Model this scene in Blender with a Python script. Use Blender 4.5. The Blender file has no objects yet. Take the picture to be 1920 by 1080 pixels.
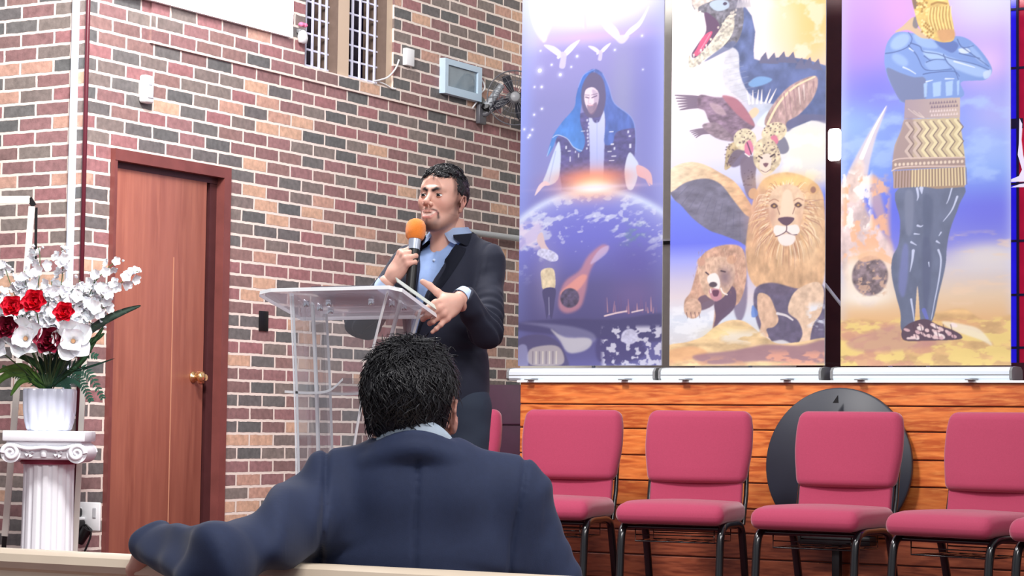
import bpy, bmesh, math, random
import numpy as np
from mathutils import Vector, Matrix
random.seed(7); RNG = np.random.default_rng(7)
C = bpy.context.scene.collection

# ------------------------------------------------------------------ camera
F_PX = 4218.0
CAM_H = 1.10
YAW, PITCH, ROLL = math.radians(30.21), math.radians(3.575), math.radians(0.730)
_f = np.array([-math.sin(YAW)*math.cos(PITCH), math.cos(YAW)*math.cos(PITCH), math.sin(PITCH)])
_r = np.array([math.cos(YAW), math.sin(YAW), 0.0]); _u = np.cross(_r, _f)
_c, _s = math.cos(ROLL), math.sin(ROLL)
_r, _u = _c*_r+_s*_u, -_s*_r+_c*_u
cam_d = bpy.data.cameras.new('camera'); cam = bpy.data.objects.new('camera', cam_d); C.objects.link(cam)
M = Matrix(((_r[0], _u[0], -_f[0], 0), (_r[1], _u[1], -_f[1], 0), (_r[2], _u[2], -_f[2], CAM_H), (0, 0, 0, 1)))
cam.matrix_world = M
cam_d.sensor_fit = 'HORIZONTAL'; cam_d.sensor_width = 36.0; cam_d.lens = 36.0*F_PX/1920.0
cam_d.clip_start = 0.05; cam_d.clip_end = 200
bpy.context.scene.camera = cam

# ------------------------------------------------------------------ light and exposure
scn = bpy.context.scene
scn.view_settings.view_transform = 'Standard'
scn.view_settings.look = 'None'
scn.view_settings.gamma = 1.0
scn.view_settings.use_curve_mapping = False
scn.view_settings.exposure = 0.0
world = bpy.data.worlds.new('room_light'); scn.world = world; world.use_nodes = True
bg = world.node_tree.nodes['Background']
bg.inputs[0].default_value = (0.93, 0.95, 1.0, 1); bg.inputs[1].default_value = 0.50

def area_light(name, loc, target, size, power, col=(1, 1, 1), size_y=None):
    d = bpy.data.lights.new(name, 'AREA'); d.energy = power; d.color = col
    d.shape = 'RECTANGLE'; d.size = size; d.size_y = size_y or size
    o = bpy.data.objects.new(name, d); C.objects.link(o); o.location = loc
    o.rotation_euler = (Vector(target)-Vector(loc)).to_track_quat('-Z', 'Y').to_euler()
    return o
# ceiling fixtures of the nave (above and behind the camera) and over the platform
area_light('ceiling_lamp_nave', (-1.0, 2.2, 5.2), (-4.2, 8.6, 1.0), 2.4, 235, (1.0, 0.97, 0.94), 1.2)
area_light('ceiling_lamp_platform', (-5.2, 6.2, 5.0), (-4.6, 10.4, 0.9), 1.2, 95, (1.0, 0.98, 0.97), 0.6)
area_light('ceiling_lamp_side', (1.8, 5.5, 4.8), (-3.6, 8.2, 1.2), 1.6, 120, (1.0, 0.97, 0.95), 0.8)

area_light('corner_fill_light', (-4.9, 6.3, 4.5), (-7.0, 8.9, 1.6), 0.9, 230, (1.0, 0.95, 0.93), 0.6)  # unseen fill light added to brighten the left part of the brick wall

# ------------------------------------------------------------------ helpers
def W(px, py, x=None, y=None, z=None):
    """a point of the room from a viewing ray and one known plane"""
    d = _f + _r*((px-960)/F_PX) - _u*((py-540)/F_PX)
    if x is not None: t = x/d[0]
    elif y is not None: t = y/d[1]
    else: t = (z-CAM_H)/d[2]
    return np.array([0, 0, CAM_H])+d*t

def nd(nt, t, **kw):
    n = nt.nodes.new(t)
    for k, v in kw.items():
        if k.startswith('i_'):
            n.inputs[int(k[2:])].default_value = v
        else:
            setattr(n, k, v)
    return n

def srgb(r, g, b):
    def f(c):
        c /= 255.0
        return c/12.92 if c <= 0.04045 else ((c+0.055)/1.055)**2.4
    return (f(r), f(g), f(b), 1.0)

def mat(name, col, rough=0.5, metal=0.0, noise=0.0, nscale=30, bump=0.0, bscale=80, sheen=0.0, emit=None, estr=0, trans=0.0, ior=1.45, coat=0.0, stretch=None, spec=None, sub=0.0):
    m = bpy.data.materials.new(name); m.use_nodes = True; nt = m.node_tree
    b = nt.nodes['Principled BSDF']
    b.inputs['Base Color'].default_value = col; b.inputs['Roughness'].default_value = rough
    b.inputs['Metallic'].default_value = metal
    if spec is not None: b.inputs['Specular IOR Level'].default_value = spec
    if trans: b.inputs['Transmission Weight'].default_value = trans
    b.inputs['IOR'].default_value = ior
    if sheen: b.inputs['Sheen Weight'].default_value = sheen; b.inputs['Sheen Roughness'].default_value = 0.4
    if coat: b.inputs['Coat Weight'].default_value = coat; b.inputs['Coat Roughness'].default_value = 0.12
    if sub:
        b.inputs['Subsurface Weight'].default_value = sub; b.inputs['Subsurface Radius'].default_value = (0.02, 0.008, 0.004); b.inputs['Subsurface Scale'].default_value = 0.3
    if emit: b.inputs['Emission Color'].default_value = emit; b.inputs['Emission Strength'].default_value = estr
    tc = nd(nt, 'ShaderNodeTexCoord'); mp = nd(nt, 'ShaderNodeMapping')
    nt.links.new(tc.outputs['Object'], mp.inputs[0])
    if stretch: mp.inputs['Scale'].default_value = stretch
    if noise > 0:
        n = nd(nt, 'ShaderNodeTexNoise'); n.inputs['Scale'].default_value = nscale; n.inputs['Detail'].default_value = 5
        nt.links.new(mp.outputs[0], n.inputs['Vector'])
        mr = nd(nt, 'ShaderNodeMapRange'); mr.inputs[1].default_value = 0.3; mr.inputs[2].default_value = 0.7
        mr.inputs[3].default_value = 1-noise; mr.inputs[4].default_value = 1+noise
        nt.links.new(n.outputs[0], mr.inputs[0])
        mx = nd(nt, 'ShaderNodeVectorMath', operation='SCALE'); mx.inputs[0].default_value = col[:3]
        nt.links.new(mr.outputs[0], mx.inputs['Scale']); nt.links.new(mx.outputs[0], b.inputs['Base Color'])
    if bump > 0:
        n2 = nd(nt, 'ShaderNodeTexNoise'); n2.inputs['Scale'].default_value = bscale; n2.inputs['Detail'].default_value = 3
        nt.links.new(mp.outputs[0], n2.inputs['Vector'])
        bp = nd(nt, 'ShaderNodeBump'); bp.inputs['Strength'].default_value = bump; bp.inputs['Distance'].default_value = 0.01
        nt.links.new(n2.outputs[0], bp.inputs['Height']); nt.links.new(bp.outputs[0], b.inputs['Normal'])
    return m

def attr_mat(name, rough=0.5, attr='Col', sub=0.0, spec=0.5, bump=0.0, bscale=200, sheen=0.0):
    m = mat(name, (0.5, 0.5, 0.5, 1), rough, bump=bump, bscale=bscale, sub=sub, spec=spec, sheen=sheen)
    nt = m.node_tree; a = nd(nt, 'ShaderNodeVertexColor', layer_name=attr)
    nt.links.new(a.outputs['Color'], nt.nodes['Principled BSDF'].inputs['Base Color'])
    return m

def link_mesh(name, me, m=None, parent=None, smooth=True):
    o = bpy.data.objects.new(name, me); C.objects.link(o)
    if m is not None:
        for mm in (m if isinstance(m, (list, tuple)) else [m]): me.materials.append(mm)
    if parent is not None: o.parent = parent
    if smooth and len(me.polygons):
        me.polygons.foreach_set('use_smooth', np.ones(len(me.polygons), bool))
    return o

def obj(name, bm, m=None, parent=None, smooth=False, auto=None):
    me = bpy.data.meshes.new(name)
    bmesh.ops.recalc_face_normals(bm, faces=bm.faces)
    bm.to_mesh(me); bm.free()
    o = link_mesh(name, me, m, parent, smooth)
    if auto is not None:
        me.set_sharp_from_angle(angle=math.radians(auto))
    return o

def mesh_np(name, V, Fc, m=None, parent=None, smooth=True):
    me = bpy.data.meshes.new(name)
    V = np.asarray(V, np.float32); n = len(V)
    Fc = np.asarray(Fc, np.int32)
    me.vertices.add(n); me.vertices.foreach_set('co', V.ravel())
    k = Fc.shape[1]
    me.loops.add(Fc.size); me.loops.foreach_set('vertex_index', Fc.ravel())
    me.polygons.add(len(Fc)); me.polygons.foreach_set('loop_start', np.arange(0, Fc.size, k, dtype=np.int32))
    me.update(calc_edges=True); me.validate()
    return link_mesh(name, me, m, parent, smooth)

def set_col(o, cols, attr='Col'):
    me = o.data
    a = me.color_attributes.new(attr, 'FLOAT_COLOR', 'POINT')
    c = np.ones((len(me.vertices), 4), np.float32); c[:, :3] = cols[:, :3]
    a.data.foreach_set('color', c.ravel())

def tag(o, label=None, cat=None, group=None, kind=None):
    if label: o['label'] = label
    if cat: o['category'] = cat
    if group: o['group'] = group
    if kind: o['kind'] = kind
    return o

def thing(name, label, cat, loc=(0, 0, 0), rz=0.0, group=None):
    o = bpy.data.objects.new(name, None); C.objects.link(o)
    o.location = loc; o.rotation_euler = (0, 0, rz); o.empty_display_size = 0.1
    return tag(o, label, cat, group)

def copy_tree(o, parent=None):
    c = o.copy(); C.objects.link(c)
    if parent is not None: c.parent = parent
    for ch in list(o.children): copy_tree(ch, c)
    return c

def box(bm, x0, x1, y0, y1, z0, z1, bev=0.0, seg=2, mi=0):
    r = bmesh.ops.create_cube(bm, size=1.0)
    vs = r['verts']
    for v in vs:
        v.co = Vector((x0+(v.co.x+.5)*(x1-x0), y0+(v.co.y+.5)*(y1-y0), z0+(v.co.z+.5)*(z1-z0)))
    fs = {f for v in vs for f in v.link_faces}
    for f in fs: f.material_index = mi
    if bev > 0:
        es = list({e for v in vs for e in v.link_edges})
        bmesh.ops.bevel(bm, geom=es, offset=bev, segments=seg, profile=0.5, affect='EDGES')
    return vs

def bx(name, x0, x1, y0, y1, z0, z1, m, parent=None, bev=0.0, seg=2):
    bm = bmesh.new(); box(bm, x0, x1, y0, y1, z0, z1, bev, seg)
    return obj(name, bm, m, parent, smooth=bev > 0, auto=40 if bev > 0 else None)

def catmull(pts, n=8, closed=False):
    P = [np.array(p, float) for p in pts]; out = []
    N = len(P); rng = range(N if closed else N-1)
    for i in rng:
        if closed: p0, p1, p2, p3 = P[i-1], P[i], P[(i+1) % N], P[(i+2) % N]
        else: p0, p1, p2, p3 = P[max(i-1, 0)], P[i], P[i+1], P[min(i+2, N-1)]
        for k in range(n):
            t = k/n
            out.append(0.5*((2*p1)+(-p0+p2)*t+(2*p0-5*p1+4*p2-p3)*t*t+(-p0+3*p1-3*p2+p3)*t**3))
    if not closed: out.append(P[-1])
    return out

def tube(bm, pts, rad, seg=10, cap=True, ell=1.0, mi=0):
    """tube along points; rad scalar or list"""
    P = [Vector(p) for p in pts]; n = len(P)
    if not hasattr(rad, '__len__'): rad = [rad]*n
    t0 = (P[1]-P[0]).normalized()
    ref = Vector((0, 0, 1)) if abs(t0.z) < 0.9 else Vector((1, 0, 0))
    nrm = t0.cross(ref).normalized(); rings = []; prev = t0
    for i in range(n):
        t = (P[min(i+1, n-1)]-P[max(i-1, 0)]).normalized()
        q = prev.rotation_difference(t); nrm = (q @ nrm).normalized(); prev = t
        b = t.cross(nrm).normalized()
        rings.append([bm.verts.new(P[i]+(nrm*math.cos(a)+b*math.sin(a)*ell)*rad[i]) for a in [2*math.pi*k/seg for k in range(seg)]])
    for i in range(n-1):
        for k in range(seg):
            f = bm.faces.new((rings[i][k], rings[i][(k+1) % seg], rings[i+1][(k+1) % seg], rings[i+1][k])); f.material_index = mi
    if cap:
        f = bm.faces.new(rings[0][::-1]); f.material_index = mi
        f = bm.faces.new(rings[-1]); f.material_index = mi

def tb(name, pts, rad, m, parent=None, seg=10, ell=1.0):
    bm = bmesh.new(); tube(bm, pts, rad, seg, True, ell)
    return obj(name, bm, m, parent, smooth=True, auto=50)

def lathe(bm, prof, seg=32, center=(0, 0, 0), mod=None, mi=0):
    cx, cy, cz = center; rings = []
    for r, z in prof:
        ring = []
        for k in range(seg):
            a = 2*math.pi*k/seg; rr = r*(mod(a, z) if mod else 1.0)
            ring.append(bm.verts.new((cx+rr*math.cos(a), cy+rr*math.sin(a), cz+z)))
        rings.append(ring)
    for i in range(len(rings)-1):
        for k in range(seg):
            f = bm.faces.new((rings[i][k], rings[i][(k+1) % seg], rings[i+1][(k+1) % seg], rings[i+1][k])); f.material_index = mi
    if prof[0][0] > 1e-5: bm.faces.new(rings[0][::-1]).material_index = mi
    if prof[-1][0] > 1e-5: bm.faces.new(rings[-1]).material_index = mi

def prism(bm, pts, d, mi=0):
    """closed 3D outline pts extruded by vector d"""
    a = [bm.verts.new(p) for p in pts]; b = [bm.verts.new(Vector(p)+Vector(d)) for p in pts]
    n = len(a)
    bm.faces.new(a).material_index = mi; bm.faces.new(b[::-1]).material_index = mi
    for i in range(n): bm.faces.new((a[i], b[i], b[(i+1) % n], a[(i+1) % n])).material_index = mi
# ------------------------------------------------------------------ setting materials
XS = -6.98      # side wall plane
YL = 8.01       # face of the wall left of the corner
YF = 10.40      # front of the wooden platform wall
YB = 12.10      # back wall
ST = 0.30       # platform floor height
ROWH, BRW = 0.0676, 0.2075

def brick_mat(name, uy, ux, z0=2.4095-40*0.0676):
    m = bpy.data.materials.new(name); m.use_nodes = True; nt = m.node_tree; L = nt.links.new
    b = nt.nodes['Principled BSDF']; b.inputs['Roughness'].default_value = 0.62; b.inputs['Specular IOR Level'].default_value = 0.35
    g = nd(nt, 'ShaderNodeNewGeometry'); sep = nd(nt, 'ShaderNodeSeparateXYZ'); L(g.outputs['Position'], sep.inputs[0])
    # slightly wavy edges
    wn = nd(nt, 'ShaderNodeTexNoise'); wn.inputs['Scale'].default_value = 22; wn.inputs['Detail'].default_value = 2; L(g.outputs['Position'], wn.inputs['Vector'])
    ws = nd(nt, 'ShaderNodeVectorMath', operation='SUBTRACT'); L(wn.outputs['Color'], ws.inputs[0]); ws.inputs[1].default_value = (.5, .5, .5)
    wsc = nd(nt, 'ShaderNodeVectorMath', operation='SCALE'); L(ws.outputs[0], wsc.inputs[0]); wsc.inputs['Scale'].default_value = 0.008
    cmb = nd(nt, 'ShaderNodeCombineXYZ')
    sn = nd(nt, 'ShaderNodeSeparateXYZ'); L(g.outputs['True Normal'], sn.inputs[0])
    an = nd(nt, 'ShaderNodeMath', operation='ABSOLUTE'); L(sn.outputs[0], an.inputs[0])
    gt = nd(nt, 'ShaderNodeMath', operation='GREATER_THAN'); L(an.outputs[0], gt.inputs[0]); gt.inputs[1].default_value = .5
    s1 = nd(nt, 'ShaderNodeMath', operation='SUBTRACT'); L(sep.outputs[1], s1.inputs[0]); s1.inputs[1].default_value = uy
    s2 = nd(nt, 'ShaderNodeMath', operation='SUBTRACT'); L(sep.outputs[0], s2.inputs[0]); s2.inputs[1].default_value = ux
    su = nd(nt, 'ShaderNodeMix', data_type='FLOAT'); L(gt.outputs[0], su.inputs[0]); L(s2.outputs[0], su.inputs[2]); L(s1.outputs[0], su.inputs[3])
    sz = nd(nt, 'ShaderNodeMath', operation='SUBTRACT'); L(sep.outputs[2], sz.inputs[0]); sz.inputs[1].default_value = z0
    L(su.outputs[0], cmb.inputs[0]); L(sz.outputs[0], cmb.inputs[1])
    ad = nd(nt, 'ShaderNodeVectorMath', operation='ADD'); L(cmb.outputs[0], ad.inputs[0]); L(wsc.outputs[0], ad.inputs[1])
    fl = nd(nt, 'ShaderNodeVectorMath', operation='MULTIPLY'); L(ad.outputs[0], fl.inputs[0]); fl.inputs[1].default_value = (1, 1, 0)
    br = nd(nt, 'ShaderNodeTexBrick'); L(fl.outputs[0], br.inputs['Vector'])
    br.offset = 0.5; br.offset_frequency = 2; br.squash = 1.0
    for k, v in (('Color1', (0, 0, 0, 1)), ('Color2', (1, 1, 1, 1)), ('Mortar', (0, 0, 0, 1)), ('Scale', 1.0), ('Mortar Size', 0.0074), ('Mortar Smooth', 0.25), ('Bias', 0.0), ('Brick Width', BRW), ('Row Height', ROWH)):
        br.inputs[k].default_value = v
    cr = nd(nt, 'ShaderNodeValToRGB'); cr.color_ramp.interpolation = 'CONSTANT'; L(br.outputs['Color'], cr.inputs[0])
    cols = [(0.0, (142, 108, 108)), (0.11, (112, 109, 108)), (0.20, (152, 114, 115)), (0.30, (102, 102, 102)), (0.38, (146, 116, 112)), (0.47, (128, 116, 112)),
            (0.55, (158, 112, 114)), (0.65, (108, 104, 104)), (0.72, (136, 108, 106)), (0.80, (132, 121, 116)), (0.87, (206, 168, 144)), (0.945, (192, 152, 136))]
    el = cr.color_ramp.elements
    el[0].position = 0; el[0].color = srgb(*cols[0][1]); el[1].position = cols[1][0]; el[1].color = srgb(*cols[1][1])
    for p, c_ in cols[2:]:
        e = el.new(p); e.color = srgb(*c_)
    n1 = nd(nt, 'ShaderNodeTexNoise'); n1.inputs['Scale'].default_value = 38; n1.inputs['Detail'].default_value = 4; L(g.outputs['Position'], n1.inputs['Vector'])
    mr = nd(nt, 'ShaderNodeMapRange'); L(n1.outputs[0], mr.inputs[0]); mr.inputs[1].default_value = .3; mr.inputs[2].default_value = .7; mr.inputs[3].default_value = .82; mr.inputs[4].default_value = 1.2
    sc = nd(nt, 'ShaderNodeVectorMath', operation='SCALE'); L(cr.outputs[0], sc.inputs[0]); L(mr.outputs[0], sc.inputs['Scale'])
    mx = nd(nt, 'ShaderNodeMix', data_type='RGBA'); L(br.outputs['Fac'], mx.inputs[0]); L(sc.outputs[0], mx.inputs[6]); mx.inputs[7].default_value = srgb(236, 222, 212)
    L(mx.outputs[2], b.inputs['Base Color'])
    iv = nd(nt, 'ShaderNodeMath', operation='SUBTRACT'); iv.inputs[0].default_value = 1; L(br.outputs['Fac'], iv.inputs[1])
    nb = nd(nt, 'ShaderNodeTexNoise'); nb.inputs['Scale'].default_value = 160; L(g.outputs['Position'], nb.inputs['Vector'])
    am = nd(nt, 'ShaderNodeMath', operation='MULTIPLY_ADD'); L(nb.outputs[0], am.inputs[0]); am.inputs[1].default_value = .35; L(iv.outputs[0], am.inputs[2])
    bp = nd(nt, 'ShaderNodeBump'); bp.inputs['Strength'].default_value = .5; bp.inputs['Distance'].default_value = .004; L(am.outputs[0], bp.inputs['Height']); L(bp.outputs[0], b.inputs['Normal'])
    return m

def wood_mat(name, cA, cB, cD, sc=(1.0, 1, 1), plank=None, rough=0.35, coat=0.3, ring=9.0, zoff=0.0, knots=True):
    """wood with long grain along local x (scale sc); planks by height"""
    m = bpy.data.materials.new(name); m.use_nodes = True; nt = m.node_tree; L = nt.links.new
    b = nt.nodes['Principled BSDF']; b.inputs['Roughness'].default_value = rough; b.inputs['Coat Weight'].default_value = coat; b.inputs['Coat Roughness'].default_value = .2
    tc = nd(nt, 'ShaderNodeTexCoord'); mp = nd(nt, 'ShaderNodeMapping'); L(tc.outputs['Object'], mp.inputs[0]); mp.inputs['Scale'].default_value = sc
    oi = nd(nt, 'ShaderNodeObjectInfo')
    rnd = nd(nt, 'ShaderNodeVectorMath', operation='SCALE'); rnd.inputs[0].default_value = (17, 5, 31); L(oi.outputs['Random'], rnd.inputs['Scale'])
    ad = nd(nt, 'ShaderNodeVectorMath', operation='ADD'); L(mp.outputs[0], ad.inputs[0]); L(rnd.outputs[0], ad.inputs[1])
    n0 = nd(nt, 'ShaderNodeTexNoise'); n0.inputs['Scale'].default_value = 2.2; n0.inputs['Detail'].default_value = 2; n0.inputs['Distortion'].default_value = .35; L(ad.outputs[0], n0.inputs['Vector'])
    mu = nd(nt, 'ShaderNodeMath', operation='MULTIPLY'); L(n0.outputs[0], mu.inputs[0]); mu.inputs[1].default_value = ring
    if knots:
        vo = nd(nt, 'ShaderNodeTexVoronoi'); vo.inputs['Scale'].default_value = 1.0; L(ad.outputs[0], vo.inputs['Vector'])
        vm = nd(nt, 'ShaderNodeMapRange'); L(vo.outputs['Distance'], vm.inputs[0]); vm.inputs[1].default_value = 0; vm.inputs[2].default_value = .42; vm.inputs[3].default_value = 2.6; vm.inputs[4].default_value = 0
        mu2 = nd(nt, 'ShaderNodeMath', operation='ADD'); L(mu.outputs[0], mu2.inputs[0]); L(vm.outputs[0], mu2.inputs[1]); mu = mu2
    fr = nd(nt, 'ShaderNodeMath', operation='PINGPONG'); L(mu.outputs[0], fr.inputs[0]); fr.inputs[1].default_value = 0.5
    n1 = nd(nt, 'ShaderNodeTexNoise'); n1.inputs['Scale'].default_value = 14; n1.inputs['Detail'].default_value = 6; L(ad.outputs[0], n1.inputs['Vector'])
    cr = nd(nt, 'ShaderNodeValToRGB'); L(fr.outputs[0], cr.inputs[0])
    cr.color_ramp.elements[0].position = 0.05; cr.color_ramp.elements[0].color = cB; cr.color_ramp.elements[1].position = .45; cr.color_ramp.elements[1].color = cA
    mx = nd(nt, 'ShaderNodeMix', data_type='RGBA', blend_type='MIX'); L(cr.outputs[0], mx.inputs[6]); mx.inputs[7].default_value = cD
    mr = nd(nt, 'ShaderNodeMapRange'); L(n1.outputs[0], mr.inputs[0]); mr.inputs[1].default_value = .45; mr.inputs[2].default_value = .78; mr.inputs[4].default_value = .75
    L(mr.outputs[0], mx.inputs[0])
    # plank to plank variation
    hs = nd(nt, 'ShaderNodeHueSaturation'); L(mx.outputs[2], hs.inputs['Color'])
    vr = nd(nt, 'ShaderNodeMapRange'); L(oi.outputs['Random'], vr.inputs[0]); vr.inputs[3].default_value = .8; vr.inputs[4].default_value = 1.18; L(vr.outputs[0], hs.inputs['Value'])
    L(hs.outputs[0], b.inputs['Base Color'])
    bp = nd(nt, 'ShaderNodeBump'); bp.inputs['Strength'].default_value = .15; bp.inputs['Distance'].default_value = .002; L(n1.outputs[0], bp.inputs['Height']); L(bp.outputs[0], b.inputs['Normal'])
    return m

M_brick_s = M_brick_l = brick_mat('brick', 9.535-30*BRW, -7.183-20*BRW)
M_door = wood_mat('stained_door_wood', srgb(156, 94, 78), srgb(142, 82, 68), srgb(170, 106, 86), sc=(3.5, 3.5, .28), rough=.4, coat=.15, ring=3, knots=False)
M_doordark = mat('dark_door_wood', srgb(74, 38, 40), .45, noise=.12, nscale=12)
M_frame = mat('door_frame_wood', srgb(122, 68, 64), .42, noise=.12, nscale=10)
M_maroon = mat('maroon_paint', srgb(92, 34, 46), .35)
M_white = mat('white_paint', srgb(236, 238, 240), .4)
M_whiteblue = mat('white_conduit', srgb(222, 230, 246), .35)
M_cream = mat('cream_painted_wood', srgb(226, 208, 186), .42, noise=.05, nscale=8)
M_black = mat('black_plastic', srgb(16, 15, 18), .4)
M_blackmetal = mat('black_enamel_metal', srgb(22, 22, 26), .22, metal=.3, coat=.6)
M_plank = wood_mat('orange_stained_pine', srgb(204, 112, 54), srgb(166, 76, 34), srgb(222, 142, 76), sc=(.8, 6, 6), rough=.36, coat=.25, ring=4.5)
M_plankdark = wood_mat('red_brown_lower_pine', srgb(150, 76, 48), srgb(112, 50, 30), srgb(176, 98, 66), sc=(.8, 6, 6), rough=.36, coat=.25, ring=4.5)  # lower planks: darker and redder brown than the upper ones
M_carpet = mat('maroon_carpet', srgb(96, 36, 46), .95, noise=.15, nscale=60, bump=.4, bscale=300)
M_plaster = mat('grey_plaster', srgb(212, 210, 202), .8, noise=.03)
M_brownwood = mat('dark_brown_panel_wood', srgb(74, 34, 38), .35, noise=.2, nscale=6, coat=.3)
M_alu = mat('brushed_aluminium', srgb(212, 222, 232), .35, metal=.2, noise=.05, nscale=40, stretch=(.2, 1, 12))
M_grey = mat('grey_plastic', srgb(120, 122, 124), .45)

# ------------------------------------------------------------------ shell
def struct(name, bm, m, parent=None):
    o = obj(name, bm, m, parent)
    if parent is None: o['kind'] = 'structure'
    return o

bm = bmesh.new(); box(bm, -12, 6, -3, 12.3, -0.1, 0.0)
struct('floor', bm, M_carpet)
bm = bmesh.new(); box(bm, XS, 3.0, 4.9, YF, 0.0, ST, .0)
struct('floor_platform', bm, M_carpet)
bm = bmesh.new(); box(bm, -9.2, XS, 4.9, YL, 0.0, ST, .0)
struct('floor_platform_side', bm, M_carpet)

# side wall with door opening and tall window opening
DY0, DY1, DZ1 = 8.196, 9.095, 2.40
WY0, WY1, WZ0, WZ1 = 9.735, 10.60, 3.02, 4.70
TH = 0.22
bm = bmesh.new()
yz = [YL, DY0, DY1, WY0, WY1, YB]; zz = [0.0, DZ1, WZ0, WZ1, 5.2]
for i in range(5):
    for j in range(4):
        y0, y1, z0, z1 = yz[i], yz[i+1], zz[j], zz[j+1]
        if i == 1 and j == 0: continue
        if i == 3 and j == 2: continue
        box(bm, XS-TH, XS, y0, y1, z0, z1)
bmesh.ops.remove_doubles(bm, verts=bm.verts, dist=1e-5)
struct('wall_side', bm, M_brick_s)
# proud upper course of the side wall (the long thin ledge line)
bm = bmesh.new()
zc = 2.945
box(bm, XS, XS+.012, YL+.45, WY0, zc, 5.2); box(bm, XS, XS+.012, WY1, YB, zc, 5.2); box(bm, XS, XS+.012, WY0, WY1, zc, WZ0)
struct('trim_1', bm, M_brick_s)
bm = bmesh.new(); box(bm, -11.5, XS-TH, YL, YL+TH, 0.0, 5.2)
struct('wall_left', bm, M_brick_l)
bm = bmesh.new(); box(bm, XS-TH, 3.0, YB, YB+.2, 0.0, 5.2)
struct('wall_back', bm, M_plaster)
# maroon corner bead and white conduit
bm = bmesh.new(); tube(bm, [(XS+.004, YL-.004, ST), (XS+.004, YL-.004, 5.2)], .011, 10)
o = struct('trim_2', bm, M_maroon); o.data.polygons.foreach_set('use_smooth', [True]*len(o.data.polygons))
xc = W(141, 200, y=YL)[0]
o = bx('cable_conduit', xc-.016, xc+.016, YL-.022, YL, ST, 4.6, M_whiteblue, bev=.004)
tag(o, 'white square cable conduit running up the brick wall beside the corner', 'conduit')

# door
D = thing('door_1', 'brown stained wooden door closed in its frame in the brick wall', 'door', (XS, DY0, ST)); D['kind'] = 'structure'
dw, dh = DY1-DY0, DZ1-ST
fr = bmesh.new(); fw = .055
box(fr, -TH+.02, .028, 0, fw*.35, 0, dh-.055); box(fr, -TH+.02, .03, dw-fw, dw, 0, dh-.055); box(fr, -TH+.02, .03, 0, dw, dh-.055, dh)
obj('door_frame', fr, M_frame, D, auto=40)
st = bmesh.new(); box(st, -.06, -.02, dw-fw-.055, dw-fw, 0, dh-.055); box(st, -.09, -.06, dw-fw-.10, dw-fw, 0, dh-.055); box(st, -.05, -.015, 0, dw-fw, dh-.085, dh-.055); box(st, -.08, -.05, 0, dw-fw, dh-.11, dh-.055)
obj('door_stop', st, M_doordark, D)
lf = bmesh.new(); box(lf, -.05, -.012, .012, dw-fw-.09, .01, dh-.085, .002)
leaf = obj('door_leaf', lf, M_door, D, auto=40)
sm_ = bmesh.new(); box(sm_, -.0125, -.0105, .50, .506, .02, 1.62); obj('door_seam', sm_, mat('worn_door_edge', srgb(196, 140, 112), .5), leaf)
# knob (lever-like double knob)
M_brass = mat('polished_brass', srgb(236, 196, 140), .18, metal=.9)
ky = W(366, 707, x=XS)[1]-DY0; kz = 1.335-ST
hb = bmesh.new()
rot = Matrix.Rotation(math.pi/2, 4, 'Y')
lathe(hb, [(.0, 0), (.028, 0), (.028, .006), (.012, .010), (.010, .028), (.020, .036), (.027, .048), (.026, .060), (.015, .068), (0.001, .070)], 24)
bmesh.ops.transform(hb, matrix=Matrix.Translation((-.012, dw-fw-.17, kz)) @ rot, verts=hb.verts)
obj('door_knob', hb, M_brass, D, smooth=True)
hb = bmesh.new(); box(hb, -.018, -.006, dw-fw-.125, dw-fw-.085, kz-.03, kz+.03, .003); tube(hb, [(-.01, dw-fw-.105, kz), (.018, dw-fw-.105, kz)], [.009, .016], 12)
obj('latch_plate', hb, M_brass, D, smooth=True, auto=40)

# tall window with two grilles, brown frames and a stone mullion
Wn = thing('window_1', 'tall dark window with white lattice grilles high in the brick wall', 'window', (XS, WY0, WZ0)); Wn['kind'] = 'structure'
ww, wh = WY1-WY0, WZ1-WZ0
M_winbrown = mat('brown_window_frame', srgb(116, 98, 88), .5, noise=.08)
M_winbeige = mat('beige_window_mullion', srgb(206, 184, 162), .5)
M_grille = mat('white_lattice', srgb(214, 216, 236), .4)
M_dkglass = mat('dark_window_glass', srgb(14, 12, 44), .08, coat=.5)
def wy(px, py=60): return W(px, py, x=XS)[1]-WY0
gl = bmesh.new(); box(gl, -.17, -.165, 0, ww, 0, wh); obj('glass', gl, M_dkglass, Wn)
edges = [wy(567), wy(612), wy(634), wy(655), wy(706), wy(725), wy(737)]
for e0, e1, dp in ((edges[2], edges[3], .075), (edges[5], edges[6], .062)):
    f2 = bmesh.new(); box(f2, -.16, -.001, e0, e1, 0, wh); f2.normal_update()
    for f in f2.faces: f.material_index = 0 if f.normal.x > .5 else 1
    obj('mullion', f2, [M_winbeige, M_winbrown], Wn)
def wyd(px): return W(px, 60, x=XS-.07)[1]-WY0
for a, b_ in ((0.0, edges[2]), (edges[3], edges[5])):
    g_ = bmesh.new(); nz = int(wh/.088)
    for k in range(nz+1): box(g_, -.072, -.060, a, b_, k*.088+.02, k*.088+.030)
    nv = max(2, round((b_-a)/.068))
    for k in range(nv): yy = a+(k+.5)*(b_-a)/nv; box(g_, -.062, -.050, yy-.0045, yy+.0045, 0, wh)
    obj('lattice_grille', g_, M_grille, Wn)

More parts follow.
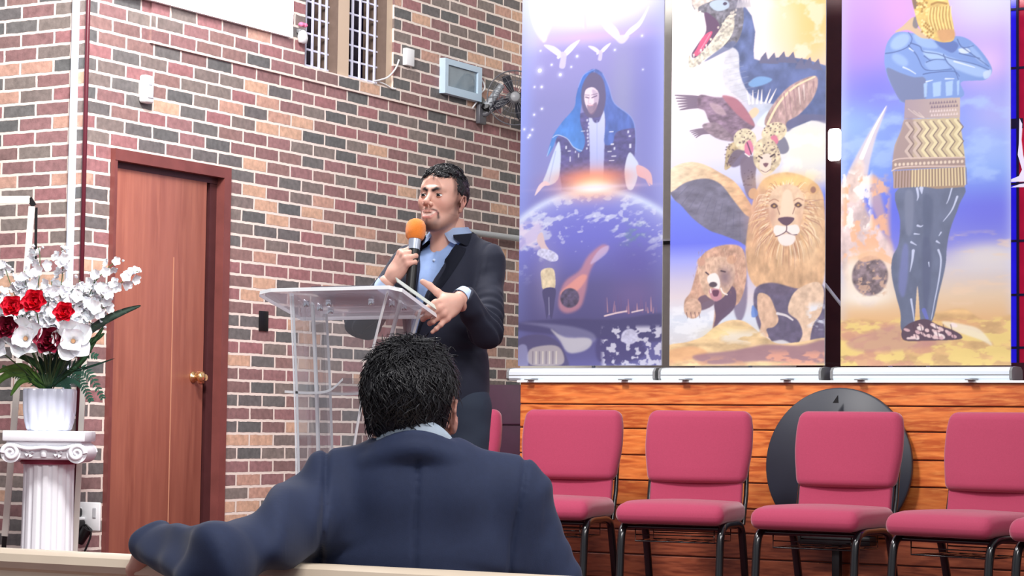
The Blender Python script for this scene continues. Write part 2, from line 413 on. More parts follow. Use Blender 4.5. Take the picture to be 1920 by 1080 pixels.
# wood platform wall: planks, cap, behind deck
PX0 = W(975, 760, y=YF)[0]
PW = thing('wall_platform', 'platform wall', 'wall', (PX0, YF, 0)); PW['kind'] = 'structure'
del PW['category']; del PW['label']
zt = 1.345
jz = [1.345, 1.232, 1.108, .972, .842, .712, .588, .462, .336, .2]
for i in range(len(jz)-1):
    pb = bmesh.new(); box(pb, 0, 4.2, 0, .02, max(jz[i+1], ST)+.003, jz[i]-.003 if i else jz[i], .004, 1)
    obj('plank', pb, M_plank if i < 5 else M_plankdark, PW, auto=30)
pb = bmesh.new(); box(pb, .002, 4.2, .012, .06, ST, zt-.003); obj('backing', pb, M_doordark, PW)
pb = bmesh.new(); box(pb, -.012, 4.2, -.018, .04, zt, zt+.012, .003); obj('cap', pb, M_white, PW)
bm = bmesh.new(); box(bm, PX0, 3.0, YF+.06, YB, 0, zt+.008); struct('floor_choir', bm, M_carpet)
# dark maroon panel closing the gap between the brick wall and the planks
M_maroonpanel = mat('dark_maroon_panel', srgb(56, 24, 46), .5, noise=.08)
bm = bmesh.new(); box(bm, XS+.02, PX0-.013, YF+.05, YF+.09, ST, 1.335, .003)
box(bm, XS+.02, PX0-.013, YF+.042, YF+.05, 1.122, 1.128)
o = obj('corner_partition', bm, M_maroonpanel, auto=30)
tag(o, 'dark maroon partition panel between the brick wall and the wooden plank wall', 'partition')

# behind the banners: brown panelling and a stained glass window
pl = bmesh.new(); x0 = W(1500, 300, y=11.0)[0]; x1 = W(1700, 300, y=11.0)[0]
box(pl, x0, x1, 11.0, 11.06, zt+.008+.11, 5.0)
struct('wall_panel', pl, M_brownwood)
x1b = x1
GW = thing('window_2', 'stained glass window with blue border and red field behind banners', 'window', (x1b, 11.0, 1.46)); GW['kind'] = 'structure'
gx0, gx1 = 0.0, 1.9
xb = W(1911, 300, y=11.0)[0]-x1b
M_blue = mat('blue_stained_glass', srgb(30, 20, 190), .25, noise=.3, nscale=8, emit=srgb(36, 28, 235), estr=.55)
M_red = mat('red_stained_glass', srgb(170, 20, 50), .25, noise=.3, nscale=8, emit=srgb(190, 24, 60), estr=.3)
M_lead = mat('lead_came', srgb(24, 18, 60), .5)
M_milk = mat('white_opal_glass', srgb(236, 232, 246), .3, emit=srgb(240, 236, 250), estr=.5)
bb = bmesh.new(); box(bb, 0, xb-.012, .0, .02, 0, 3.4); box(bb, 1.6, 1.9, 0, .02, 0, 3.4); obj('blue_pane', bb, M_blue, GW)
bb = bmesh.new(); box(bb, xb, 1.6, .0, .02, 0, 3.4); obj('red_pane', bb, M_red, GW)
bb = bmesh.new()
for py in (18, 128, 345, 452, 553, 652):
    z_ = W(1902, py, y=11.0)[2]-1.46; box(bb, 0, 1.9, -.008, .0, z_-.006, z_+.006)
for py in (232,):
    z_ = W(1902, py, y=11.0)[2]-1.46; box(bb, 0, xb+.02, -.008, .0, z_-.025, z_+.025)
box(bb, xb-.012, xb, -.01, .0, 0, 3.4); box(bb, 1.588, 1.6, -.01, 0, 0, 3.4); box(bb, 0, 1.9, -.012, 0, 3.4, 3.44)
obj('lead_came', bb, M_lead, GW)
# pale robed shape in the glass
fg = bmesh.new()
def gp(px, py): p = W(px, py, y=10.985); return (p[0]-x1b, -.012, p[2]-1.46)
prism(fg, [gp(*p) for p in [(1911, 222), (1916, 232), (1914, 262), (1917, 290), (1922, 310), (1950, 330), (1950, 345), (1922, 340), (1895, 341), (1893, 337), (1910, 330), (1916, 318), (1908, 290), (1910, 270)]], (0, .01, 0))
prism(fg, [gp(*p) for p in [(1912, 345), (1950, 340), (1950, 350), (1895, 351)]], (0, .01, 0))
obj('pale_pane', fg, M_milk, GW)
# sill of brown wood under the glass
bb = bmesh.new(); box(bb, x0, x1b+1.9, 10.96, 11.08, zt+.008, 1.46, .004); struct('trim_3', bb, M_brownwood)
# grey panel behind first gap
bb = bmesh.new(); gx_a, gx_b = W(1200, 300, y=11.2)[0], W(1300, 300, y=11.2)[0]
box(bb, gx_a, gx_b, 11.2, 11.24, zt+.008, 4.9); struct('wall_pier', bb, M_plaster)
bb = bmesh.new(); z_ = W(1248, 455, y=11.2)[2]; box(bb, gx_a, gx_b, 11.185, 11.2, z_-.011, z_+.008); struct('trim_4', bb, M_black)
bb = bmesh.new(); box(bb, gx_a, gx_b, 11.18, 11.2, z_+.008, z_+.02); struct('trim_5', bb, M_white)

# reflection as an added glowing block; slanting pole in the gap before the stained glass
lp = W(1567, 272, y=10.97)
GLOW_ = thing('reflection_glow', 'white reflection as an added glowing block between the second and third banners', 'reflection', tuple(lp))
bm = bmesh.new(); box(bm, -.035, .035, -.03, .0, -.085, .085, .018, 4); obj('glow_block', bm, mat('glowing_reflection_white', srgb(250, 250, 255), .3, emit=(1, .98, .95, 1), estr=2.5), GLOW_, smooth=True, auto=60)
bm = bmesh.new(); box(bm, -.02, .02, 0, .03, -.05, .05, .004); obj('glow_backing', bm, M_alu, GLOW_, auto=40)
pa, pb_ = W(1535, 518, y=10.80), W(1600, 600, y=10.72)
dd = pb_-pa; pb_ = pa+dd*1.0; foot = pa+dd*((pa[2]-1.357)/(pa[2]-pb_[2]))
o = tb('slanted_pole', [tuple(pa-dd*.2), tuple(foot)], .009, M_white); tag(o, 'thin white pole slanting down behind the second and third banners', 'pole')
# ------------------------------------------------------------------ printed artwork of the three banners
def vnoise(x, y, seed=0):
    r = np.random.default_rng(seed).random((64, 64))
    xi = np.floor(x).astype(int); yi = np.floor(y).astype(int); fx = x-xi; fy = y-yi
    fx = fx*fx*(3-2*fx); fy = fy*fy*(3-2*fy)
    a = r[yi % 64, xi % 64]; b = r[yi % 64, (xi+1) % 64]; c = r[(yi+1) % 64, xi % 64]; d = r[(yi+1) % 64, (xi+1) % 64]
    return (a*(1-fx)+b*fx)*(1-fy)+(c*(1-fx)+d*fx)*fy
def fbm2(x, y, seed=0, o=4):
    s = 0; a = .5; t = 0
    for i in range(o): s = s+a*vnoise(x*2**i, y*2**i, seed+i); t += a; a *= .5
    return s/t

class Art:
    SS = 2
    def __init__(s, x0, x1, y0, y1):
        s.x0, s.y0 = x0, y0; s.w = (x1-x0)*s.SS; s.h = (y1-y0)*s.SS
        s.X, s.Y = np.meshgrid(x0+(np.arange(s.w)+.5)/s.SS, y0+(np.arange(s.h)+.5)/s.SS)
        s.im = np.ones((s.h, s.w, 3))*.5
    def vgrad(s, stops):
        ys = [p[0] for p in stops]; cs = np.array([p[1] for p in stops])/255.
        for k in range(3): s.im[..., k] = np.interp(s.Y, ys, cs[:, k])
    def mixm(s, m, col, sl=None):
        c = np.array(col)/255.
        if sl is None: s.im = s.im*(1-m[..., None])+c*m[..., None]
        else: s.im[sl] = s.im[sl]*(1-m[..., None])+c*m[..., None]
    def glow(s, cx, cy, rx, ry, col, a=1.0, p=2.0, rot=0):
        c_, s_ = math.cos(rot), math.sin(rot); dx, dy = s.X-cx, s.Y-cy
        d = (((dx*c_+dy*s_)/rx)**2+((-dx*s_+dy*c_)/ry)**2)**.5
        s.mixm(a*np.exp(-d**p), col)
    def _box(s, P, pad):
        x0 = int(max(0, (P[:, 0].min()-pad-s.x0)*s.SS)); x1 = int(min(s.w, (P[:, 0].max()+pad-s.x0)*s.SS+1))
        y0 = int(max(0, (P[:, 1].min()-pad-s.y0)*s.SS)); y1 = int(min(s.h, (P[:, 1].max()+pad-s.y0)*s.SS+1))
        return (slice(y0, y1), slice(x0, x1)) if x1 > x0 and y1 > y0 else None
    def mask(s, P, sl):
        X, Y = s.X[sl], s.Y[sl]; ins = np.zeros(X.shape, bool); n = len(P)
        for i in range(n):
            xa, ya = P[i]; xb, yb = P[(i+1) % n]
            if ya == yb: continue
            c = ((ya > Y) != (yb > Y)) & (X < (xb-xa)*(Y-ya)/(yb-ya)+xa); ins ^= c
        return ins.astype(float)
    def blur(s, m, r):
        k = max(1, int(r*s.SS)); ker = np.hanning(2*k+3)[1:-1]; ker /= ker.sum()
        m = np.apply_along_axis(lambda v: np.convolve(v, ker, 'same'), 0, m)
        return np.apply_along_axis(lambda v: np.convolve(v, ker, 'same'), 1, m)
    def poly(s, pts, col, a=1.0, f=0.7, sm=True, tex=None, to=None):
        """to=(col2, angle): gradient across the shape; tex=(amp, sx, sy, seed)"""
        P = np.array(catmull(pts, 5, True)) if sm else np.array(pts, float)
        sl = s._box(P, f*2+1)
        if sl is None: return
        m = s.mask(P, sl)*a
        if f > 0: m = s.blur(m, f)
        c = np.ones(m.shape+(3,))*np.array(col)/255.
        X, Y = s.X[sl], s.Y[sl]
        if to is not None:
            dx, dy = math.cos(to[1]), math.sin(to[1]); t = X*dx+Y*dy; q = P[:, 0]*dx+P[:, 1]*dy
            t = np.clip((t-q.min())/(q.max()-q.min()+1e-6), 0, 1)[..., None]; c = c*(1-t)+np.array(to[0])/255.*t
        if tex: c = c*(1+tex[0]*(fbm2(X/tex[1], Y/tex[2], tex[3])[..., None]-.5)*2)
        s.im[sl] = s.im[sl]*(1-m[..., None])+np.clip(c, 0, 1)*m[..., None]
    def line(s, pts, w, col, a=1.0, w2=None, sm=True, f=0.6):
        P = np.array(catmull(pts, 5) if sm and len(pts) > 2 else pts, float); w2 = w if w2 is None else w2
        sl = s._box(P, max(w, w2)+2)
        if sl is None: return
        X, Y = s.X[sl], s.Y[sl]; best = np.full(X.shape, -9.); n = len(P)-1
        for i in range(n):
            d = P[i+1]-P[i]; L2 = (d**2).sum()+1e-9; t = np.clip(((X-P[i, 0])*d[0]+(Y-P[i, 1])*d[1])/L2, 0, 1)
            dist = np.hypot(X-P[i, 0]-t*d[0], Y-P[i, 1]-t*d[1]); ww = w+(w2-w)*(i+t)/n
            best = np.maximum(best, ww/2-dist)
        s.mixm(np.clip(best/f+.5, 0, 1)*a, col, sl)
    def ell(s, cx, cy, rx, ry, col, a=1.0, f=.7, rot=0, **k):
        c_, s_ = math.cos(rot), math.sin(rot)
        s.poly([(cx+rx*math.cos(t)*c_-ry*math.sin(t)*s_, cy+rx*math.cos(t)*s_+ry*math.sin(t)*c_) for t in np.linspace(0, 2*math.pi, 14)[:-1]], col, a, f, **k)
    def clouds(s, x0, x1, y0, y1, col, thr=.5, sx=30, sy=14, a=1.0, seed=3, soft=.12, edge=12):
        n = fbm2(s.X/sx, s.Y/sy, seed, 5); m = np.clip((n-thr)/soft, 0, 1)
        e = np.clip((s.X-x0)/edge, 0, 1)*np.clip((x1-s.X)/edge, 0, 1)*np.clip((s.Y-y0)/edge, 0, 1)*np.clip((y1-s.Y)/edge, 0, 1)
        s.mixm(m*e*a, col)
    def out(s):
        k = s.SS; im = s.im.reshape(s.h//k, k, s.w//k, k, 3).mean((1, 3)); return np.clip(im, 0, 1)

def art_one():
    A = Art(968, 1246, -36, 692); R = random.Random(1)
    A.vgrad([(-36, (232, 234, 246)), (30, (226, 224, 244)), (80, (178, 168, 228)), (110, (138, 132, 200)), (200, (122, 122, 186)), (330, (122, 126, 196)), (420, (112, 110, 186)), (520, (84, 80, 142)), (600, (74, 70, 126)), (692, (92, 90, 156))])
    A.glow(968, 240, 22, 330, (128, 150, 240), .75); A.glow(1246, 150, 24, 330, (170, 180, 250), .8); A.glow(1165, 200, 22, 120, (150, 154, 186), .45)
    A.glow(1215, 180, 30, 140, (104, 110, 198), .5); A.glow(1105, 0, 110, 62, (238, 240, 244), .95, 4); A.glow(1100, 82, 90, 10, (208, 170, 232), .7); A.glow(990, 30, 22, 90, (186, 196, 240), .6)
    for p in ([(985, 0), (1005, 30), (1020, 78), (1008, 80), (990, 45)], [(1035, 0), (1030, 50), (1018, 80), (1012, 82), (1018, 40)], [(1065, 0), (1090, 40), (1093, 68), (1085, 50), (1070, 25)]):
        A.poly(p, (250, 250, 252), .45, 3)
    A.poly([(1123, 48), (1145, 62), (1158, 80), (1155, 92), (1140, 80), (1128, 66)], (245, 243, 252), .9, 1.2); A.poly([(1212, 34), (1195, 60), (1176, 74), (1166, 88), (1178, 84), (1196, 70), (1206, 52)], (245, 243, 252), .9, 1.2)
    A.line([(1093, 42), (1094, 68)], 5, (206, 190, 214), .7); A.poly([(1150, 85), (1176, 85), (1168, 98), (1158, 98)], (226, 220, 244), .8, 1.5)
    for cx, cy, s in ((1052, 108, 1.0), (1123, 110, .62)):
        A.poly([(cx-38*s, cy-18*s), (cx-18*s, cy-14*s), (cx-2*s, cy), (cx-4*s, cy+8*s), (cx-14*s, cy+2*s)], (236, 228, 246), .95); A.poly([(cx+32*s, cy-22*s), (cx+14*s, cy-14*s), (cx, cy), (cx+6*s, cy+6*s), (cx+20*s, cy-6*s)], (240, 234, 250), .95)
        A.poly([(cx-5*s, cy-2*s), (cx+6*s, cy), (cx+6*s, cy+14*s), (cx+3*s, cy+28*s), (cx-7*s, cy+26*s), (cx-5*s, cy+10*s)], (198, 190, 232), .95); A.ell(cx-9*s, cy+7*s, 3*s, 3*s, (236, 230, 250))
    for x, y, r in ((1007, 137, 4.5), (1047, 148, 3.2), (1030, 128, 2), (1079, 116, 2.4), (1008, 100, 1.6), (997, 167, 1.8), (1011, 168, 2.4), (1068, 135, 1.8), (1012, 209, 2.2), (997, 219, 2.2), (994, 247, 2.2), (978, 245, 2.2), (989, 257, 2.6), (986, 261, 1.8), (1200, 88, 2.2), (1150, 110, 2), (1202, 150, 1.5)):
        A.glow(x, y, r*1.6, r*1.6, (214, 220, 255), .6); A.ell(x, y, r*.8, r*.8, (246, 248, 255))
    # robed hooded figure
    A.poly([(1086, 222), (1056, 238), (1040, 266), (1044, 300), (1052, 352), (1064, 366), (1176, 366), (1186, 320), (1190, 270), (1182, 244), (1150, 225)], (78, 74, 134), 1, 1, tex=(.25, 9, 6, 5))
    A.poly([(1103, 224), (1112, 240), (1122, 240), (1132, 222), (1132, 300), (1128, 360), (1108, 360), (1105, 300)], (196, 204, 238), 1, 1, to=((150, 160, 226), math.pi/2)); A.line([(1118, 238), (1119, 330)], 1.6, (150, 164, 224), .7)
    A.poly([(1046, 272), (1036, 292), (1022, 330), (1016, 347), (1030, 352), (1046, 340), (1050, 300)], (196, 212, 240), 1, 1); A.line([(1040, 290), (1028, 345)], 2, (158, 176, 226), .8)
    A.poly([(1178, 300), (1190, 312), (1196, 326), (1192, 352), (1184, 368), (1174, 362), (1170, 330)], (200, 212, 242), 1, 1)
    A.poly([(1020, 344), (1008, 352), (1000, 370), (1006, 366), (1018, 354), (1030, 352)], (228, 204, 216)); A.poly([(1192, 324), (1206, 328), (1218, 340), (1221, 360), (1216, 358), (1208, 350), (1194, 342)], (222, 176, 186)); A.line([(1208, 348), (1216, 362)], 2, (214, 168, 184))
    A.poly([(1112, 143), (1094, 150), (1084, 168), (1078, 190), (1074, 212), (1052, 236), (1034, 262), (1023, 298), (1034, 284), (1044, 262), (1060, 266), (1072, 282), (1088, 294), (1096, 272), (1086, 236), (1090, 200), (1100, 170)], (44, 92, 188), 1, .8, to=((70, 130, 214), math.pi/2), tex=(.18, 9, 18, 8))
    A.line([(1034, 264), (1044, 260), (1062, 268), (1074, 284), (1090, 292)], 1.5, (196, 210, 240), .85); A.line([(1030, 280), (1023, 298)], 1.5, (190, 208, 240), .7)
    A.poly([(1112, 143), (1128, 152), (1138, 176), (1150, 208), (1178, 232), (1188, 254), (1176, 256), (1154, 262), (1147, 282), (1132, 280), (1134, 240), (1126, 200), (1120, 170)], (70, 96, 178), 1, .8, tex=(.2, 8, 18, 9)); A.line([(1128, 152), (1140, 178), (1150, 208), (1180, 234), (1189, 260), (1190, 300)], 1.3, (130, 152, 226), .9); A.line([(1112, 143), (1092, 152), (1082, 174)], 1.5, (120, 150, 230), .9)
    A.poly([(1110, 148), (1128, 162), (1134, 196), (1128, 226), (1116, 232), (1100, 230), (1090, 212), (1088, 180), (1096, 158)], (84, 76, 118), 1, 1.5)
    A.poly([(1094, 186), (1098, 178), (1110, 176), (1120, 186), (1120, 204), (1114, 218), (1106, 224), (1099, 214), (1094, 200)], (226, 208, 222), 1, .9); A.poly([(1108, 180), (1120, 188), (1119, 206), (1110, 220), (1112, 200)], (172, 150, 184), .7, 1.6)
    A.poly([(1099, 208), (1106, 210), (1116, 204), (1118, 214), (1110, 226), (1102, 222)], (118, 94, 124), .8, 1.2); A.line([(1102, 209), (1110, 209)], 1.6, (206, 150, 168)); A.line([(1096, 193), (1102, 195)], 2, (96, 74, 112)); A.line([(1108, 195), (1117, 192)], 2, (96, 74, 112)); A.line([(1095, 189), (1103, 190)], 1.2, (110, 88, 124)); A.line([(1107, 190), (1118, 188)], 1.2, (110, 88, 124)); A.line([(1104, 192), (1101, 204), (1106, 206)], 1.1, (190, 160, 184))
    for i in range(9): A.ell(1101+R.uniform(-2, 2), 236+i*6.5, 1.6, 2.3, (214, 218, 240), .85)
    for x, y, w_, h_ in ((1060, 284, 3, 6), (1066, 291, 6, 2), (1078, 293, 2, 4), (1084, 300, 2, 8), (1145, 260, 8, 2), (1176, 262, 3, 5), (1179, 270, 4, 3), (1180, 288, 4, 8), (1147, 283, 6, 3), (1151, 291, 3, 5), (1142, 296, 8, 2), (1150, 305, 9, 2), (1146, 313, 10, 1.5), (1068, 306, 2, 10), (1092, 256, 8, 1.5)):
        A.poly([(x-w_/2, y-h_/2), (x+w_/2, y-h_/2), (x+w_/2, y+h_/2), (x-w_/2, y+h_/2)], (222, 226, 244), .9, .5, sm=False)
    # globe
    cx, cy, r = 1108, 580, 214
    d = np.hypot(A.X-cx, A.Y-cy); g = np.clip((r-d)/2+.5, 0, 1); fade = np.clip((540-A.Y)/90, 0, 1)
    A.mixm(g*fade*.95, (98, 100, 206)); A.mixm(np.exp(-((d-r)/7)**2)*np.clip((470-A.Y)/60, 0, 1)*.8, (206, 222, 255))
    n = fbm2(A.X/26, (A.Y+A.X*.25)/13, 11, 5); n2 = fbm2(A.X/12+5, A.Y/9, 21, 4)
    dep = (r-d)
    A.mixm(g*fade*np.clip((n-.45-dep/330)/.09, 0, 1)*.75, (206, 214, 240)); A.mixm(g*fade*np.exp(-dep/26)*.65, (204, 216, 246)); A.mixm(g*fade*np.clip((n2-.58-dep/520)/.05, 0, 1)*.6, (216, 222, 246))
    A.mixm(g*np.clip((n2-.5)/.2, 0, 1)*np.exp(-((A.X-1185)/22)**2-((A.Y-452)/22)**2)*.9, (96, 128, 158)); A.glow(1190, 500, 44, 40, (84, 74, 160), .6)
    A.glow(1110, 352, 66, 28, (248, 146, 112), .95, 2.4); A.glow(1112, 340, 60, 10, (240, 110, 80), .5); A.glow(1112, 356, 34, 16, (252, 214, 160), .9); A.glow(1114, 362, 40, 9, (252, 252, 255), .95); A.glow(1120, 360, 90, 3, (240, 210, 230), .5)
    A.clouds(962, 1020, 415, 475, (222, 210, 234), .42, 18, 10, .9, 31); A.poly([(972, 452), (990, 436), (1008, 424), (1012, 438), (1004, 452), (985, 462), (972, 470)], (196, 186, 230), .7, 2)
    # small statue, meteor, burning city
    A.glow(1026, 520, 24, 70, (170, 160, 196), .4); A.poly([(1008, 444), (1016, 440), (1022, 460), (1030, 474), (1020, 478), (1012, 466), (1006, 456)], (216, 190, 196)); A.poly([(1012, 470), (1030, 472), (1046, 482), (1046, 492), (1034, 494), (1020, 488), (1006, 480)], (206, 208, 242), 1, .8, tex=(.25, 4, 4, 2)); A.ell(1026, 500, 6, 8, (120, 118, 180))
    A.poly([(1014, 512), (1024, 506), (1038, 508), (1042, 524), (1041, 544), (1030, 548), (1018, 544), (1015, 528)], (226, 208, 172), 1, .8, tex=(.2, 5, 7, 4)); A.poly([(1018, 546), (1042, 544), (1041, 570), (1036, 600), (1030, 590), (1026, 600), (1022, 575)], (66, 62, 108)); A.line([(1030, 560), (1031, 592)], 1.4, (180, 180, 214), .8)
    A.poly([(1050, 556), (1062, 530), (1088, 512), (1104, 486), (1130, 466), (1142, 474), (1118, 496), (1106, 520), (1100, 552), (1090, 580), (1066, 590), (1050, 580)], (206, 134, 146), .75, 5); A.poly([(1052, 552), (1070, 536), (1092, 520), (1102, 524), (1088, 546), (1062, 560)], (240, 156, 140), .8, 3); A.poly([(1108, 500), (1124, 476), (1142, 468), (1138, 482), (1120, 496)], (196, 180, 226), .7, 2); A.ell(1070, 562, 18, 18, (78, 68, 98), 1, 1.5, tex=(.45, 6, 6, 14))
    A.glow(1190, 560, 46, 30, (120, 92, 150), .5)
    for i in range(20):
        x = 1137+i*4.9+R.uniform(-1, 1); h = R.uniform(10, 34); A.line([(x, 592-R.uniform(0, 5)), (x+R.uniform(-2, 2), 592-h)], R.uniform(1.5, 4), R.choice([(232, 160, 160), (120, 84, 130), (214, 140, 150), (100, 74, 126)]), .6, .8)
    A.line([(1136, 596), (1158, 591), (1176, 588)], 3, (250, 220, 220), .9); A.line([(1186, 590), (1206, 586)], 2.5, (250, 226, 224), .9); A.poly([(968, 606), (1060, 600), (1160, 602), (1246, 594), (1246, 640), (1160, 640), (968, 620)], (60, 56, 104), .8, 4)
    A.poly([(972, 606), (1040, 620), (1070, 660), (1100, 650), (1120, 640), (1110, 625), (1060, 612)], (150, 150, 190), .5, 4); A.poly([(1034, 618), (1062, 634), (1106, 636), (1112, 648), (1096, 660), (1068, 662), (1052, 640)], (206, 204, 212), .85, 3)
    A.poly([(968, 640), (1010, 628), (1046, 640), (1064, 668), (1062, 692), (968, 692)], (74, 68, 112), .85, 2); A.poly([(994, 656), (1036, 648), (1056, 658), (1056, 684), (996, 684)], (196, 186, 186), .8, 2)
    for i in range(8): A.line([(1000+i*6.5, 660), (1000+i*6.5, 682)], 2.2, (236, 226, 208) if i % 2 else (120, 110, 130), .8)
    A.poly([(970, 652), (988, 650), (990, 692), (970, 692)], (170, 174, 222), .6, 2)
    A.poly([(1124, 636), (1160, 632), (1200, 640), (1210, 668), (1160, 684), (1124, 676)], (64, 58, 112), .8, 4); A.clouds(1128, 1246, 612, 692, (220, 220, 240), .52, 9, 8, .9, 51, .04, 8); A.ell(1182, 634, 15, 14, (206, 206, 236), .95, 1.5, tex=(.2, 5, 5, 7))
    A.mixm(np.ones(A.X.shape)*.14, (190, 194, 206))
    return A.out()

def art_two():
    A = Art(1250, 1550, -36, 692); R = random.Random(2)
    A.vgrad([(-36, (230, 222, 224)), (150, (222, 212, 220)), (300, (214, 212, 232)), (350, (190, 196, 236)), (380, (104, 124, 226)), (460, (98, 110, 228)), (490, (150, 158, 236)), (530, (196, 190, 216)), (560, (216, 206, 214)), (600, (210, 220, 236)), (692, (214, 200, 190))])
    A.glow(1520, 50, 60, 110, (248, 186, 104), .9, 3); A.glow(1470, 70, 30, 60, (246, 214, 176), .6); A.glow(1500, 8, 40, 22, (250, 196, 110), .6); A.clouds(1430, 1550, -36, 150, (246, 226, 210), .5, 30, 24, .6, 12)
    A.glow(1275, 100, 40, 150, (238, 234, 234), .6); A.glow(1515, 290, 60, 50, (226, 228, 214), .9, 4); A.clouds(1460, 1550, 240, 380, (240, 240, 232), .5, 22, 20, .6, 5)
    # horned reptile: body, neck, belly
    A.poly([(1395, 24), (1409, 44), (1416, 74), (1413, 108), (1414, 124), (1424, 128), (1470, 124), (1510, 132), (1556, 150), (1556, 246), (1520, 244), (1480, 258), (1450, 230), (1432, 208), (1400, 190), (1380, 150), (1372, 110), (1378, 60)], (84, 98, 144), 1, 1, sm=False, tex=(.3, 16, 20, 6))
    for x, y in ((1436, 113), (1452, 115), (1470, 114), (1487, 116), (1503, 128), (1518, 128), (1533, 132)): A.poly([(x-13, y+20), (x-9, y+10), (x, y), (x+3, y+12), (x+8, y+22)], (96, 96, 128), 1, .5, sm=False)
    A.glow(1470, 210, 60, 24, (70, 90, 150), .5); A.glow(1500, 170, 50, 22, (100, 116, 176), .6); A.poly([(1404, 168), (1420, 158), (1440, 160), (1448, 166), (1430, 174), (1410, 176)], (120, 168, 220), .8, 1.5)
    A.poly([(1366, 100), (1356, 130), (1356, 160), (1370, 182), (1400, 205), (1424, 222), (1460, 230), (1470, 216), (1430, 204), (1404, 186), (1388, 150), (1384, 110)], (204, 204, 214), 1, 1.5, to=((176, 184, 206), 0), tex=(.12, 12, 9, 7))
    for i in range(9): A.line([(1358+i*2, 118+i*11), (1384+i*5, 116+i*10)], .8, (164, 166, 186), .6)
    A.poly([(1293, 8), (1302, -14), (1340, -22), (1378, -4), (1390, 14), (1394, 50), (1386, 84), (1370, 100), (1350, 92), (1344, 60), (1332, 66), (1322, 50), (1320, 34), (1310, 28), (1300, 24)], (112, 110, 122), 1, .8, tex=(.5, 6, 6, 8))
    A.poly([(1293, 6), (1304, -12), (1340, -18), (1352, -4), (1336, 8), (1318, 14), (1306, 20), (1308, 32), (1300, 22)], (206, 194, 186), 1, 1, tex=(.3, 6, 5, 9)); A.poly([(1328, 14), (1344, 8), (1362, 12), (1366, 24), (1350, 30), (1336, 26)], (176, 194, 214), .95, 1.2); A.ell(1358, 17, 4, 3, (70, 60, 84)); A.ell(1330, 0, 10, 4, (190, 84, 96), .6)
    A.poly([(1318, 30), (1336, 40), (1348, 58), (1340, 80), (1318, 100), (1300, 114), (1294, 106), (1306, 88), (1322, 64)], (92, 66, 96), 1, 1); A.poly([(1334, 68), (1326, 84), (1308, 108), (1297, 108), (1304, 96), (1314, 78), (1326, 68)], (214, 84, 122), 1, .8); A.line([(1330, 70), (1308, 104)], 2, (240, 156, 180), .7)
    A.poly([(1289, 108), (1296, 116), (1306, 110), (1326, 92), (1348, 64), (1362, 42), (1374, 40), (1376, 62), (1368, 82), (1350, 100), (1322, 116), (1302, 130), (1289, 129)], (196, 190, 176), 1, .8, tex=(.35, 5, 5, 10)); A.poly([(1350, 100), (1372, 88), (1380, 96), (1350, 110), (1318, 122)], (90, 100, 140), .8, 1.5)
    for i in range(60):
        t = R.random(); x = 1306+t*72+R.uniform(-5, 5); y = 122-t*88+R.uniform(-8, 8); A.ell(x, y, R.uniform(1.5, 3.4), R.uniform(1.5, 3), R.choice([(226, 220, 200), (150, 144, 140), (214, 204, 190)]), .75)
    for x, y in ((1310, 26), (1302, 22), (1298, 106), (1312, 98), (1322, 90)): A.poly([(x-2, y), (x+2, y), (x+.5, y+9)], (240, 236, 224), .9, .4, sm=False)
    for k in range(5): A.poly([(1380+k*5, 26), (1384+k*5, 6+k*1.5), (1388+k*5, 28)], (196, 190, 192), .9, .6, sm=False)
    A.glow(1385, 18, 18, 14, (120, 120, 150), .4)
    # claws
    for x, a_ in ((1406, -.2), (1412, .0), (1420, .1), (1428, .05), (1436, .35), (1443, .5)): A.line([(x, 206), (x+a_*26, 182)], 4.5, (236, 228, 226), .95, 1)
    A.glow(1426, 228, 30, 16, (180, 196, 216), .7); A.poly([(1404, 224), (1416, 214), (1424, 222), (1412, 234)], (236, 194, 150), .8, 1.5); A.poly([(1420, 244), (1440, 222), (1452, 232), (1438, 250)], (214, 230, 246), .8, 2)
    # spotted cat with several heads and feathered wings
    A.poly([(1470, 258), (1480, 236), (1510, 232), (1552, 238), (1552, 252), (1520, 244), (1490, 254), (1478, 262)], (96, 96, 132), .8, 2)
    for k in range(6): A.line([(1262+k*2.0, 181+k*5.6), (1296, 186+k*4), (1330, 194+k*2)], 2, (112, 96, 118), .95, 9)
    A.poly([(1310, 184), (1340, 190), (1376, 194), (1396, 212), (1416, 246), (1404, 258), (1390, 274), (1362, 268), (1342, 254), (1328, 232), (1320, 214), (1306, 206)], (128, 106, 128), 1, 1.5, tex=(.35, 10, 5, 15)); A.poly([(1354, 188), (1378, 194), (1396, 212), (1416, 246), (1406, 244), (1384, 226), (1368, 208)], (168, 106, 122), .9, 2); A.poly([(1330, 200), (1350, 206), (1362, 224), (1346, 222), (1334, 210)], (196, 170, 178), .6, 2)
    for k in range(5): A.line([(1292+k*3, 250+k*3.2), (1318, 248+k*2), (1344, 256)], 1.8, (116, 100, 120), .95, 6)
    A.poly([(1316, 240), (1344, 238), (1372, 262), (1392, 276), (1352, 270), (1328, 256)], (134, 116, 130), .95, 1.5, tex=(.3, 8, 4, 16))
    A.poly([(1434, 246), (1452, 208), (1482, 178), (1524, 163), (1532, 178), (1522, 206), (1498, 232), (1476, 244), (1470, 262)], (176, 146, 144), 1, 1.5, tex=(.3, 6, 12, 17)); A.line([(1440, 246), (1460, 210), (1488, 182), (1526, 165)], 4.5, (236, 214, 176), .95, 3)
    for k in range(7): A.line([(1470+k*9, 192-k*3), (1476+k*8, 238-k*8)], 2.6, R.choice([(206, 176, 166), (150, 116, 124), (232, 220, 214)]), .75, 1)
    def spots(cx, cy, rx, ry, n, col=(92, 74, 80)):
        for _ in range(n):
            a_ = R.uniform(0, 6.28); q = R.random()**.5; A.ell(cx+rx*q*math.cos(a_), cy+ry*q*math.sin(a_), R.uniform(1.0, 2.2), R.uniform(.8, 1.8), col, .8, .5)
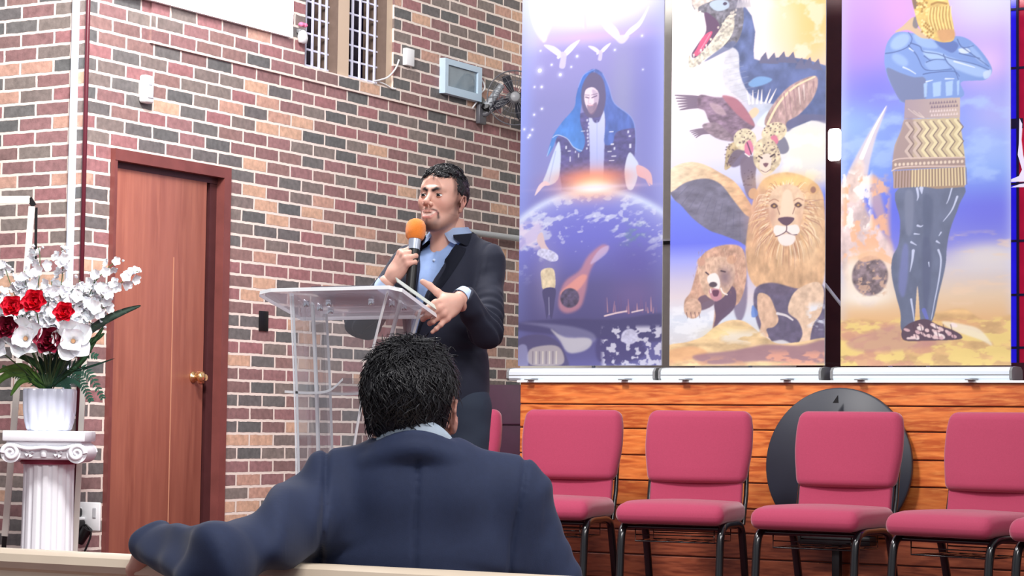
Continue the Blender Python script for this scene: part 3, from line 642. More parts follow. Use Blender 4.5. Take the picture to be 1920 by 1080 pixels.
    A.poly([(1366, 282), (1388, 274), (1402, 286), (1386, 304), (1370, 322), (1360, 326), (1360, 312)], (176, 158, 124), 1, 1, tex=(.3, 6, 6, 18)); A.poly([(1380, 290), (1402, 296), (1396, 314), (1376, 322), (1366, 310)], (96, 84, 110), .85, 2); spots(1370, 300, 10, 22, 26)
    A.poly([(1392, 306), (1420, 306), (1418, 340), (1420, 380), (1404, 378), (1394, 350), (1390, 330)], (112, 98, 118), .95, 2); spots(1406, 350, 12, 26, 20, (80, 66, 84)); A.poly([(1454, 276), (1470, 270), (1480, 292), (1472, 302), (1458, 298)], (112, 112, 134), .95, 1.5)
    A.ell(1398, 272, 22, 20, (212, 200, 170), 1, 1, rot=.5, tex=(.2, 6, 6, 19)); spots(1396, 266, 18, 14, 22); A.poly([(1398, 280), (1408, 274), (1414, 292), (1406, 302), (1398, 296)], (206, 116, 150), .95, 1); A.line([(1402, 278), (1410, 300)], 2.4, (96, 64, 88)); A.line([(1398, 298), (1406, 304)], 2, (240, 236, 230))
    A.ell(1452, 262, 24, 18, (218, 202, 170), 1, 1, rot=-.3, tex=(.2, 6, 6, 20)); spots(1452, 256, 20, 12, 22); A.poly([(1446, 270), (1456, 268), (1460, 280), (1452, 286)], (204, 112, 140), .95, 1)
    A.poly([(1416, 284), (1430, 272), (1450, 276), (1462, 296), (1464, 318), (1450, 334), (1436, 340), (1424, 330), (1414, 312)], (206, 190, 160), 1, 1, tex=(.25, 6, 6, 22)); spots(1440, 300, 22, 24, 46); A.poly([(1428, 306), (1440, 300), (1448, 308), (1444, 332), (1434, 338), (1426, 326)], (224, 208, 196), .95, 1.2); A.line([(1424, 304), (1430, 308)], 3, (70, 54, 60)); A.line([(1446, 306), (1453, 302)], 3, (70, 54, 60)); A.poly([(1432, 318), (1442, 318), (1437, 325)], (110, 76, 90)); A.line([(1428, 330), (1437, 334), (1446, 329)], 1.2, (90, 66, 80)); A.glow(1436, 344, 12, 10, (224, 210, 206), .8)
    # winged lion
    A.poly([(1252, 352), (1290, 336), (1336, 336), (1376, 352), (1398, 380), (1414, 420), (1410, 468), (1386, 458), (1356, 446), (1330, 436), (1300, 414), (1276, 388), (1262, 376)], (112, 110, 132), 1, 1.2, tex=(.22, 18, 10, 23)); A.poly([(1252, 322), (1284, 308), (1316, 312), (1350, 330), (1382, 352), (1410, 392), (1420, 412), (1402, 412), (1378, 384), (1352, 352), (1322, 340), (1284, 346), (1252, 362)], (228, 212, 184), 1, 1.5, to=((206, 160, 120), 0), tex=(.2, 14, 6, 24))
    for k in range(10): A.line([(1264+k*14, 376+k*9), (1290+k*11, 352+k*6)], 1.2, (88, 88, 112), .5)
    A.poly([(1410, 400), (1430, 350), (1470, 336), (1510, 346), (1538, 370), (1546, 420), (1546, 520), (1530, 556), (1500, 548), (1470, 560), (1436, 552), (1410, 530), (1400, 480)], (206, 166, 128), 1, 2, tex=(.22, 9, 16, 25)); A.glow(1480, 352, 56, 16, (246, 206, 128), .85); A.glow(1425, 410, 22, 46, (196, 146, 132), .6); A.glow(1520, 440, 16, 60, (246, 220, 180), .55)
    for i in range(260):
        a_ = R.uniform(0, 6.28); cx, cy = 1475, 415; r0 = R.uniform(34, 50); x = cx+r0*math.cos(a_)*.92; y = cy+r0*math.sin(a_)*1.15; L_ = R.uniform(14, 40); sag = R.uniform(8, 30)
        if y < 362: L_ *= .45; sag *= .2
        A.line([(x, y), (x+math.cos(a_)*L_*.6, y+math.sin(a_)*L_*.5+sag*.4), (x+math.cos(a_)*L_*.8, y+math.sin(a_)*L_*.7+sag)], R.uniform(1.2, 2.8), R.choice([(168, 120, 92), (240, 216, 176), (226, 184, 130), (150, 104, 96), (250, 236, 208), (196, 148, 112)]), .6, .5)
    A.poly([(1444, 380), (1456, 364), (1476, 358), (1496, 364), (1508, 384), (1506, 410), (1498, 440), (1484, 462), (1466, 462), (1452, 438), (1444, 410)], (222, 190, 160), 1, 1.5, tex=(.12, 8, 10, 26)); A.poly([(1470, 372), (1484, 372), (1490, 410), (1488, 424), (1464, 424), (1464, 408)], (236, 208, 182), .9, 2); A.glow(1450, 412, 8, 20, (186, 140, 124), .6); A.glow(1500, 420, 6, 20, (200, 156, 130), .5)
    for sx, ex in ((1453, 1), (1497, -1)): A.poly([(sx-7, 396), (sx, 391), (sx+7, 397), (sx, 401)], (84, 60, 62), .95, .6); A.ell(sx, 396.5, 2.4, 2, (190, 150, 90)); A.line([(sx-9*ex, 388), (sx, 384), (sx+8*ex, 388)], 1.6, (150, 106, 88), .8); A.line([(sx+6*ex, 400), (sx+10*ex, 412)], 1.6, (120, 84, 80), .7)
    A.poly([(1460, 420), (1475, 417), (1490, 420), (1484, 429), (1476, 433), (1467, 429)], (92, 68, 86), 1, .8); A.poly([(1456, 432), (1474, 434), (1494, 432), (1500, 444), (1490, 452), (1475, 446), (1462, 453), (1452, 444)], (238, 228, 224), .95, 1.2); A.line([(1476, 432), (1475, 443), (1464, 450), (1456, 452)], 1.8, (96, 70, 82)); A.line([(1475, 443), (1486, 450), (1495, 450)], 1.8, (96, 70, 82)); A.poly([(1460, 454), (1475, 448), (1492, 453), (1488, 466), (1476, 470), (1465, 466)], (236, 226, 222), .95, 1.5)
    A.ell(1414, 372, 9, 10, (206, 160, 120), .9, 1); A.ell(1524, 368, 10, 10, (212, 168, 118), .9, 1.2); A.ell(1524, 370, 5, 6, (130, 90, 84), .8, 1.2)
    A.poly([(1418, 548), (1450, 536), (1500, 548), (1530, 540), (1548, 556), (1548, 640), (1500, 650), (1470, 640), (1440, 640), (1420, 600)], (92, 84, 112), .95, 2, tex=(.2, 10, 10, 27))
    A.poly([(1424, 556), (1444, 560), (1456, 584), (1462, 604), (1454, 616), (1440, 620), (1444, 636), (1430, 648), (1422, 640), (1430, 612), (1424, 590)], (214, 178, 152), 1, 1.2, tex=(.15, 7, 9, 28)); A.poly([(1498, 548), (1530, 536), (1544, 552), (1540, 590), (1526, 612), (1520, 640), (1524, 660), (1500, 664), (1496, 652), (1506, 630), (1498, 606), (1480, 590), (1484, 566)], (224, 194, 168), 1, 1.2, tex=(.15, 7, 9, 29)); A.poly([(1500, 655), (1516, 652), (1526, 664), (1508, 668), (1497, 664)], (236, 220, 212)); A.poly([(1428, 640), (1442, 634), (1450, 646), (1432, 650)], (236, 214, 198)); A.line([(1460, 592), (1476, 596), (1488, 604)], 5, (232, 226, 228), .9, 3)
    A.poly([(1414, 576), (1424, 590), (1420, 598), (1412, 596)], (90, 130, 210), .8, 1); A.clouds(1510, 1552, 570, 625, (226, 236, 250), .4, 14, 8, .8, 33)
    # bear
    A.clouds(1252, 1360, 570, 650, (236, 240, 246), .48, 22, 10, .7, 41)
    A.poly([(1398, 476), (1404, 560), (1396, 600), (1384, 600), (1376, 560), (1384, 500)], (112, 100, 130), .8, 3)
    A.poly([(1308, 506), (1316, 484), (1336, 470), (1366, 464), (1392, 470), (1402, 500), (1400, 540), (1388, 572), (1370, 580), (1352, 600), (1338, 626), (1342, 590), (1340, 566), (1318, 572), (1304, 596), (1286, 590), (1284, 566), (1296, 548)], (196, 156, 134), 1, 1.5, tex=(.25, 7, 9, 34)); A.poly([(1342, 566), (1366, 540), (1382, 548), (1380, 580), (1352, 606), (1338, 626), (1344, 596)], (92, 74, 100), .95, 1.5); A.poly([(1312, 560), (1330, 556), (1342, 572), (1318, 584), (1310, 574)], (104, 84, 104), .9, 1.5)
    A.poly([(1310, 508), (1318, 492), (1340, 486), (1366, 488), (1378, 500), (1380, 524), (1370, 548), (1350, 566), (1330, 560), (1316, 540)], (210, 176, 152), 1, 1.2, tex=(.2, 6, 7, 35)); A.ell(1316, 494, 8, 8, (196, 150, 130), .9, 1); A.ell(1374, 492, 9, 8, (206, 160, 130), .9, 1); A.glow(1362, 524, 14, 18, (120, 100, 116), .8)
    A.poly([(1330, 520), (1344, 516), (1352, 530), (1350, 546), (1336, 540), (1328, 530)], (238, 234, 232), .95, 1.2); A.ell(1339, 537, 8, 5, (84, 72, 84), 1, 1); A.poly([(1332, 546), (1350, 546), (1356, 560), (1346, 568), (1336, 562)], (190, 134, 150), .95, 1); A.poly([(1338, 548), (1350, 548), (1348, 558), (1340, 558)], (100, 60, 84)); A.line([(1334, 545), (1335, 552)], 1.8, (246, 244, 238)); A.line([(1354, 544), (1358, 552), (1366, 556)], 2.4, (240, 232, 226)); A.line([(1325, 514), (1330, 518)], 2.6, (70, 54, 66)); A.line([(1354, 512), (1362, 514)], 2.6, (70, 54, 66))
    for i in range(120):
        x, y = R.uniform(1300, 1398), R.uniform(470, 560)
        if 1318 < x < 1368 and y > 505: continue
        A.line([(x, y), (x+R.uniform(-3, 3), y+R.uniform(4, 10))], 1.4, R.choice([(168, 124, 110), (232, 204, 180), (150, 110, 104)]), .5, .4)
    A.ell(1300, 580, 17, 19, (206, 170, 148), 1, 1.2, tex=(.2, 6, 6, 36))
    for k in range(4): A.line([(1288+k*8, 588), (1290+k*8, 598)], 2.2, (116, 88, 92), .8, 1)
    # ground
    A.poly([(1248, 652), (1290, 642), (1320, 632), (1344, 614), (1372, 603), (1400, 606), (1430, 628), (1460, 646), (1500, 644), (1560, 640), (1560, 700), (1248, 700)], (228, 196, 148), 1, 1.2, tex=(.22, 24, 9, 37)); A.poly([(1248, 660), (1300, 650), (1330, 664), (1290, 676), (1248, 680)], (226, 168, 120), .7, 4); A.glow(1366, 626, 40, 10, (246, 226, 160), .7); A.clouds(1350, 1440, 618, 650, (232, 226, 214), .45, 20, 7, .8, 44)
    A.poly([(1300, 668), (1380, 658), (1440, 648), (1500, 650), (1556, 640), (1556, 680), (1430, 678), (1340, 684)], (150, 112, 128), .85, 4); A.clouds(1420, 1556, 655, 696, (236, 168, 140), .5, 22, 8, .8, 45); A.clouds(1248, 1420, 665, 696, (214, 160, 130), .5, 24, 8, .6, 46)
    A.mixm(np.ones(A.X.shape)*.06, (226, 222, 236))
    return A.out()

def art_three():
    A = Art(1570, 1902, -36, 692); R = random.Random(3)
    A.vgrad([(-36, (196, 160, 244)), (60, (190, 150, 240)), (140, (150, 136, 236)), (220, (122, 146, 236)), (330, (120, 156, 240)), (400, (104, 116, 230)), (470, (132, 134, 222)), (510, (206, 200, 210)), (560, (226, 200, 170)), (600, (228, 184, 132)), (692, (216, 184, 130))])
    A.glow(1860, -10, 110, 100, (220, 226, 248), .95, 2.5); A.glow(1690, 30, 50, 60, (222, 160, 232), .7); A.glow(1850, 140, 50, 40, (226, 190, 238), .85); A.glow(1620, 90, 50, 60, (170, 130, 240), .6); A.glow(1640, 175, 60, 40, (106, 110, 224), .6); A.glow(1870, 230, 60, 50, (180, 176, 240), .7); A.glow(1590, 240, 60, 40, (150, 190, 244), .6)
    A.clouds(1570, 1902, 180, 360, (170, 200, 248), .5, 46, 26, .6, 61, .2); A.glow(1860, 300, 60, 40, (162, 190, 246), .6); A.glow(1855, 410, 70, 34, (104, 106, 226), .7); A.glow(1690, 400, 34, 70, (88, 100, 226), .6); A.glow(1860, 490, 80, 26, (222, 216, 214), .9, 3); A.clouds(1780, 1902, 440, 580, (236, 206, 176), .5, 50, 12, .7, 62, .2)
    A.glow(1575, 300, 14, 400, (190, 206, 252), .45); A.glow(1900, 300, 12, 400, (206, 214, 252), .5)
    A.poly([(1566, 620), (1600, 600), (1660, 604), (1700, 600), (1760, 590), (1810, 584), (1850, 606), (1910, 600), (1910, 700), (1566, 700)], (218, 178, 122), .9, 4, tex=(.2, 30, 12, 63)); A.clouds(1566, 1910, 596, 700, (240, 214, 130), .47, 26, 12, .85, 64, .08, 10); A.clouds(1566, 1760, 600, 700, (206, 144, 130), .5, 34, 14, .6, 65, .1); A.poly([(1590, 640), (1690, 610), (1700, 640), (1790, 640), (1720, 655), (1620, 660)], (186, 134, 136), .6, 6); A.glow(1800, 610, 44, 10, (226, 168, 124), .7); A.poly([(1770, 606), (1810, 612), (1840, 622), (1862, 650), (1840, 640), (1790, 622)], (244, 236, 214), .8, 3)
    # meteor
    A.poly([(1665, 206), (1654, 236), (1642, 270), (1632, 310), (1624, 352), (1604, 384), (1582, 360), (1592, 322), (1616, 278), (1644, 234)], (226, 208, 208), .8, 3); A.line([(1664, 206), (1640, 248), (1616, 300)], 1, (255, 250, 250), .95, 9)
    A.poly([(1614, 300), (1622, 320), (1618, 360), (1628, 400), (1650, 430), (1676, 466), (1680, 500), (1664, 540), (1640, 574), (1606, 566), (1586, 530), (1574, 480), (1572, 360), (1590, 330)], (232, 206, 194), .9, 8, tex=(.2, 14, 18, 66)); A.poly([(1640, 330), (1656, 380), (1668, 430), (1676, 470), (1660, 440), (1640, 400), (1628, 360)], (230, 176, 140), .55, 6); A.clouds(1572, 1676, 330, 500, (242, 182, 140), .48, 18, 20, .85, 67, .1, 14); A.clouds(1572, 1640, 320, 440, (252, 246, 240), .5, 14, 20, .85, 68, .08, 10)
    A.glow(1628, 556, 46, 18, (248, 250, 244), .9); A.glow(1598, 520, 12, 34, (246, 244, 236), .7)
    A.glow(1633, 520, 46, 46, (244, 226, 200), .8, 4); A.ell(1633, 520, 35, 37, (132, 116, 124), 1, 3, tex=(.45, 9, 9, 69)); A.clouds(1604, 1668, 486, 560, (214, 176, 150), .58, 8, 7, .75, 70, .06, 8); A.poly([(1610, 482), (1640, 474), (1672, 486), (1676, 500), (1650, 490), (1620, 494)], (240, 190, 150), .8, 2)
    # statue of four metals
    A.poly([(1688, 360), (1806, 360), (1801, 396), (1786, 436), (1779, 470), (1776, 506), (1764, 556), (1752, 604), (1732, 612), (1729, 600), (1724, 540), (1719, 600), (1716, 618), (1694, 622), (1692, 590), (1684, 560), (1675, 520), (1676, 488), (1688, 462), (1691, 420)], (100, 110, 138), 1, .7, tex=(.1, 16, 26, 71))
    A.poly([(1696, 470), (1706, 468), (1706, 520), (1698, 560), (1688, 540)], (122, 130, 196), .6, 4); A.poly([(1700, 370), (1716, 372), (1714, 440), (1702, 440)], (126, 134, 160), .7, 4); A.poly([(1734, 380), (1752, 384), (1750, 440), (1738, 470)], (82, 92, 122), .6, 4); A.poly([(1733, 460), (1750, 470), (1746, 560), (1736, 590)], (84, 92, 124), .7, 4)
    for p, w_ in ((([(1723, 362), (1725, 376), (1723, 384)]), 5), ([(1731, 362), (1732, 372)], 8), ([(1724, 430), (1730, 432), (1734, 430)], 4), ([(1718, 445), (1728, 446)], 3), ([(1712, 460), (1722, 466)], 4), ([(1716, 476), (1714, 494), (1710, 514)], 6), ([(1763, 476), (1768, 494), (1764, 530), (1756, 570), (1750, 602)], 4), ([(1788, 364), (1782, 384), (1778, 392)], 3), ([(1798, 380), (1788, 404), (1772, 424)], 4), ([(1760, 460), (1766, 464)], 4), ([(1768, 444), (1764, 450)], 3), ([(1712, 565), (1716, 590), (1718, 606)], 4), ([(1745, 498), (1746, 506)], 2.5)):
        A.line(p, w_, (206, 216, 246), .9, 1.2)
    A.line([(1736, 585), (1742, 600)], 8, (106, 116, 206), .8, 6)
    A.poly([(1694, 624), (1704, 612), (1722, 604), (1742, 602), (1762, 612), (1790, 622), (1806, 632), (1800, 639), (1740, 641), (1700, 640)], (90, 70, 86), 1, .7)
    for i in range(24): A.ell(R.uniform(1702, 1796), R.uniform(612, 636), R.uniform(4, 8), R.uniform(2.2, 4), R.choice([(238, 206, 206), (248, 232, 230), (220, 180, 186)]), .95, .8, rot=R.uniform(.1, .7)) if True else None
    for i in range(6): A.line([(1716+i*14, 612), (1722+i*14, 636)], 1.4, (84, 58, 76), .8)
    for i in range(5): A.ell(1706+i*3, 636, 2.6, 2, (238, 212, 212))
    # torso
    A.poly([(1686, 70), (1668, 84), (1661, 104), (1661, 132), (1672, 166), (1690, 190), (1698, 202), (1804, 200), (1804, 172), (1828, 170), (1848, 170), (1859, 162), (1861, 148), (1846, 122), (1822, 96), (1796, 86), (1760, 92), (1720, 76)], (122, 154, 220), 1, .7, to=((116, 150, 216), 0))
    A.poly([(1664, 136), (1690, 146), (1716, 156), (1738, 160), (1738, 198), (1698, 202), (1678, 176)], (112, 124, 166), .95, 1.5); A.poly([(1758, 90), (1790, 94), (1800, 104), (1790, 116), (1776, 110), (1762, 100)], (84, 108, 178), .9, 1.5)
    A.ell(1690, 88, 20, 13, (160, 190, 236), .9, 4, rot=-.5); A.ell(1690, 122, 18, 9, (152, 184, 236), .85, 4, rot=.6); A.poly([(1716, 76), (1744, 84), (1762, 104), (1740, 104), (1722, 94)], (156, 188, 236), .8, 3); A.poly([(1734, 108), (1770, 116), (1778, 126), (1746, 124)], (170, 200, 242), .85, 2); A.poly([(1776, 122), (1810, 134), (1848, 150), (1856, 160), (1838, 164), (1806, 152), (1786, 140)], (160, 190, 238), .9, 3); A.poly([(1800, 110), (1816, 110), (1822, 118), (1806, 119)], (214, 230, 250), .9, 1.5); A.poly([(1822, 104), (1840, 124), (1850, 142), (1836, 134), (1824, 118)], (148, 180, 234), .8, 2); A.poly([(1738, 130), (1770, 128), (1784, 144), (1750, 146)], (152, 184, 236), .7, 3); A.poly([(1846, 156), (1860, 152), (1858, 164), (1848, 168)], (200, 218, 246), .8, 1.5)
    for p in ([(1662, 108), (1684, 106), (1706, 98), (1713, 84), (1706, 72)], [(1706, 96), (1722, 116), (1734, 140), (1750, 146), (1788, 146)], [(1710, 92), (1728, 100), (1734, 110), (1760, 116), (1774, 122), (1790, 128), (1830, 140), (1856, 152)], [(1772, 118), (1780, 134), (1792, 146), (1800, 166)], [(1740, 130), (1756, 126), (1776, 128)], [(1734, 152), (1750, 150), (1790, 150), (1802, 160)], [(1798, 92), (1808, 108), (1828, 106)], [(1808, 108), (1826, 122), (1856, 146)], [(1802, 118), (1840, 130)], [(1736, 118), (1748, 128)]):
        A.line(p, 2.0, (70, 92, 150), .85, 1.2)
    for p in ([(1696, 136), (1708, 142), (1720, 150)], [(1740, 166), (1752, 164)], [(1776, 163), (1792, 164)], [(1708, 102), (1716, 108)], [(1792, 132), (1830, 146)]): A.line(p, 3, (222, 234, 252), .9, 1.5)
    for xa, xb in ((1735, 1742), (1752, 1768), (1776, 1790), (1797, 1802)): A.poly([(xa, 169), (xb, 167), (xb-1, 194), (xa+1, 195)], (166, 198, 242), .95, 1.2, sm=False)
    # belt and skirt
    A.poly([(1700, 197), (1803, 199), (1803, 236), (1698, 232)], (164, 146, 158), 1, .6, sm=False, to=((196, 176, 164), 0))
    for r_ in range(4):
        for c_ in range(10): x = 1748+c_*5.2+(r_ % 2)*2.6; y = 203+r_*7.5; A.poly([(x-2.2, y+5), (x+2.2, y+5), (x, y-.5)], (232, 214, 214) if r_ > 1 else (116, 98, 120), .9, .4, sm=False)
    for k in range(3): A.line([(1706+k*10, 214+k*4), (1724+k*4, 228), (1736, 232)], 1.6, (222, 206, 196), .7)
    A.poly([(1698, 233), (1802, 236), (1810, 290), (1812, 312), (1676, 312), (1680, 280), (1692, 254)], (188, 168, 152), 1, .6, to=((206, 190, 146), 0), sm=False); A.poly([(1698, 236), (1716, 236), (1712, 308), (1678, 308), (1682, 280), (1692, 254)], (146, 124, 134), .6, 4)
    for c_ in range(7):
        x = 1706+c_*15.2; pts = [(x+(7 if k % 2 else -3)-(3-c_)*0.3*k*.3, 240+k*13) for k in range(6)]
        A.line(pts, 5.5, (232, 220, 176) if c_ > 1 else (206, 186, 176), .9, sm=False); A.line([(p_[0]+4.5, p_[1]) for p_ in pts], 1.8, (116, 96, 92), .9, sm=False)
    A.poly([(1676, 307), (1812, 309), (1813, 326), (1675, 326)], (158, 136, 130), 1, .6, sm=False); A.line([(1676, 309), (1700, 305), (1812, 309)], 2, (214, 190, 180)); A.line([(1675, 327), (1700, 321), (1812, 325)], 2.2, (220, 196, 186))
    for c_ in range(17): A.ell(1682+c_*7.8, 316, 2.6, 3, (228, 210, 190), .95, .5)
    A.poly([(1676, 328), (1813, 326), (1812, 363), (1760, 364), (1730, 358), (1680, 360)], (164, 140, 118), 1, .6, sm=False)
    for c_ in range(24): A.line([(1680+c_*5.7, 328), (1679+c_*5.8, 358)], 3, (226, 208, 164) if c_ > 5 else (176, 152, 148), .9, 3.2); A.line([(1683+c_*5.7, 328), (1682+c_*5.8, 358)], 1.2, (106, 82, 80), .8)
    # golden head
    A.poly([(1680, 70), (1694, 60), (1716, 44), (1722, 62), (1734, 74), (1748, 86), (1730, 84), (1706, 68)], (214, 184, 150), 1, 1.2); A.poly([(1718, 44), (1728, 52), (1722, 66), (1714, 60)], (110, 110, 120), .8, 1)
    A.poly([(1708, -36), (1774, -36), (1778, 4), (1784, 30), (1790, 60), (1793, 84), (1788, 95), (1768, 95), (1748, 86), (1732, 72), (1724, 58), (1718, 36), (1712, 8)], (226, 192, 112), 1, .8, tex=(.16, 9, 9, 72)); A.poly([(1708, -36), (1716, -36), (1722, 10), (1726, 20), (1718, 30), (1712, 8)], (120, 96, 84), .9, 1.5); A.poly([(1750, 0), (1774, 2), (1776, 16), (1764, 20), (1752, 14)], (250, 226, 130), .9, 2); A.poly([(1765, 0), (1772, 8), (1775, 18), (1762, 18)], (255, 240, 150), .9, 1)
    A.line([(1740, 6), (1750, 4), (1758, 8)], 2.2, (140, 104, 60)); A.line([(1742, 10), (1756, 12)], 1.5, (150, 112, 66)); A.line([(1750, 24), (1762, 21), (1778, 25)], 4, (176, 134, 70)); A.poly([(1762, 72), (1790, 74), (1792, 90), (1768, 94)], (206, 150, 104), .8, 3)
    for i in range(46): A.ell(R.uniform(1720, 1744), R.uniform(12, 42), 2.6, 2.4, R.choice([(246, 224, 150), (170, 128, 66), (226, 188, 96)]), .9, .5)
    for i in range(15): A.line([(1746+i*2.9, 30), (1744+i*3.0, 50), (1750+i*2.9, 72)], 1.3, (160, 116, 58) if i % 2 else (252, 232, 150), .85)
    for i in range(26): A.ell(1732+i % 7*3.4, 52+i//7*7+(i % 7)*3, 2, 2, R.choice([(246, 226, 160), (160, 120, 60)]), .85, .5)
    A.mixm(np.ones(A.X.shape)*.06, (220, 220, 244))
    return A.out()

def lin(im):
    return np.where(im <= .04045, im/12.92, ((im+.055)/1.055)**2.4)

M_print = attr_mat('printed_banner_fabric', .55, spec=.3)
M_print_back = mat('banner_backing_fabric', srgb(214, 214, 216), .8)
def banner(label, art, ax0, ax1, xl_b, xr_b, y, base_l, base_r, gain=.68):
    """art canvas columns ax0..ax1, rows -36..692; the panel spans xl_b..xr_b at its foot"""
    pL, pR = W(xl_b, 686, y=y), W(xr_b, 686, y=y); pT = W(xl_b, 0, y=y)
    z0 = pL[2]; X0, X1 = pL[0], pR[0]
    top = pT[2]+.12
    B = thing('roll_up_banner', label, 'banner', ((X0+X1)/2, y, 1.357), group=None)
    ox = (X0+X1)/2; w = X1-X0
    nx, nz = 270, 700
    us = np.linspace(0, 1, nx); zs = np.linspace(z0, top, nz)
    # print: art columns at the foot are xl_b..xr_b; rows map linearly between foot (686) and the picture's upper rows
    zt_ = pT[2]
    rows = 686-(zs-z0)/(zt_-z0)*686.0
    cols = xl_b+us*(xr_b-xl_b)
    GX, GZ = np.meshgrid(us, zs); CX, RY = np.meshgrid(cols, rows)
    ix = np.clip(CX-ax0-.5, 0, art.shape[1]-1.001); iy = np.clip(RY+36-.5, 0, art.shape[0]-1.001)
    a, b = np.floor(ix).astype(int), np.floor(iy).astype(int); fx, fy = (ix-a)[..., None], (iy-b)[..., None]
    col = (art[b, a]*(1-fx)+art[b, a+1]*fx)*(1-fy)+(art[b+1, a]*(1-fx)+art[b+1, a+1]*fx)*fy
    bow = .006*np.cos((GX-.5)*math.pi*1.0)+.004*np.sin(GZ*2.1)*(GX-.5)
    V = np.stack([X0-ox+GX*w, -bow, GZ-1.357], -1).reshape(-1, 3)
    idx = np.arange(nx*nz).reshape(nz, nx)
    Fc = np.stack([idx[:-1, :-1], idx[:-1, 1:], idx[1:, 1:], idx[1:, :-1]], -1).reshape(-1, 4)
    o = mesh_np('printed_panel', V, Fc, M_print, B); set_col(o, lin(col.reshape(-1, 3))*gain)
    bk = bmesh.new(); box(bk, X0-ox, X1-ox, .006, .008, z0-1.357, top-1.357); obj('panel_backing', bk, M_print_back, B)
    bl, br_ = W(base_l, 698, y=y)[0]-ox, W(base_r, 698, y=y)[0]-ox
    c = bmesh.new(); prof = [(-.075, .0), (-.085, .012), (-.085, .045), (-.07, .062), (-.02, .068), (.05, .066), (.075, .05), (.08, .0)]
    prism(c, [(bl+.012, p[0], p[1]) for p in prof], (br_-bl-.024, 0, 0)); obj('base_cassette', c, M_alu, B, auto=25)
    g = bmesh.new(); box(g, bl+.012, br_-.012, -.087, -.084, .026, .030); obj('cassette_groove', g, M_grey, B)
    for e0, e1 in ((bl, bl+.013), (br_-.013, br_)):
        c = bmesh.new(); prism(c, [(e0, p[0]*1.04, p[1]*1.03) for p in prof], (e1-e0, 0, 0)); obj('end_cap', c, M_grey, B, auto=25)
    p_ = bmesh.new(); tube(p_, [(0, .06, .03), (0, .05, top-1.357)], .010, 10); obj('support_pole', p_, M_alu, B, smooth=True)
    t_ = bmesh.new(); box(t_, X0-ox-.004, X1-ox+.004, -.02, .02, top-1.357-.005, top-1.357+.02, .004); obj('top_rail', t_, M_alu, B, auto=30)
    for fx_ in (-.28, .28):
        t_ = bmesh.new(); box(t_, fx_-.02, fx_+.02, -.16, .12, -.0, .006, .002); obj('swivel_foot', t_, M_grey, B, auto=30)
    return B
banner('roll-up banner printed with a hooded robed figure above the globe', art_one(), 968, 1246, 971, 1240, 10.50, 965, 1242, .60)
banner('roll-up banner printed with a dragon, spotted cat, lion and bear', art_two(), 1250, 1550, 1255, 1546, 10.50, 1248, 1552)
banner('roll-up banner printed with a gold headed statue and a falling meteor', art_three(), 1570, 1902, 1576, 1895, 10.50, 1569, 1908)
# ------------------------------------------------------------------ platform chairs
M_fab = mat('crimson_chair_fabric', srgb(152, 50, 80), .85, noise=.05, nscale=160, bump=.12, bscale=500, sheen=.35)
def make_chair(label, group):
    t = thing('padded_chair', label, 'chair', (0, 0, ST), 0, group)
    def cushion(w, d, h, bev, cx, cy, cz, fn=None, cuts=5):
        bm = bmesh.new(); box(bm, -w/2, w/2, -d/2, d/2, -h/2, h/2, bev, 5)
        bmesh.ops.subdivide_edges(bm, edges=[e for e in bm.edges if e.calc_length() > .12], cuts=cuts, use_grid_fill=True)
        for v in bm.verts:
            if fn: v.co = Vector(fn(v.co.x, v.co.y, v.co.z))
            v.co += Vector((cx, cy, cz))
        return bm
    def seatfn(x, y, z):
        top = max(0, z)/.048
        z2 = z+top*.012*(1-(x/.26)**2)*(1-(y/.23)**2) - .018*max(0, (-y-.12)/.11)**2*(1 if z > 0 else .4)
        return (x*(1-.05*max(0, y/.23)), y, z2)
    obj('seat', cushion(.52, .47, .098, .042, 0, 0, .420, seatfn), M_fab, t, smooth=True)
    REC = math.radians(9)
    def lean(x, y, z): return (x, y+.205+(z-.45)*math.tan(REC), z)
    def padfn(x, y, z):
        w_ = (1-.10*max(0, (-z-.02)/.17)**1.0)*(1-.07*max(0, (z-.06)/.11)**2)
        y2 = y-.010*(1-(x/.26)**2) if y < 0 else y
        return lean(x*w_, y2+.012*abs(x/.26)**2, z+.725)
    obj('backrest', cushion(.53, .075, .345, .034, 0, 0, 0, padfn), M_fab, t, smooth=True)
    obj('lower_back_panel', cushion(.455, .034, .20, .012, 0, 0, 0, lambda x, y, z: lean(x, y+.012, z+.50)), M_fab, t, smooth=True)
    for s in (-1, 1):
        x = s*.238
        tb('leg', catmull([(x, -.215, 0), (x, -.20, .15), (x, -.185, .29), (x, -.16, .345), (x, -.10, .366), (x, -.0, .368)], 5), .0185, M_blackmetal, t, 12)
        tb('leg', catmull([(x, .275, 0), (x, .235, .15), (x, .195, .29), (x, .165, .345), (x, .10, .366), (x, .0, .368)], 5), .0185, M_blackmetal, t, 12)
        tb('back_frame', [lean(s*.236, .02, .36), lean(s*.240, .035, .50), lean(s*.236, .04, .66)], .011, M_blackmetal, t, 10)
    tb('stretcher', [(-.238, -.14, .352), (.238, -.14, .352)], .010, M_blackmetal, t, 8)
    tb('stretcher', [(-.238, .14, .352), (.238, .14, .352)], .010, M_blackmetal, t, 8)
    bm = bmesh.new()
    for yy in (-.12, .16): tube(bm, [(-.19, yy, .36), (-.19, yy, .285), (.19, yy, .285), (.19, yy, .36)], .0035, 6)
    for k in range(7): xx = -.19+k*.38/6; tube(bm, [(xx, -.12, .285), (xx, .16, .285)], .003, 6)
    for k in range(2): tube(bm, [(-.19, -.12+.28*k, .315), (.19, -.12+.28*k, .315)], .003, 6)
    obj('book_rack', bm, M_blackmetal, t, smooth=True)
    return t
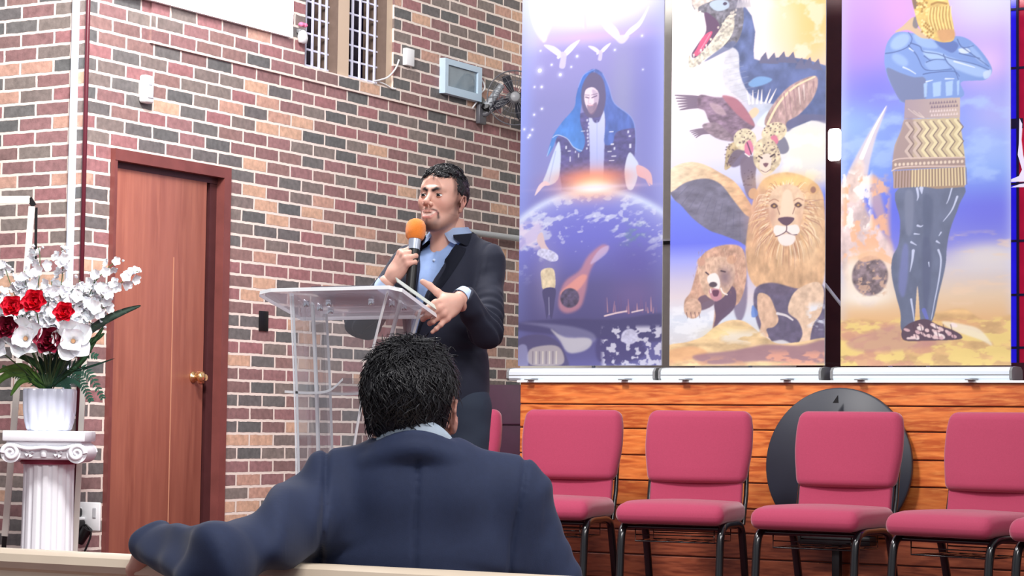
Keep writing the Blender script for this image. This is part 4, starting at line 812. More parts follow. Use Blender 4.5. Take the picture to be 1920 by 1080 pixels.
chairs = [(768, 9.40, 6, 'crimson padded chair mostly hidden behind the standing speaker'),
          (1003, 9.38, 8, 'crimson padded chair beside the maroon corner partition, right shoulder of seated man before it'),
          (1252, 9.32, 9, 'crimson padded chair between the seated man and the round black panel'),
          (1502, 9.20, -3, 'crimson padded chair in front of the round black panel'),
          (1752, 9.05, -14, 'crimson padded chair just right of the round black panel'),
          (1990, 8.88, -16, 'crimson padded chair cut off by the right edge, last of the row')]
c0 = None
for i, (px, yf, rz, lb) in enumerate(chairs):
    o = make_chair(lb, 'crimson chairs along the plank wall') if c0 is None else copy_tree(c0)
    if c0 is None: c0 = o
    a = math.radians(rz); p = W(px, 950, y=yf)
    o.location = (p[0]-.23*math.sin(a), yf+.23*math.cos(a), ST); o.rotation_euler = (0, 0, a)
    o['label'] = lb
# small white fleck on one seat is lint: skip
# round black panel leaning against the planks
M_disc = mat('black_vinyl_disc', srgb(34, 38, 50), .45, noise=.1, nscale=5)
dc = W(1570, 873, y=10.33)
T = thing('round_panel', 'large round black panel standing on a low stand against the plank wall', 'panel', (dc[0], 10.33, ST))
bm = bmesh.new(); lathe(bm, [(.0, 0), (.372, 0), (.38, .006), (.38, .026), (.372, .032), (0.0, .032)], 72)
bmesh.ops.transform(bm, matrix=Matrix.Translation((0, .03, dc[2]-ST)) @ Matrix.Rotation(math.radians(86), 4, 'X'), verts=bm.verts)
obj('disc', bm, M_disc, T, smooth=True, auto=40)
bm = bmesh.new(); box(bm, -.24, .24, -.06, .04, 0, .03, .005); box(bm, -.02, .02, -.02, .02, .03, .30, .004); box(bm, -.2, .2, -.075, .02, .255, .30, .008)
obj('stand', bm, M_black, T, auto=40)
bm = bmesh.new(); prism(bm, [(-.012, -.035, .315+dc[2]-ST-.01), (.016, -.035, .315+dc[2]-ST-.01), (.014, -.035, .352+dc[2]-ST-.01)], (0, .008, 0)); obj('hook', bm, M_black, T)

# ------------------------------------------------------------------ acrylic lectern
def acrylic(name, tint=(.93, .95, 1.0, 1)):
    m = bpy.data.materials.new(name); m.use_nodes = True; nt = m.node_tree; L = nt.links.new
    b = nt.nodes['Principled BSDF']; b.inputs['Base Color'].default_value = tint; b.inputs['Roughness'].default_value = .03; b.inputs['IOR'].default_value = 1.49; b.inputs['Transmission Weight'].default_value = 1.0
    tr = nd(nt, 'ShaderNodeBsdfTransparent'); tr.inputs[0].default_value = (.97, .975, .985, 1)
    df = nd(nt, 'ShaderNodeBsdfDiffuse'); df.inputs[0].default_value = (.9, .92, 1.0, 1)
    gs = nd(nt, 'ShaderNodeBsdfGlossy'); gs.inputs['Roughness'].default_value = .04
    fr = nd(nt, 'ShaderNodeFresnel'); fr.inputs[0].default_value = 1.45
    m1 = nd(nt, 'ShaderNodeMixShader'); m1.inputs[0].default_value = .035; L(tr.outputs[0], m1.inputs[1]); L(df.outputs[0], m1.inputs[2])
    m2 = nd(nt, 'ShaderNodeMixShader'); fm = nd(nt, 'ShaderNodeMath', operation='MULTIPLY'); L(fr.outputs[0], fm.inputs[0]); fm.inputs[1].default_value = .4; L(fm.outputs[0], m2.inputs[0]); L(m1.outputs[0], m2.inputs[1]); L(gs.outputs[0], m2.inputs[2])
    L(m2.outputs[0], nt.nodes['Material Output'].inputs[0])
    return m
M_acr = acrylic('clear_acrylic')
M_acrtop = acrylic('clear_acrylic_top')
M_acrtop.node_tree.nodes['Mix Shader'].inputs[0].default_value = .30
M_acredge = mat('polished_acrylic_edge', srgb(250, 252, 255), .2, coat=.5)
def sheet(name, pts, th, parent, mface=None, edge=.004):
    """planar acrylic sheet: outline pts (3D), thickness th along its normal, bright rim"""
    P = [Vector(p) for p in pts]; n = (P[1]-P[0]).cross(P[-1]-P[0]).normalized()*th
    bm = bmesh.new(); prism(bm, P, n)
    for f in bm.faces: f.material_index = 1 if len(f.verts) == 4 and abs(f.normal.dot(n.normalized())) < .5 else 0
    bm.normal_update()
    for f in bm.faces: f.material_index = 1 if abs(f.normal.dot(n.normalized())) < .5 else 0
    return obj(name, bm, [mface or M_acr, M_acredge], parent)
cC = W(822, 588, y=6.10); cD = W(566, 597, y=6.10); cA = W(475, 546, y=5.80); cB = W(745, 530, y=5.80)
zlow = (cC[2]+cD[2])/2; zhi = (cA[2]+cB[2])/2
xl, xr = cD[0], cC[0]
LC = thing('lectern', 'clear acrylic lectern with a sloped reading top and curved sides', 'lectern', ((xl+xr)/2, 6.0, ST))
hw = (xr-xl)/2; ox, oy = (xl+xr)/2, 6.0
zl_, zh_ = zlow-ST, zhi-ST
# reading top with rounded far corners
fx0, fx1 = cA[0]-ox, cB[0]-ox
top = [(-hw, .10, zl_), (hw, .10, zl_), (fx1, -.17, zh_-.008), (fx1-.03, -.20, zh_), (fx0+.07, -.20, zh_), (fx0+.015, -.185, zh_-.006), (fx0, -.165, zh_-.012)]
sheet('reading_top', top, .012, LC, M_acrtop)
sheet('book_stop', [(-hw, .10, zl_+.012), (hw, .10, zl_+.012), (hw, .106, zl_+.03), (-hw, .106, zl_+.03)], .008, LC)
# raised rim on the speaker's right-hand edge (bright thick edge)
bm = bmesh.new(); prism(bm, [(hw, .10, zl_+.010), (hw-.008, .10, zl_+.026), (fx1-.008, -.20, zh_+.024), (fx1, -.20, zh_+.008)], (.004, 0, 0)); obj('side_rim', bm, mat('frosted_acrylic_edge', srgb(226, 238, 228), .3), LC)
def side_curve(s, yy, zt_, xt, xb): return [(s*(xb+(xt-xb)*t**2.2), yy, zt_*t) for t in np.linspace(0, 1, 14)]
def ribbed(name, s, xt, xb, y0, y1, ztop0, ztop1, parent):
    """side panel curving outward towards the top"""
    bm = bmesh.new(); th = .010; n = 14; g = []
    for j, yy in enumerate((y0, y1)):
        zt2 = (ztop0, ztop1)[j]; col = []
        for k in range(n+1):
            t = k/n; x = s*(xb+(xt-xb)*t**2.2); col.append((bm.verts.new((x, yy, zt2*t)), bm.verts.new((x-s*th, yy, zt2*t))))
        g.append(col)
    for k in range(n):
        for a in (0, 1):
            f = bm.faces.new((g[0][k][a], g[0][k+1][a], g[1][k+1][a], g[1][k][a])); f.material_index = 0
        for j in (0, 1):
            f = bm.faces.new((g[j][k][0], g[j][k+1][0], g[j][k+1][1], g[j][k][1])); f.material_index = 1
    o = obj(name, bm, [M_acr, M_acredge], parent, smooth=False); return o
sc_ = 1/555.
def lx(px, yl): return W(px, 700, y=oy+yl)[0]-ox
dzt = (zh_-zl_)
ytop = lambda y: zl_+dzt*(.10-y)/.30
XLt, XLb, XRt, XRb = lx(543, -.16), lx(567, -.16), lx(727, -.16), lx(640, -.16)
ribbed('side_panel', -1, -XLt, -XLb, -.16, .03, ytop(-.16)-.004, ytop(.03)-.004, LC)
ribbed('side_panel', 1, XRt, XRb, -.16, .03, ytop(-.16)-.004, ytop(.03)-.004, LC)
ribbed('inner_rib', -1, -XLt-.012, -XLb-.012, -.070, -.062, ytop(-.07)-.004, ytop(-.06)-.004, LC)
ribbed('inner_rib', 1, XRt-.012, XRb-.012, -.070, -.062, ytop(-.07)-.004, ytop(-.06)-.004, LC)
# front panel following the curved sides
bm = bmesh.new(); n = 14; rows_ = []
xa_t, xa_b, xb_t, xb_b = XLt, XLb, XRt, XRb
for k in range(n+1):
    t = k/n; z = (ytop(-.17)-.006)*t; a = xa_b+(xa_t-xa_b)*t**2.2; b_ = xb_b+(xb_t-xb_b)*t**2.2
    rows_.append([bm.verts.new((a, -.17, z)), bm.verts.new((b_, -.17, z)), bm.verts.new((b_, -.162, z)), bm.verts.new((a, -.162, z))])
for k in range(n):
    for q in range(4):
        f = bm.faces.new((rows_[k][q], rows_[k][(q+1) % 4], rows_[k+1][(q+1) % 4], rows_[k+1][q])); f.material_index = 1 if q in (1, 3) else 0
obj('front_panel', bm, [M_acr, M_acredge], LC)
zs_ = W(620, 738, y=5.95)[2]-ST
bm = bmesh.new(); pts_ = catmull([(lx(572, -.05), -.16, zs_), (lx(620, -.05), -.16, zs_-.004), (lx(655, -.05), -.16, zs_+.004), (lx(680, -.05), -.16, zs_+.04)], 6)
va = [[bm.verts.new((p[0], y_, p[2]+dz)) for p in pts_] for y_, dz in ((-.16, 0), (.04, 0), (.04, .008), (-.16, .008))]
for q in range(4):
    for k in range(len(pts_)-1):
        f = bm.faces.new((va[q][k], va[q][k+1], va[(q+1) % 4][k+1], va[(q+1) % 4][k])); f.material_index = 0 if q in (0, 2) else 1
obj('shelf', bm, [M_acr, M_acredge], LC)
# chrome stand-offs under the top
for px, py in ((572, 560), (598, 574), (614, 558), (618, 585), (694, 558), (733, 566), (756, 578)):
    yl = -.12+.15*((py-545)/50.); x = lx(px, yl)
    bm = bmesh.new(); z = ytop(yl); lathe(bm, [(0, -.022), (.009, -.022), (.010, -.018), (.010, -.002), (0, -.001)], 14, (x, yl, z)); obj('standoff_bolt', bm, mat('chrome', srgb(230, 232, 240), .08, metal=1.0) if 'chrome' not in bpy.data.materials else bpy.data.materials['chrome'], LC, smooth=True, auto=40)
bs = bmesh.new(); box(bs, -.25, .25, -.22, .16, 0, .012, .002); obj('base_plate', bs, [M_acr], LC)
# dark book lying on the reading top
bm = bmesh.new(); box(bm, -.11, .11, -.075, .075, 0, .018, .004)
BK = obj('closed_book', bm, mat('dark_purple_cover', srgb(38, 26, 52), .5), auto=40)
sl_ = math.atan2(-dzt, .30)
BK.location = (ox+.02, oy-.035, ST+ytop(-.035)+.017); BK.rotation_euler = (sl_, 0, math.radians(3)); tag(BK, 'dark flat book lying on the acrylic lectern top', 'book')

# ------------------------------------------------------------------ pew rail in the foreground
PY = 3.17
zr = W(250, 1042, y=PY)[2]
PEW = thing('pew', 'cream painted pew with moulded top rail in front of the camera', 'pew', (-2.4, PY, 0))
prof = [(.035, -.20), (.035, -.045), (.048, -.032), (.050, -.012), (.040, 0), (-.030, .002), (-.046, -.004), (-.052, -.018), (-.046, -.030), (-.034, -.036), (-.034, -.050), (-.044, -.056), (-.044, -.068), (-.030, -.076), (-.022, -.20)]
bm = bmesh.new(); prism(bm, [(-1.6, p[0], zr+p[1]) for p in prof], (3.2, 0, 0)); obj('top_rail', bm, M_cream, PEW, auto=35)
bm = bmesh.new(); box(bm, -1.6, 1.6, -.015, .025, .12, zr-.19, .003); obj('back_panel', bm, M_cream, PEW, auto=35)
bm = bmesh.new(); box(bm, -1.6, 1.6, .025, .44, .40, .44, .008); obj('seat', bm, M_cream, PEW, auto=35)
for x in (-1.6, 1.56): bm = bmesh.new(); box(bm, x, x+.04, -.06, .5, 0, zr-.02 if False else .62, .006); obj('end_panel', bm, M_cream, PEW, auto=35)

# ------------------------------------------------------------------ fittings on the brick walls
# glowing wall screen
sy0, sy1 = W(262, 0, x=XS+.05)[1], W(549, 70, x=XS+.05)[1]
sz = W(549, 70, x=XS+.05)[2]
SC = thing('wall_screen', 'glowing white screen mounted high on the brick wall above the door', 'screen', (XS, sy0, sz))
M_screen = mat('lit_screen', srgb(250, 250, 255), .5, emit=(1, .985, .99, 1), estr=12.0)
bm = bmesh.new(); box(bm, .045, .05, 0-.3, sy1-sy0, 0, 1.0); obj('lit_panel', bm, M_screen, SC)
bm = bmesh.new(); box(bm, .015, .045, -.3, sy1-sy0, 0, 1.0, .004); obj('casing', bm, M_white, SC, auto=30)
# motion sensor
p = W(268, 168, x=XS)
S_ = thing('motion_sensor', 'white motion sensor on the brick wall above the door', 'sensor', (XS, p[1], p[2]))
bm = bmesh.new(); box(bm, 0, .045, -.035, .035, -.068, .068, .014, 4); obj('housing', bm, M_white, S_, smooth=True, auto=60)
bm = bmesh.new(); box(bm, .043, .049, -.020, .022, -.045, .0, .003); box(bm, .043, .047, -.014, .014, .018, .05, .004); obj('lens', bm, mat('milky_lens', srgb(206, 214, 220), .2), S_, smooth=True, auto=60)
# black wall switch plate
p = W(493, 602, x=XS); bm = bmesh.new(); box(bm, -.0, .008, -.038, .038, -.052, .052, .002)
sp = obj('switch_plate', bm, M_black, auto=40); sp.location = (XS, p[1], p[2]); tag(sp, 'small black rectangular plate on the brick wall beside the door', 'switch plate')
# junction box with white cable
p = W(762, 108, x=XS+.012)
J = thing('junction_box', 'small white junction box beside the tall window', 'junction box', (XS+.012, p[1], p[2]))
bm = bmesh.new(); box(bm, 0, .03, -.042, .042, -.05, .05, .005); obj('box_cover', bm, M_white, J, auto=40)
cp = [W(x_, y_, x=XS+.03) for x_, y_ in ((748, 112), (742, 128), (728, 144), (712, 150), (700, 152))]
cp2 = [W(x_, y_, x=XS+.02) for x_, y_ in ((706, 152), (722, 158), (735, 166), (742, 166))]
o = tb('cable', catmull([c-np.array([XS+.012, p[1], p[2]]) for c in cp], 5), .005, M_white, J, 8)
o = tb('cable', catmull([c-np.array([XS+.012, p[1], p[2]]) for c in cp2], 5), .004, M_white, J, 8)
# pale framed panel (wall monitor)
ya, yb2 = W(824, 150, x=XS+.012)[1], W(893, 160, x=XS+.012)[1]; za, zb = W(893, 192, x=XS+.012)[2], W(824, 110, x=XS+.012)[2]
zb = (W(824, 110, x=XS+.012)[2]+W(893, 127, x=XS+.012)[2])/2; za = (W(824, 175, x=XS+.012)[2]+W(893, 192, x=XS+.012)[2])/2
G = thing('wall_monitor', 'small wall monitor in a pale blue frame below the window level', 'monitor', (XS+.012, ya, za))
M_pale = mat('pale_blue_frame', srgb(196, 220, 238), .4); hgt = zb-za; wid = yb2-ya
bm = bmesh.new(); box(bm, 0, .04, 0, wid, 0, .045); box(bm, 0, .04, 0, wid, hgt-.035, hgt); box(bm, 0, .04, 0, .035, .045, hgt-.035); box(bm, 0, .04, wid-.045, wid, .045, hgt-.035); obj('frame', bm, M_pale, G, auto=40)
bm = bmesh.new(); box(bm, .0, .028, .03, wid-.04, .04, hgt-.03); obj('display', bm, mat('grey_screen_glass', srgb(128, 146, 158), .1, coat=.6, noise=.15, nscale=6), G)
# small camera / floodlight next to it
p = W(925, 185, x=XS+.10)
CAMW = thing('wall_camera', 'grey angled camera on a bracket beside the small monitor', 'camera', (XS+.012, p[1], p[2]))
bm = bmesh.new(); tube(bm, [(.05, -.02, -.055), (.13, .03, .085)], [.026, .02], 14); obj('body', bm, mat('light_grey_plastic', srgb(160, 166, 172), .45), CAMW, smooth=True, auto=50)
bm = bmesh.new(); tube(bm, [(0, .0, -.02), (.07, 0, -.03)], .012, 10); tube(bm, [(0.0, 0, -.02), (.012, 0, -.02)], .035, 16); tube(bm, [(.07, -.05, -.05), (.07, .06, -.03)], .012, 10); obj('bracket', bm, M_grey, CAMW, smooth=True, auto=50)
bm = bmesh.new(); tube(bm, [(.045, -.028, -.068), (.055, -.02, -.045)], [.028, .027], 14); obj('lens', bm, M_black, CAMW, smooth=True, auto=50)
cb = [W(x_, y_, x=XS+.03)-np.array([XS+.012, p[1], p[2]]) for x_, y_ in ((904, 150), (909, 165), (899, 178), (893, 192), (886, 202))]
tb('cable', catmull(cb, 5), .005, M_white, CAMW, 8)
# wall fan half hidden behind the first banner
p = W(970, 184, x=XS+.22)
FN = thing('wall_fan', 'dark grey wall fan half hidden behind the robed figure banner', 'fan', (XS+.012, p[1], p[2]))
M_fan = mat('smoky_fan_plastic', srgb(92, 92, 98), .35)
Rf = Matrix.Translation((.20, 0, 0)) @ Matrix.Rotation(math.radians(-60), 4, 'Z') @ Matrix.Rotation(math.pi/2, 4, 'Y')
Rf = Matrix.Translation((.20, -.02, 0)) @ Matrix.Rotation(math.radians(-55), 4, 'Z') @ Matrix.Rotation(math.pi/2, 4, 'Y')
bm = bmesh.new()
for k in range(28):
    a = 2*math.pi*k/28; tube(bm, [Rf @ Vector((math.cos(a)*.03, math.sin(a)*.03, .05)), Rf @ Vector((math.cos(a)*.10, math.sin(a)*.10, .045)), Rf @ Vector((math.cos(a)*.165, math.sin(a)*.165, .0))], .0018, 5)
for rr, zz_ in ((.165, 0), (.10, .045), (.135, .028)):
    pts = [Rf @ Vector((math.cos(t)*rr, math.sin(t)*rr, zz_)) for t in np.linspace(0, 2*math.pi, 40)]; tube(bm, pts, .0045 if rr > .16 else .002, 6, cap=False)
obj('cage', bm, M_fan, FN, smooth=True)
for k in range(4):
    bm = bmesh.new(); a = k*math.pi/2+.4; vs = []
    for r_, w_ in ((.03, .02), (.07, .045), (.11, .06), (.145, .05)):
        vs.append([bm.verts.new(Rf @ Vector((math.cos(a+s*w_/r_/2)*r_, math.sin(a+s*w_/r_/2)*r_, -.005+s*.014))) for s in (-1, 0, 1)])
    for i in range(3):
        for j in range(2): bm.faces.new((vs[i][j], vs[i][j+1], vs[i+1][j+1], vs[i+1][j]))
    bmesh.ops.solidify(bm, geom=bm.faces[:], thickness=.002); obj('blade', bm, mat('grey_fan_blade', srgb(70, 72, 84), .3) if k == 0 else bpy.data.materials['grey_fan_blade'], FN, smooth=True)
bm = bmesh.new(); lathe(bm, [(0, .055), (.022, .054), (.032, .046), (.034, -.02), (.05, -.04), (.05, -.10), (.03, -.12), (0, -.12)], 24); bmesh.ops.transform(bm, matrix=Rf, verts=bm.verts); obj('motor', bm, mat('light_grey_hub', srgb(150, 152, 156), .4), FN, smooth=True, auto=50)
bm = bmesh.new(); tube(bm, [(0, -.10, -.10), (.04, -.09, -.10), (.10, -.06, -.05), (.13, -.03, 0)], .016, 10); box(bm, 0, .03, -.14, -.06, -.16, -.04, .006); obj('bracket', bm, M_fan, FN, smooth=True, auto=50)
# horizontal white rail on the brick wall behind the speaker
ra, rb = W(872, 434, x=XS+.04), W(985, 448, x=XS+.04)
RL = thing('wall_rail', 'pale round rail on the brick wall behind the speaker', 'rail', (XS, ra[1], ra[2]))
tb('rail_tube', [(.04, 0, 0), (.04, rb[1]-ra[1]+.3, rb[2]-ra[2])], .019, mat('pale_grey_rail', srgb(176, 182, 184), .35), RL, 14)
bm = bmesh.new(); prism(bm, [(.0, -.03, -.01), (.0, .03, -.01), (.0, .0, .075)], (.012, 0, 0)); tube(bm, [(0, 0, 0), (.05, 0, 0)], .01, 8); obj('bracket', bm, M_white, RL)
# pink trimmed white ornament on the window sill
p = W(570, 62, x=XS+.03)
OR = thing('sill_ornament', 'small white ornament with a pink bow at the window edge', 'ornament', (XS+.012, p[1]-.02, WZ0+.03 if False else p[2]-.06))
bm = bmesh.new(); lathe(bm, [(0, 0), (.032, .004), (.04, .03), (.034, .055), (.02, .07), (.0, .074)], 16); bmesh.ops.scale(bm, vec=(.5, 1, 1), verts=bm.verts); bmesh.ops.translate(bm, vec=(.025, 0, 0), verts=bm.verts); obj('body', bm, M_white, OR, smooth=True)
bm = bmesh.new(); box(bm, .0, .03, -.03, .03, .052, .078, .008); obj('grey_cap', bm, M_grey, OR, smooth=True, auto=60)
bm = bmesh.new()
for s in (-1, 1): lathe(bm, [(0, -.012), (.014, -.008), (.018, 0), (.012, .01), (0, .014)], 10, (.025, s*.015, .10))
obj('bow', bm, mat('pink_ribbon', srgb(232, 120, 160), .5), OR, smooth=True)

# ------------------------------------------------------------------ white easel, outlet and cables by the left wall
def PZ(px, py, Z): return np.array([0, 0, CAM_H])+(_f+_r*((px-960)/F_PX)-_u*((py-540)/F_PX))*Z
EZ = 10.25
M_easel = mat('cream_white_metal', srgb(236, 232, 222), .4)
base = PZ(60, 1030, EZ); base[2] = ST
E_ = thing('easel', 'tall white easel frame behind the flower column', 'easel', tuple(base))
def el(px, py, Z=EZ): return PZ(px, py, Z)-base
def bar(name, a, b, w_, m, parent):
    a, b = Vector(a), Vector(b); d = (b-a).normalized(); n = Vector((math.cos(YAW), math.sin(YAW), 0)); n = (n-d*n.dot(d)).normalized(); q = d.cross(n)
    bm = bmesh.new(); prism(bm, [a+n*w_+q*w_*.5, a-n*w_+q*w_*.5, a-n*w_-q*w_*.5, a+n*w_-q*w_*.5], b-a)
    return obj(name, bm, m, parent)
def floor_hit(a, b):
    a, b = np.array(a), np.array(b); t = a[2]/(a[2]-b[2]); return a+(b-a)*t
a_, b_ = el(60, 387), el(9, 1005); bar('leg', a_, b_, .014, M_easel, E_); c_ = floor_hit(a_, b_); bar('leg_foot', b_, (c_[0], c_[1], max(c_[2], .0)), .010, M_black, E_)
a_, b_ = el(166, 520, 10.2), el(145, 945, 10.2); c_ = floor_hit(a_, b_); bar('leg', a_, c_, .012, M_easel, E_)
bar('top_bar', el(-120, 375), el(56, 374), .016, M_easel, E_)
bar('corner_joint', el(55, 372), el(64, 386), .012, M_black, E_)
bar('back_bar', el(68, 389, 10.27), el(66, 520, 10.27), .006, M_black, E_)
bar('cross_bar', el(38, 640), el(160, 640), .010, M_easel, E_)
# wall outlet with plugs and cables
p = W(166, 966, y=YL)
O_ = thing('wall_outlet', 'white double outlet plate low on the brick wall beside the door', 'outlet', (p[0], YL, p[2]))
bm = bmesh.new(); box(bm, -.085, .075, -.012, 0, -.07, .06, .004); obj('cover_plate', bm, M_white, O_, auto=40)
bm = bmesh.new(); box(bm, -.05, -.03, -.015, -.011, -.012, .035, .003); obj('socket', bm, M_white, O_)
bm = bmesh.new(); box(bm, .035, .055, -.015, -.011, -.012, .035, .003); obj('socket', bm, mat('grey_socket', srgb(190, 192, 196), .4), O_)
AD = thing('power_adapter', 'black power adapter with dangling cords plugged in beside the column', 'power adapter', (p[0]-.02, YL-.012, p[2]-.02))
bm = bmesh.new(); box(bm, -.062, .018, -.075, 0, -.095, -.0, .012, 3); box(bm, -.055, .0, -.06, -.0, .01, .055, .014, 3); tube(bm, [(-.03, -.03, .05), (-.022, -.03, .085)], [.012, .003], 8); obj('plug_body', bm, M_black, AD, smooth=True, auto=50)
bm = bmesh.new(); box(bm, -.055, .012, -.078, -.0, -.003, .012, .005); obj('white_band', bm, M_white, AD, smooth=True, auto=50)
tb('cord', catmull([(.01, -.05, -.06), (.06, -.06, -.02), (.09, -.05, -.06), (.06, -.06, -.15), (.0, -.06, -.26), (-.04, -.07, -.5), (-.05, -.08, ST-p[2]+.03)], 6), .005, M_black, AD, 8)
tb('cord', catmull([(-.05, -.06, .03), (-.085, -.07, -.03), (-.09, -.07, -.12), (-.06, -.07, -.3), (-.03, -.07, ST-p[2]+.03)], 6), .0035, M_black, AD, 8)
bm = bmesh.new(); tube(bm, [(.03, -.06, -.10), (.075, -.055, -.035)], [.022, .026], 10); obj('plug_head', bm, M_black, AD, smooth=True, auto=50)

# ------------------------------------------------------------------ flower column
CZ = 9.9; cpos = PZ(88, 1030, CZ); CX_, CY_ = cpos[0], cpos[1]
M_plasterw = mat('white_plaster_column', srgb(232, 234, 240), .55, bump=.05, bscale=60)
M_pink = mat('maroon_trim_ring', srgb(150, 60, 84), .4)
def zof(py): return PZ(88, py, CZ)[2]
CO = thing('column_pedestal', 'white fluted plaster column pedestal with scroll capital', 'pedestal', (CX_, CY_, ST))
hz_ = zof(870)-ST
def flut(a, z): return 1-.07*max(0, math.cos(a*16))**.7
bm = bmesh.new(); lathe(bm, [(.118, .05), (.1175, .07), (.113, .5*hz_), (.110, hz_-.02), (.112, hz_-.012), (.112, hz_)], 192, mod=flut); obj('shaft', bm, M_plasterw, CO, smooth=True, auto=60)
bm = bmesh.new(); lathe(bm, [(0, 0), (.145, 0), (.145, .03), (.128, .05), (.0, .05)], 48); obj('foot', bm, M_plasterw, CO, smooth=True, auto=40)
bm = bmesh.new(); lathe(bm, [(.10, hz_), (.122, hz_), (.126, hz_+.012), (.120, hz_+.024), (.10, hz_+.026)], 48); obj('trim_ring', bm, M_pink, CO, smooth=True, auto=50)
rz_ = YAW+math.radians(3)
cap = thing('capital', None, None, (0, 0, hz_+.024)); cap.parent = CO; cap.rotation_euler = (0, 0, rz_)
hc = zof(808)-ST-hz_-.024
bm = bmesh.new(); box(bm, -.178, .178, -.178, .178, hc-.045, hc, .006); box(bm, -.162, .162, -.162, .162, hc-.062, hc-.045, .004); lathe(bm, [(0, 0), (.118, 0), (.13, .02), (.145, hc-.06), (0, hc-.06)], 40)
obj('abacus', bm, M_plasterw, cap, smooth=True, auto=40)
for sx in (-1, 1):
    bm = bmesh.new()
    pts = [(sx*(.142+.036*(1-t)*math.cos(2*math.pi*2*t)), 0, hc-.095+.036*(1-t)*math.sin(2*math.pi*2*t)) for t in np.linspace(0, .85, 40)]
    for fy in (-.165, .165): tube(bm, [(p_[0], fy, p_[2]) for p_ in pts], [.0125*(1-.4*i/40) for i in range(40)], 8)
    tube(bm, [(sx*.142, -.165, hc-.095), (sx*.142, .165, hc-.095)], .044, 24)
    obj('scroll', bm, M_plasterw, cap, smooth=True, auto=50)
bm = bmesh.new(); tube(bm, catmull([(-.13, -.165, hc-.062), (-.07, -.17, hc-.078), (0, -.172, hc-.072), (.07, -.17, hc-.078), (.13, -.165, hc-.062)], 6), .009, 8)
lathe(bm, [(0, 0), (.014, .003), (.018, .02), (.014, .045), (.0, .055)], 14, (0, -.155, hc-.115))
for sx in (-1, 1):
    for k in range(4): a = k*math.pi/2+.5; tube(bm, [(sx*.062, -.16, hc-.098), (sx*.062+.018*math.cos(a), -.165, hc-.098+.018*math.sin(a))], [.004, .009], 8)
box(bm, -.125, .125, -.158, -.12, hc-.125, hc-.055, .01)
obj('relief_ornament', bm, M_plasterw, cap, smooth=True, auto=60)
for sx in (-1, 1):
  bm = bmesh.new(); prism(bm, [(sx*.062+d[0], -.1605, hc-.098+d[1]) for d in [(.017*math.cos(k*math.pi/4)*(1 if k % 2 == 0 else .45), .017*math.sin(k*math.pi/4)*(1 if k % 2 == 0 else .45)) for k in range(8)]], (0, .002, 0)); obj('pink_star', bm, M_pink, cap)
# vase
vz = zof(808)
V_ = thing('vase', 'white fluted vase standing on the column pedestal', 'vase', (CX_-.005, CY_, vz), rz_)
hv = zof(729)-vz
bm = bmesh.new()
def sqm(a, z):
    q = 1/max(abs(math.cos(a)), abs(math.sin(a))); return (min(q, 1.18))*(1-.035*max(0, math.cos(a*16)))
lathe(bm, [(0, 0), (.084, 0), (.092, .010), (.100, .04), (.107, .09), (.109, hv-.008), (.106, hv), (.098, hv), (.098, hv-.02), (.094, .04), (0, .03)], 128, mod=sqm)
obj('vase_body', bm, mat('glazed_white_ceramic', srgb(216, 222, 240), .25, coat=.4), V_, smooth=True, auto=50)

# ------------------------------------------------------------------ flowers
M_petal = mat('white_petal', srgb(240, 242, 246), .6, sub=.15); M_petal2 = mat('cream_white_petal', srgb(236, 236, 232), .6)
M_rose = mat('bright_red_petal', srgb(214, 22, 50), .55); M_rosed = mat('dark_red_petal', srgb(120, 14, 44), .55)
M_leaf = mat('green_leaf', srgb(62, 104, 66), .5, noise=.2, nscale=20); M_leafl = mat('light_green_leaf', srgb(120, 168, 84), .5, noise=.2, nscale=20); M_leafd = mat('dark_green_frond', srgb(34, 78, 62), .55, noise=.2, nscale=20); M_leafg = mat('grey_green_leaf', srgb(84, 108, 96), .5, noise=.1)
M_stem = mat('green_stem', srgb(72, 96, 58), .6); M_yel = mat('flower_centre', srgb(196, 150, 110), .7)
def basis(d):
    d = Vector(d).normalized(); u = d.cross(Vector((0, 0, 1))); u = u.normalized() if u.length > 1e-3 else Vector((1, 0, 0)); return d, u, d.cross(u).normalized()
def petal(bm, o, d, up, L_, w_, cup=.3, curl=0., tipw=.6, nx=4, ny=6, ruf=0., rnd=random):
    """petal from o along d; up = its upper face normal"""
    d = Vector(d).normalized(); up = (Vector(up)-d*Vector(up).dot(d)).normalized(); s = d.cross(up); g = []
    ph = rnd.uniform(0, 6)
    for i in range(ny+1):
        t = i/ny; ww = w_*(math.sin(math.pi*min(1, t**.75*(.5+.5*tipw)+.04)))**.8 if tipw < 1 else w_*math.sin(math.pi*(.08+.80*t))**.8
        row = []
        for j in range(nx+1):
            q = (j/nx-.5)*2; h = cup*w_*(q*q)+curl*L_*t*t+ruf*w_*math.sin(q*4+t*6+ph)*t
            row.append(bm.verts.new(Vector(o)+d*(L_*t)+s*(ww*q*.5)+up*h))
        g.append(row)
    for i in range(ny):
        for j in range(nx): bm.faces.new((g[i][j], g[i][j+1], g[i+1][j+1], g[i+1][j]))
RF = random.Random(5)
camdir = Vector((math.sin(YAW), -math.cos(YAW), -.05)).normalized()
def flower_pt(px, py, dz=0.): return Vector(PZ(px, py, CZ+dz))
vtop = Vector((CX_, CY_, vz+hv-.02))
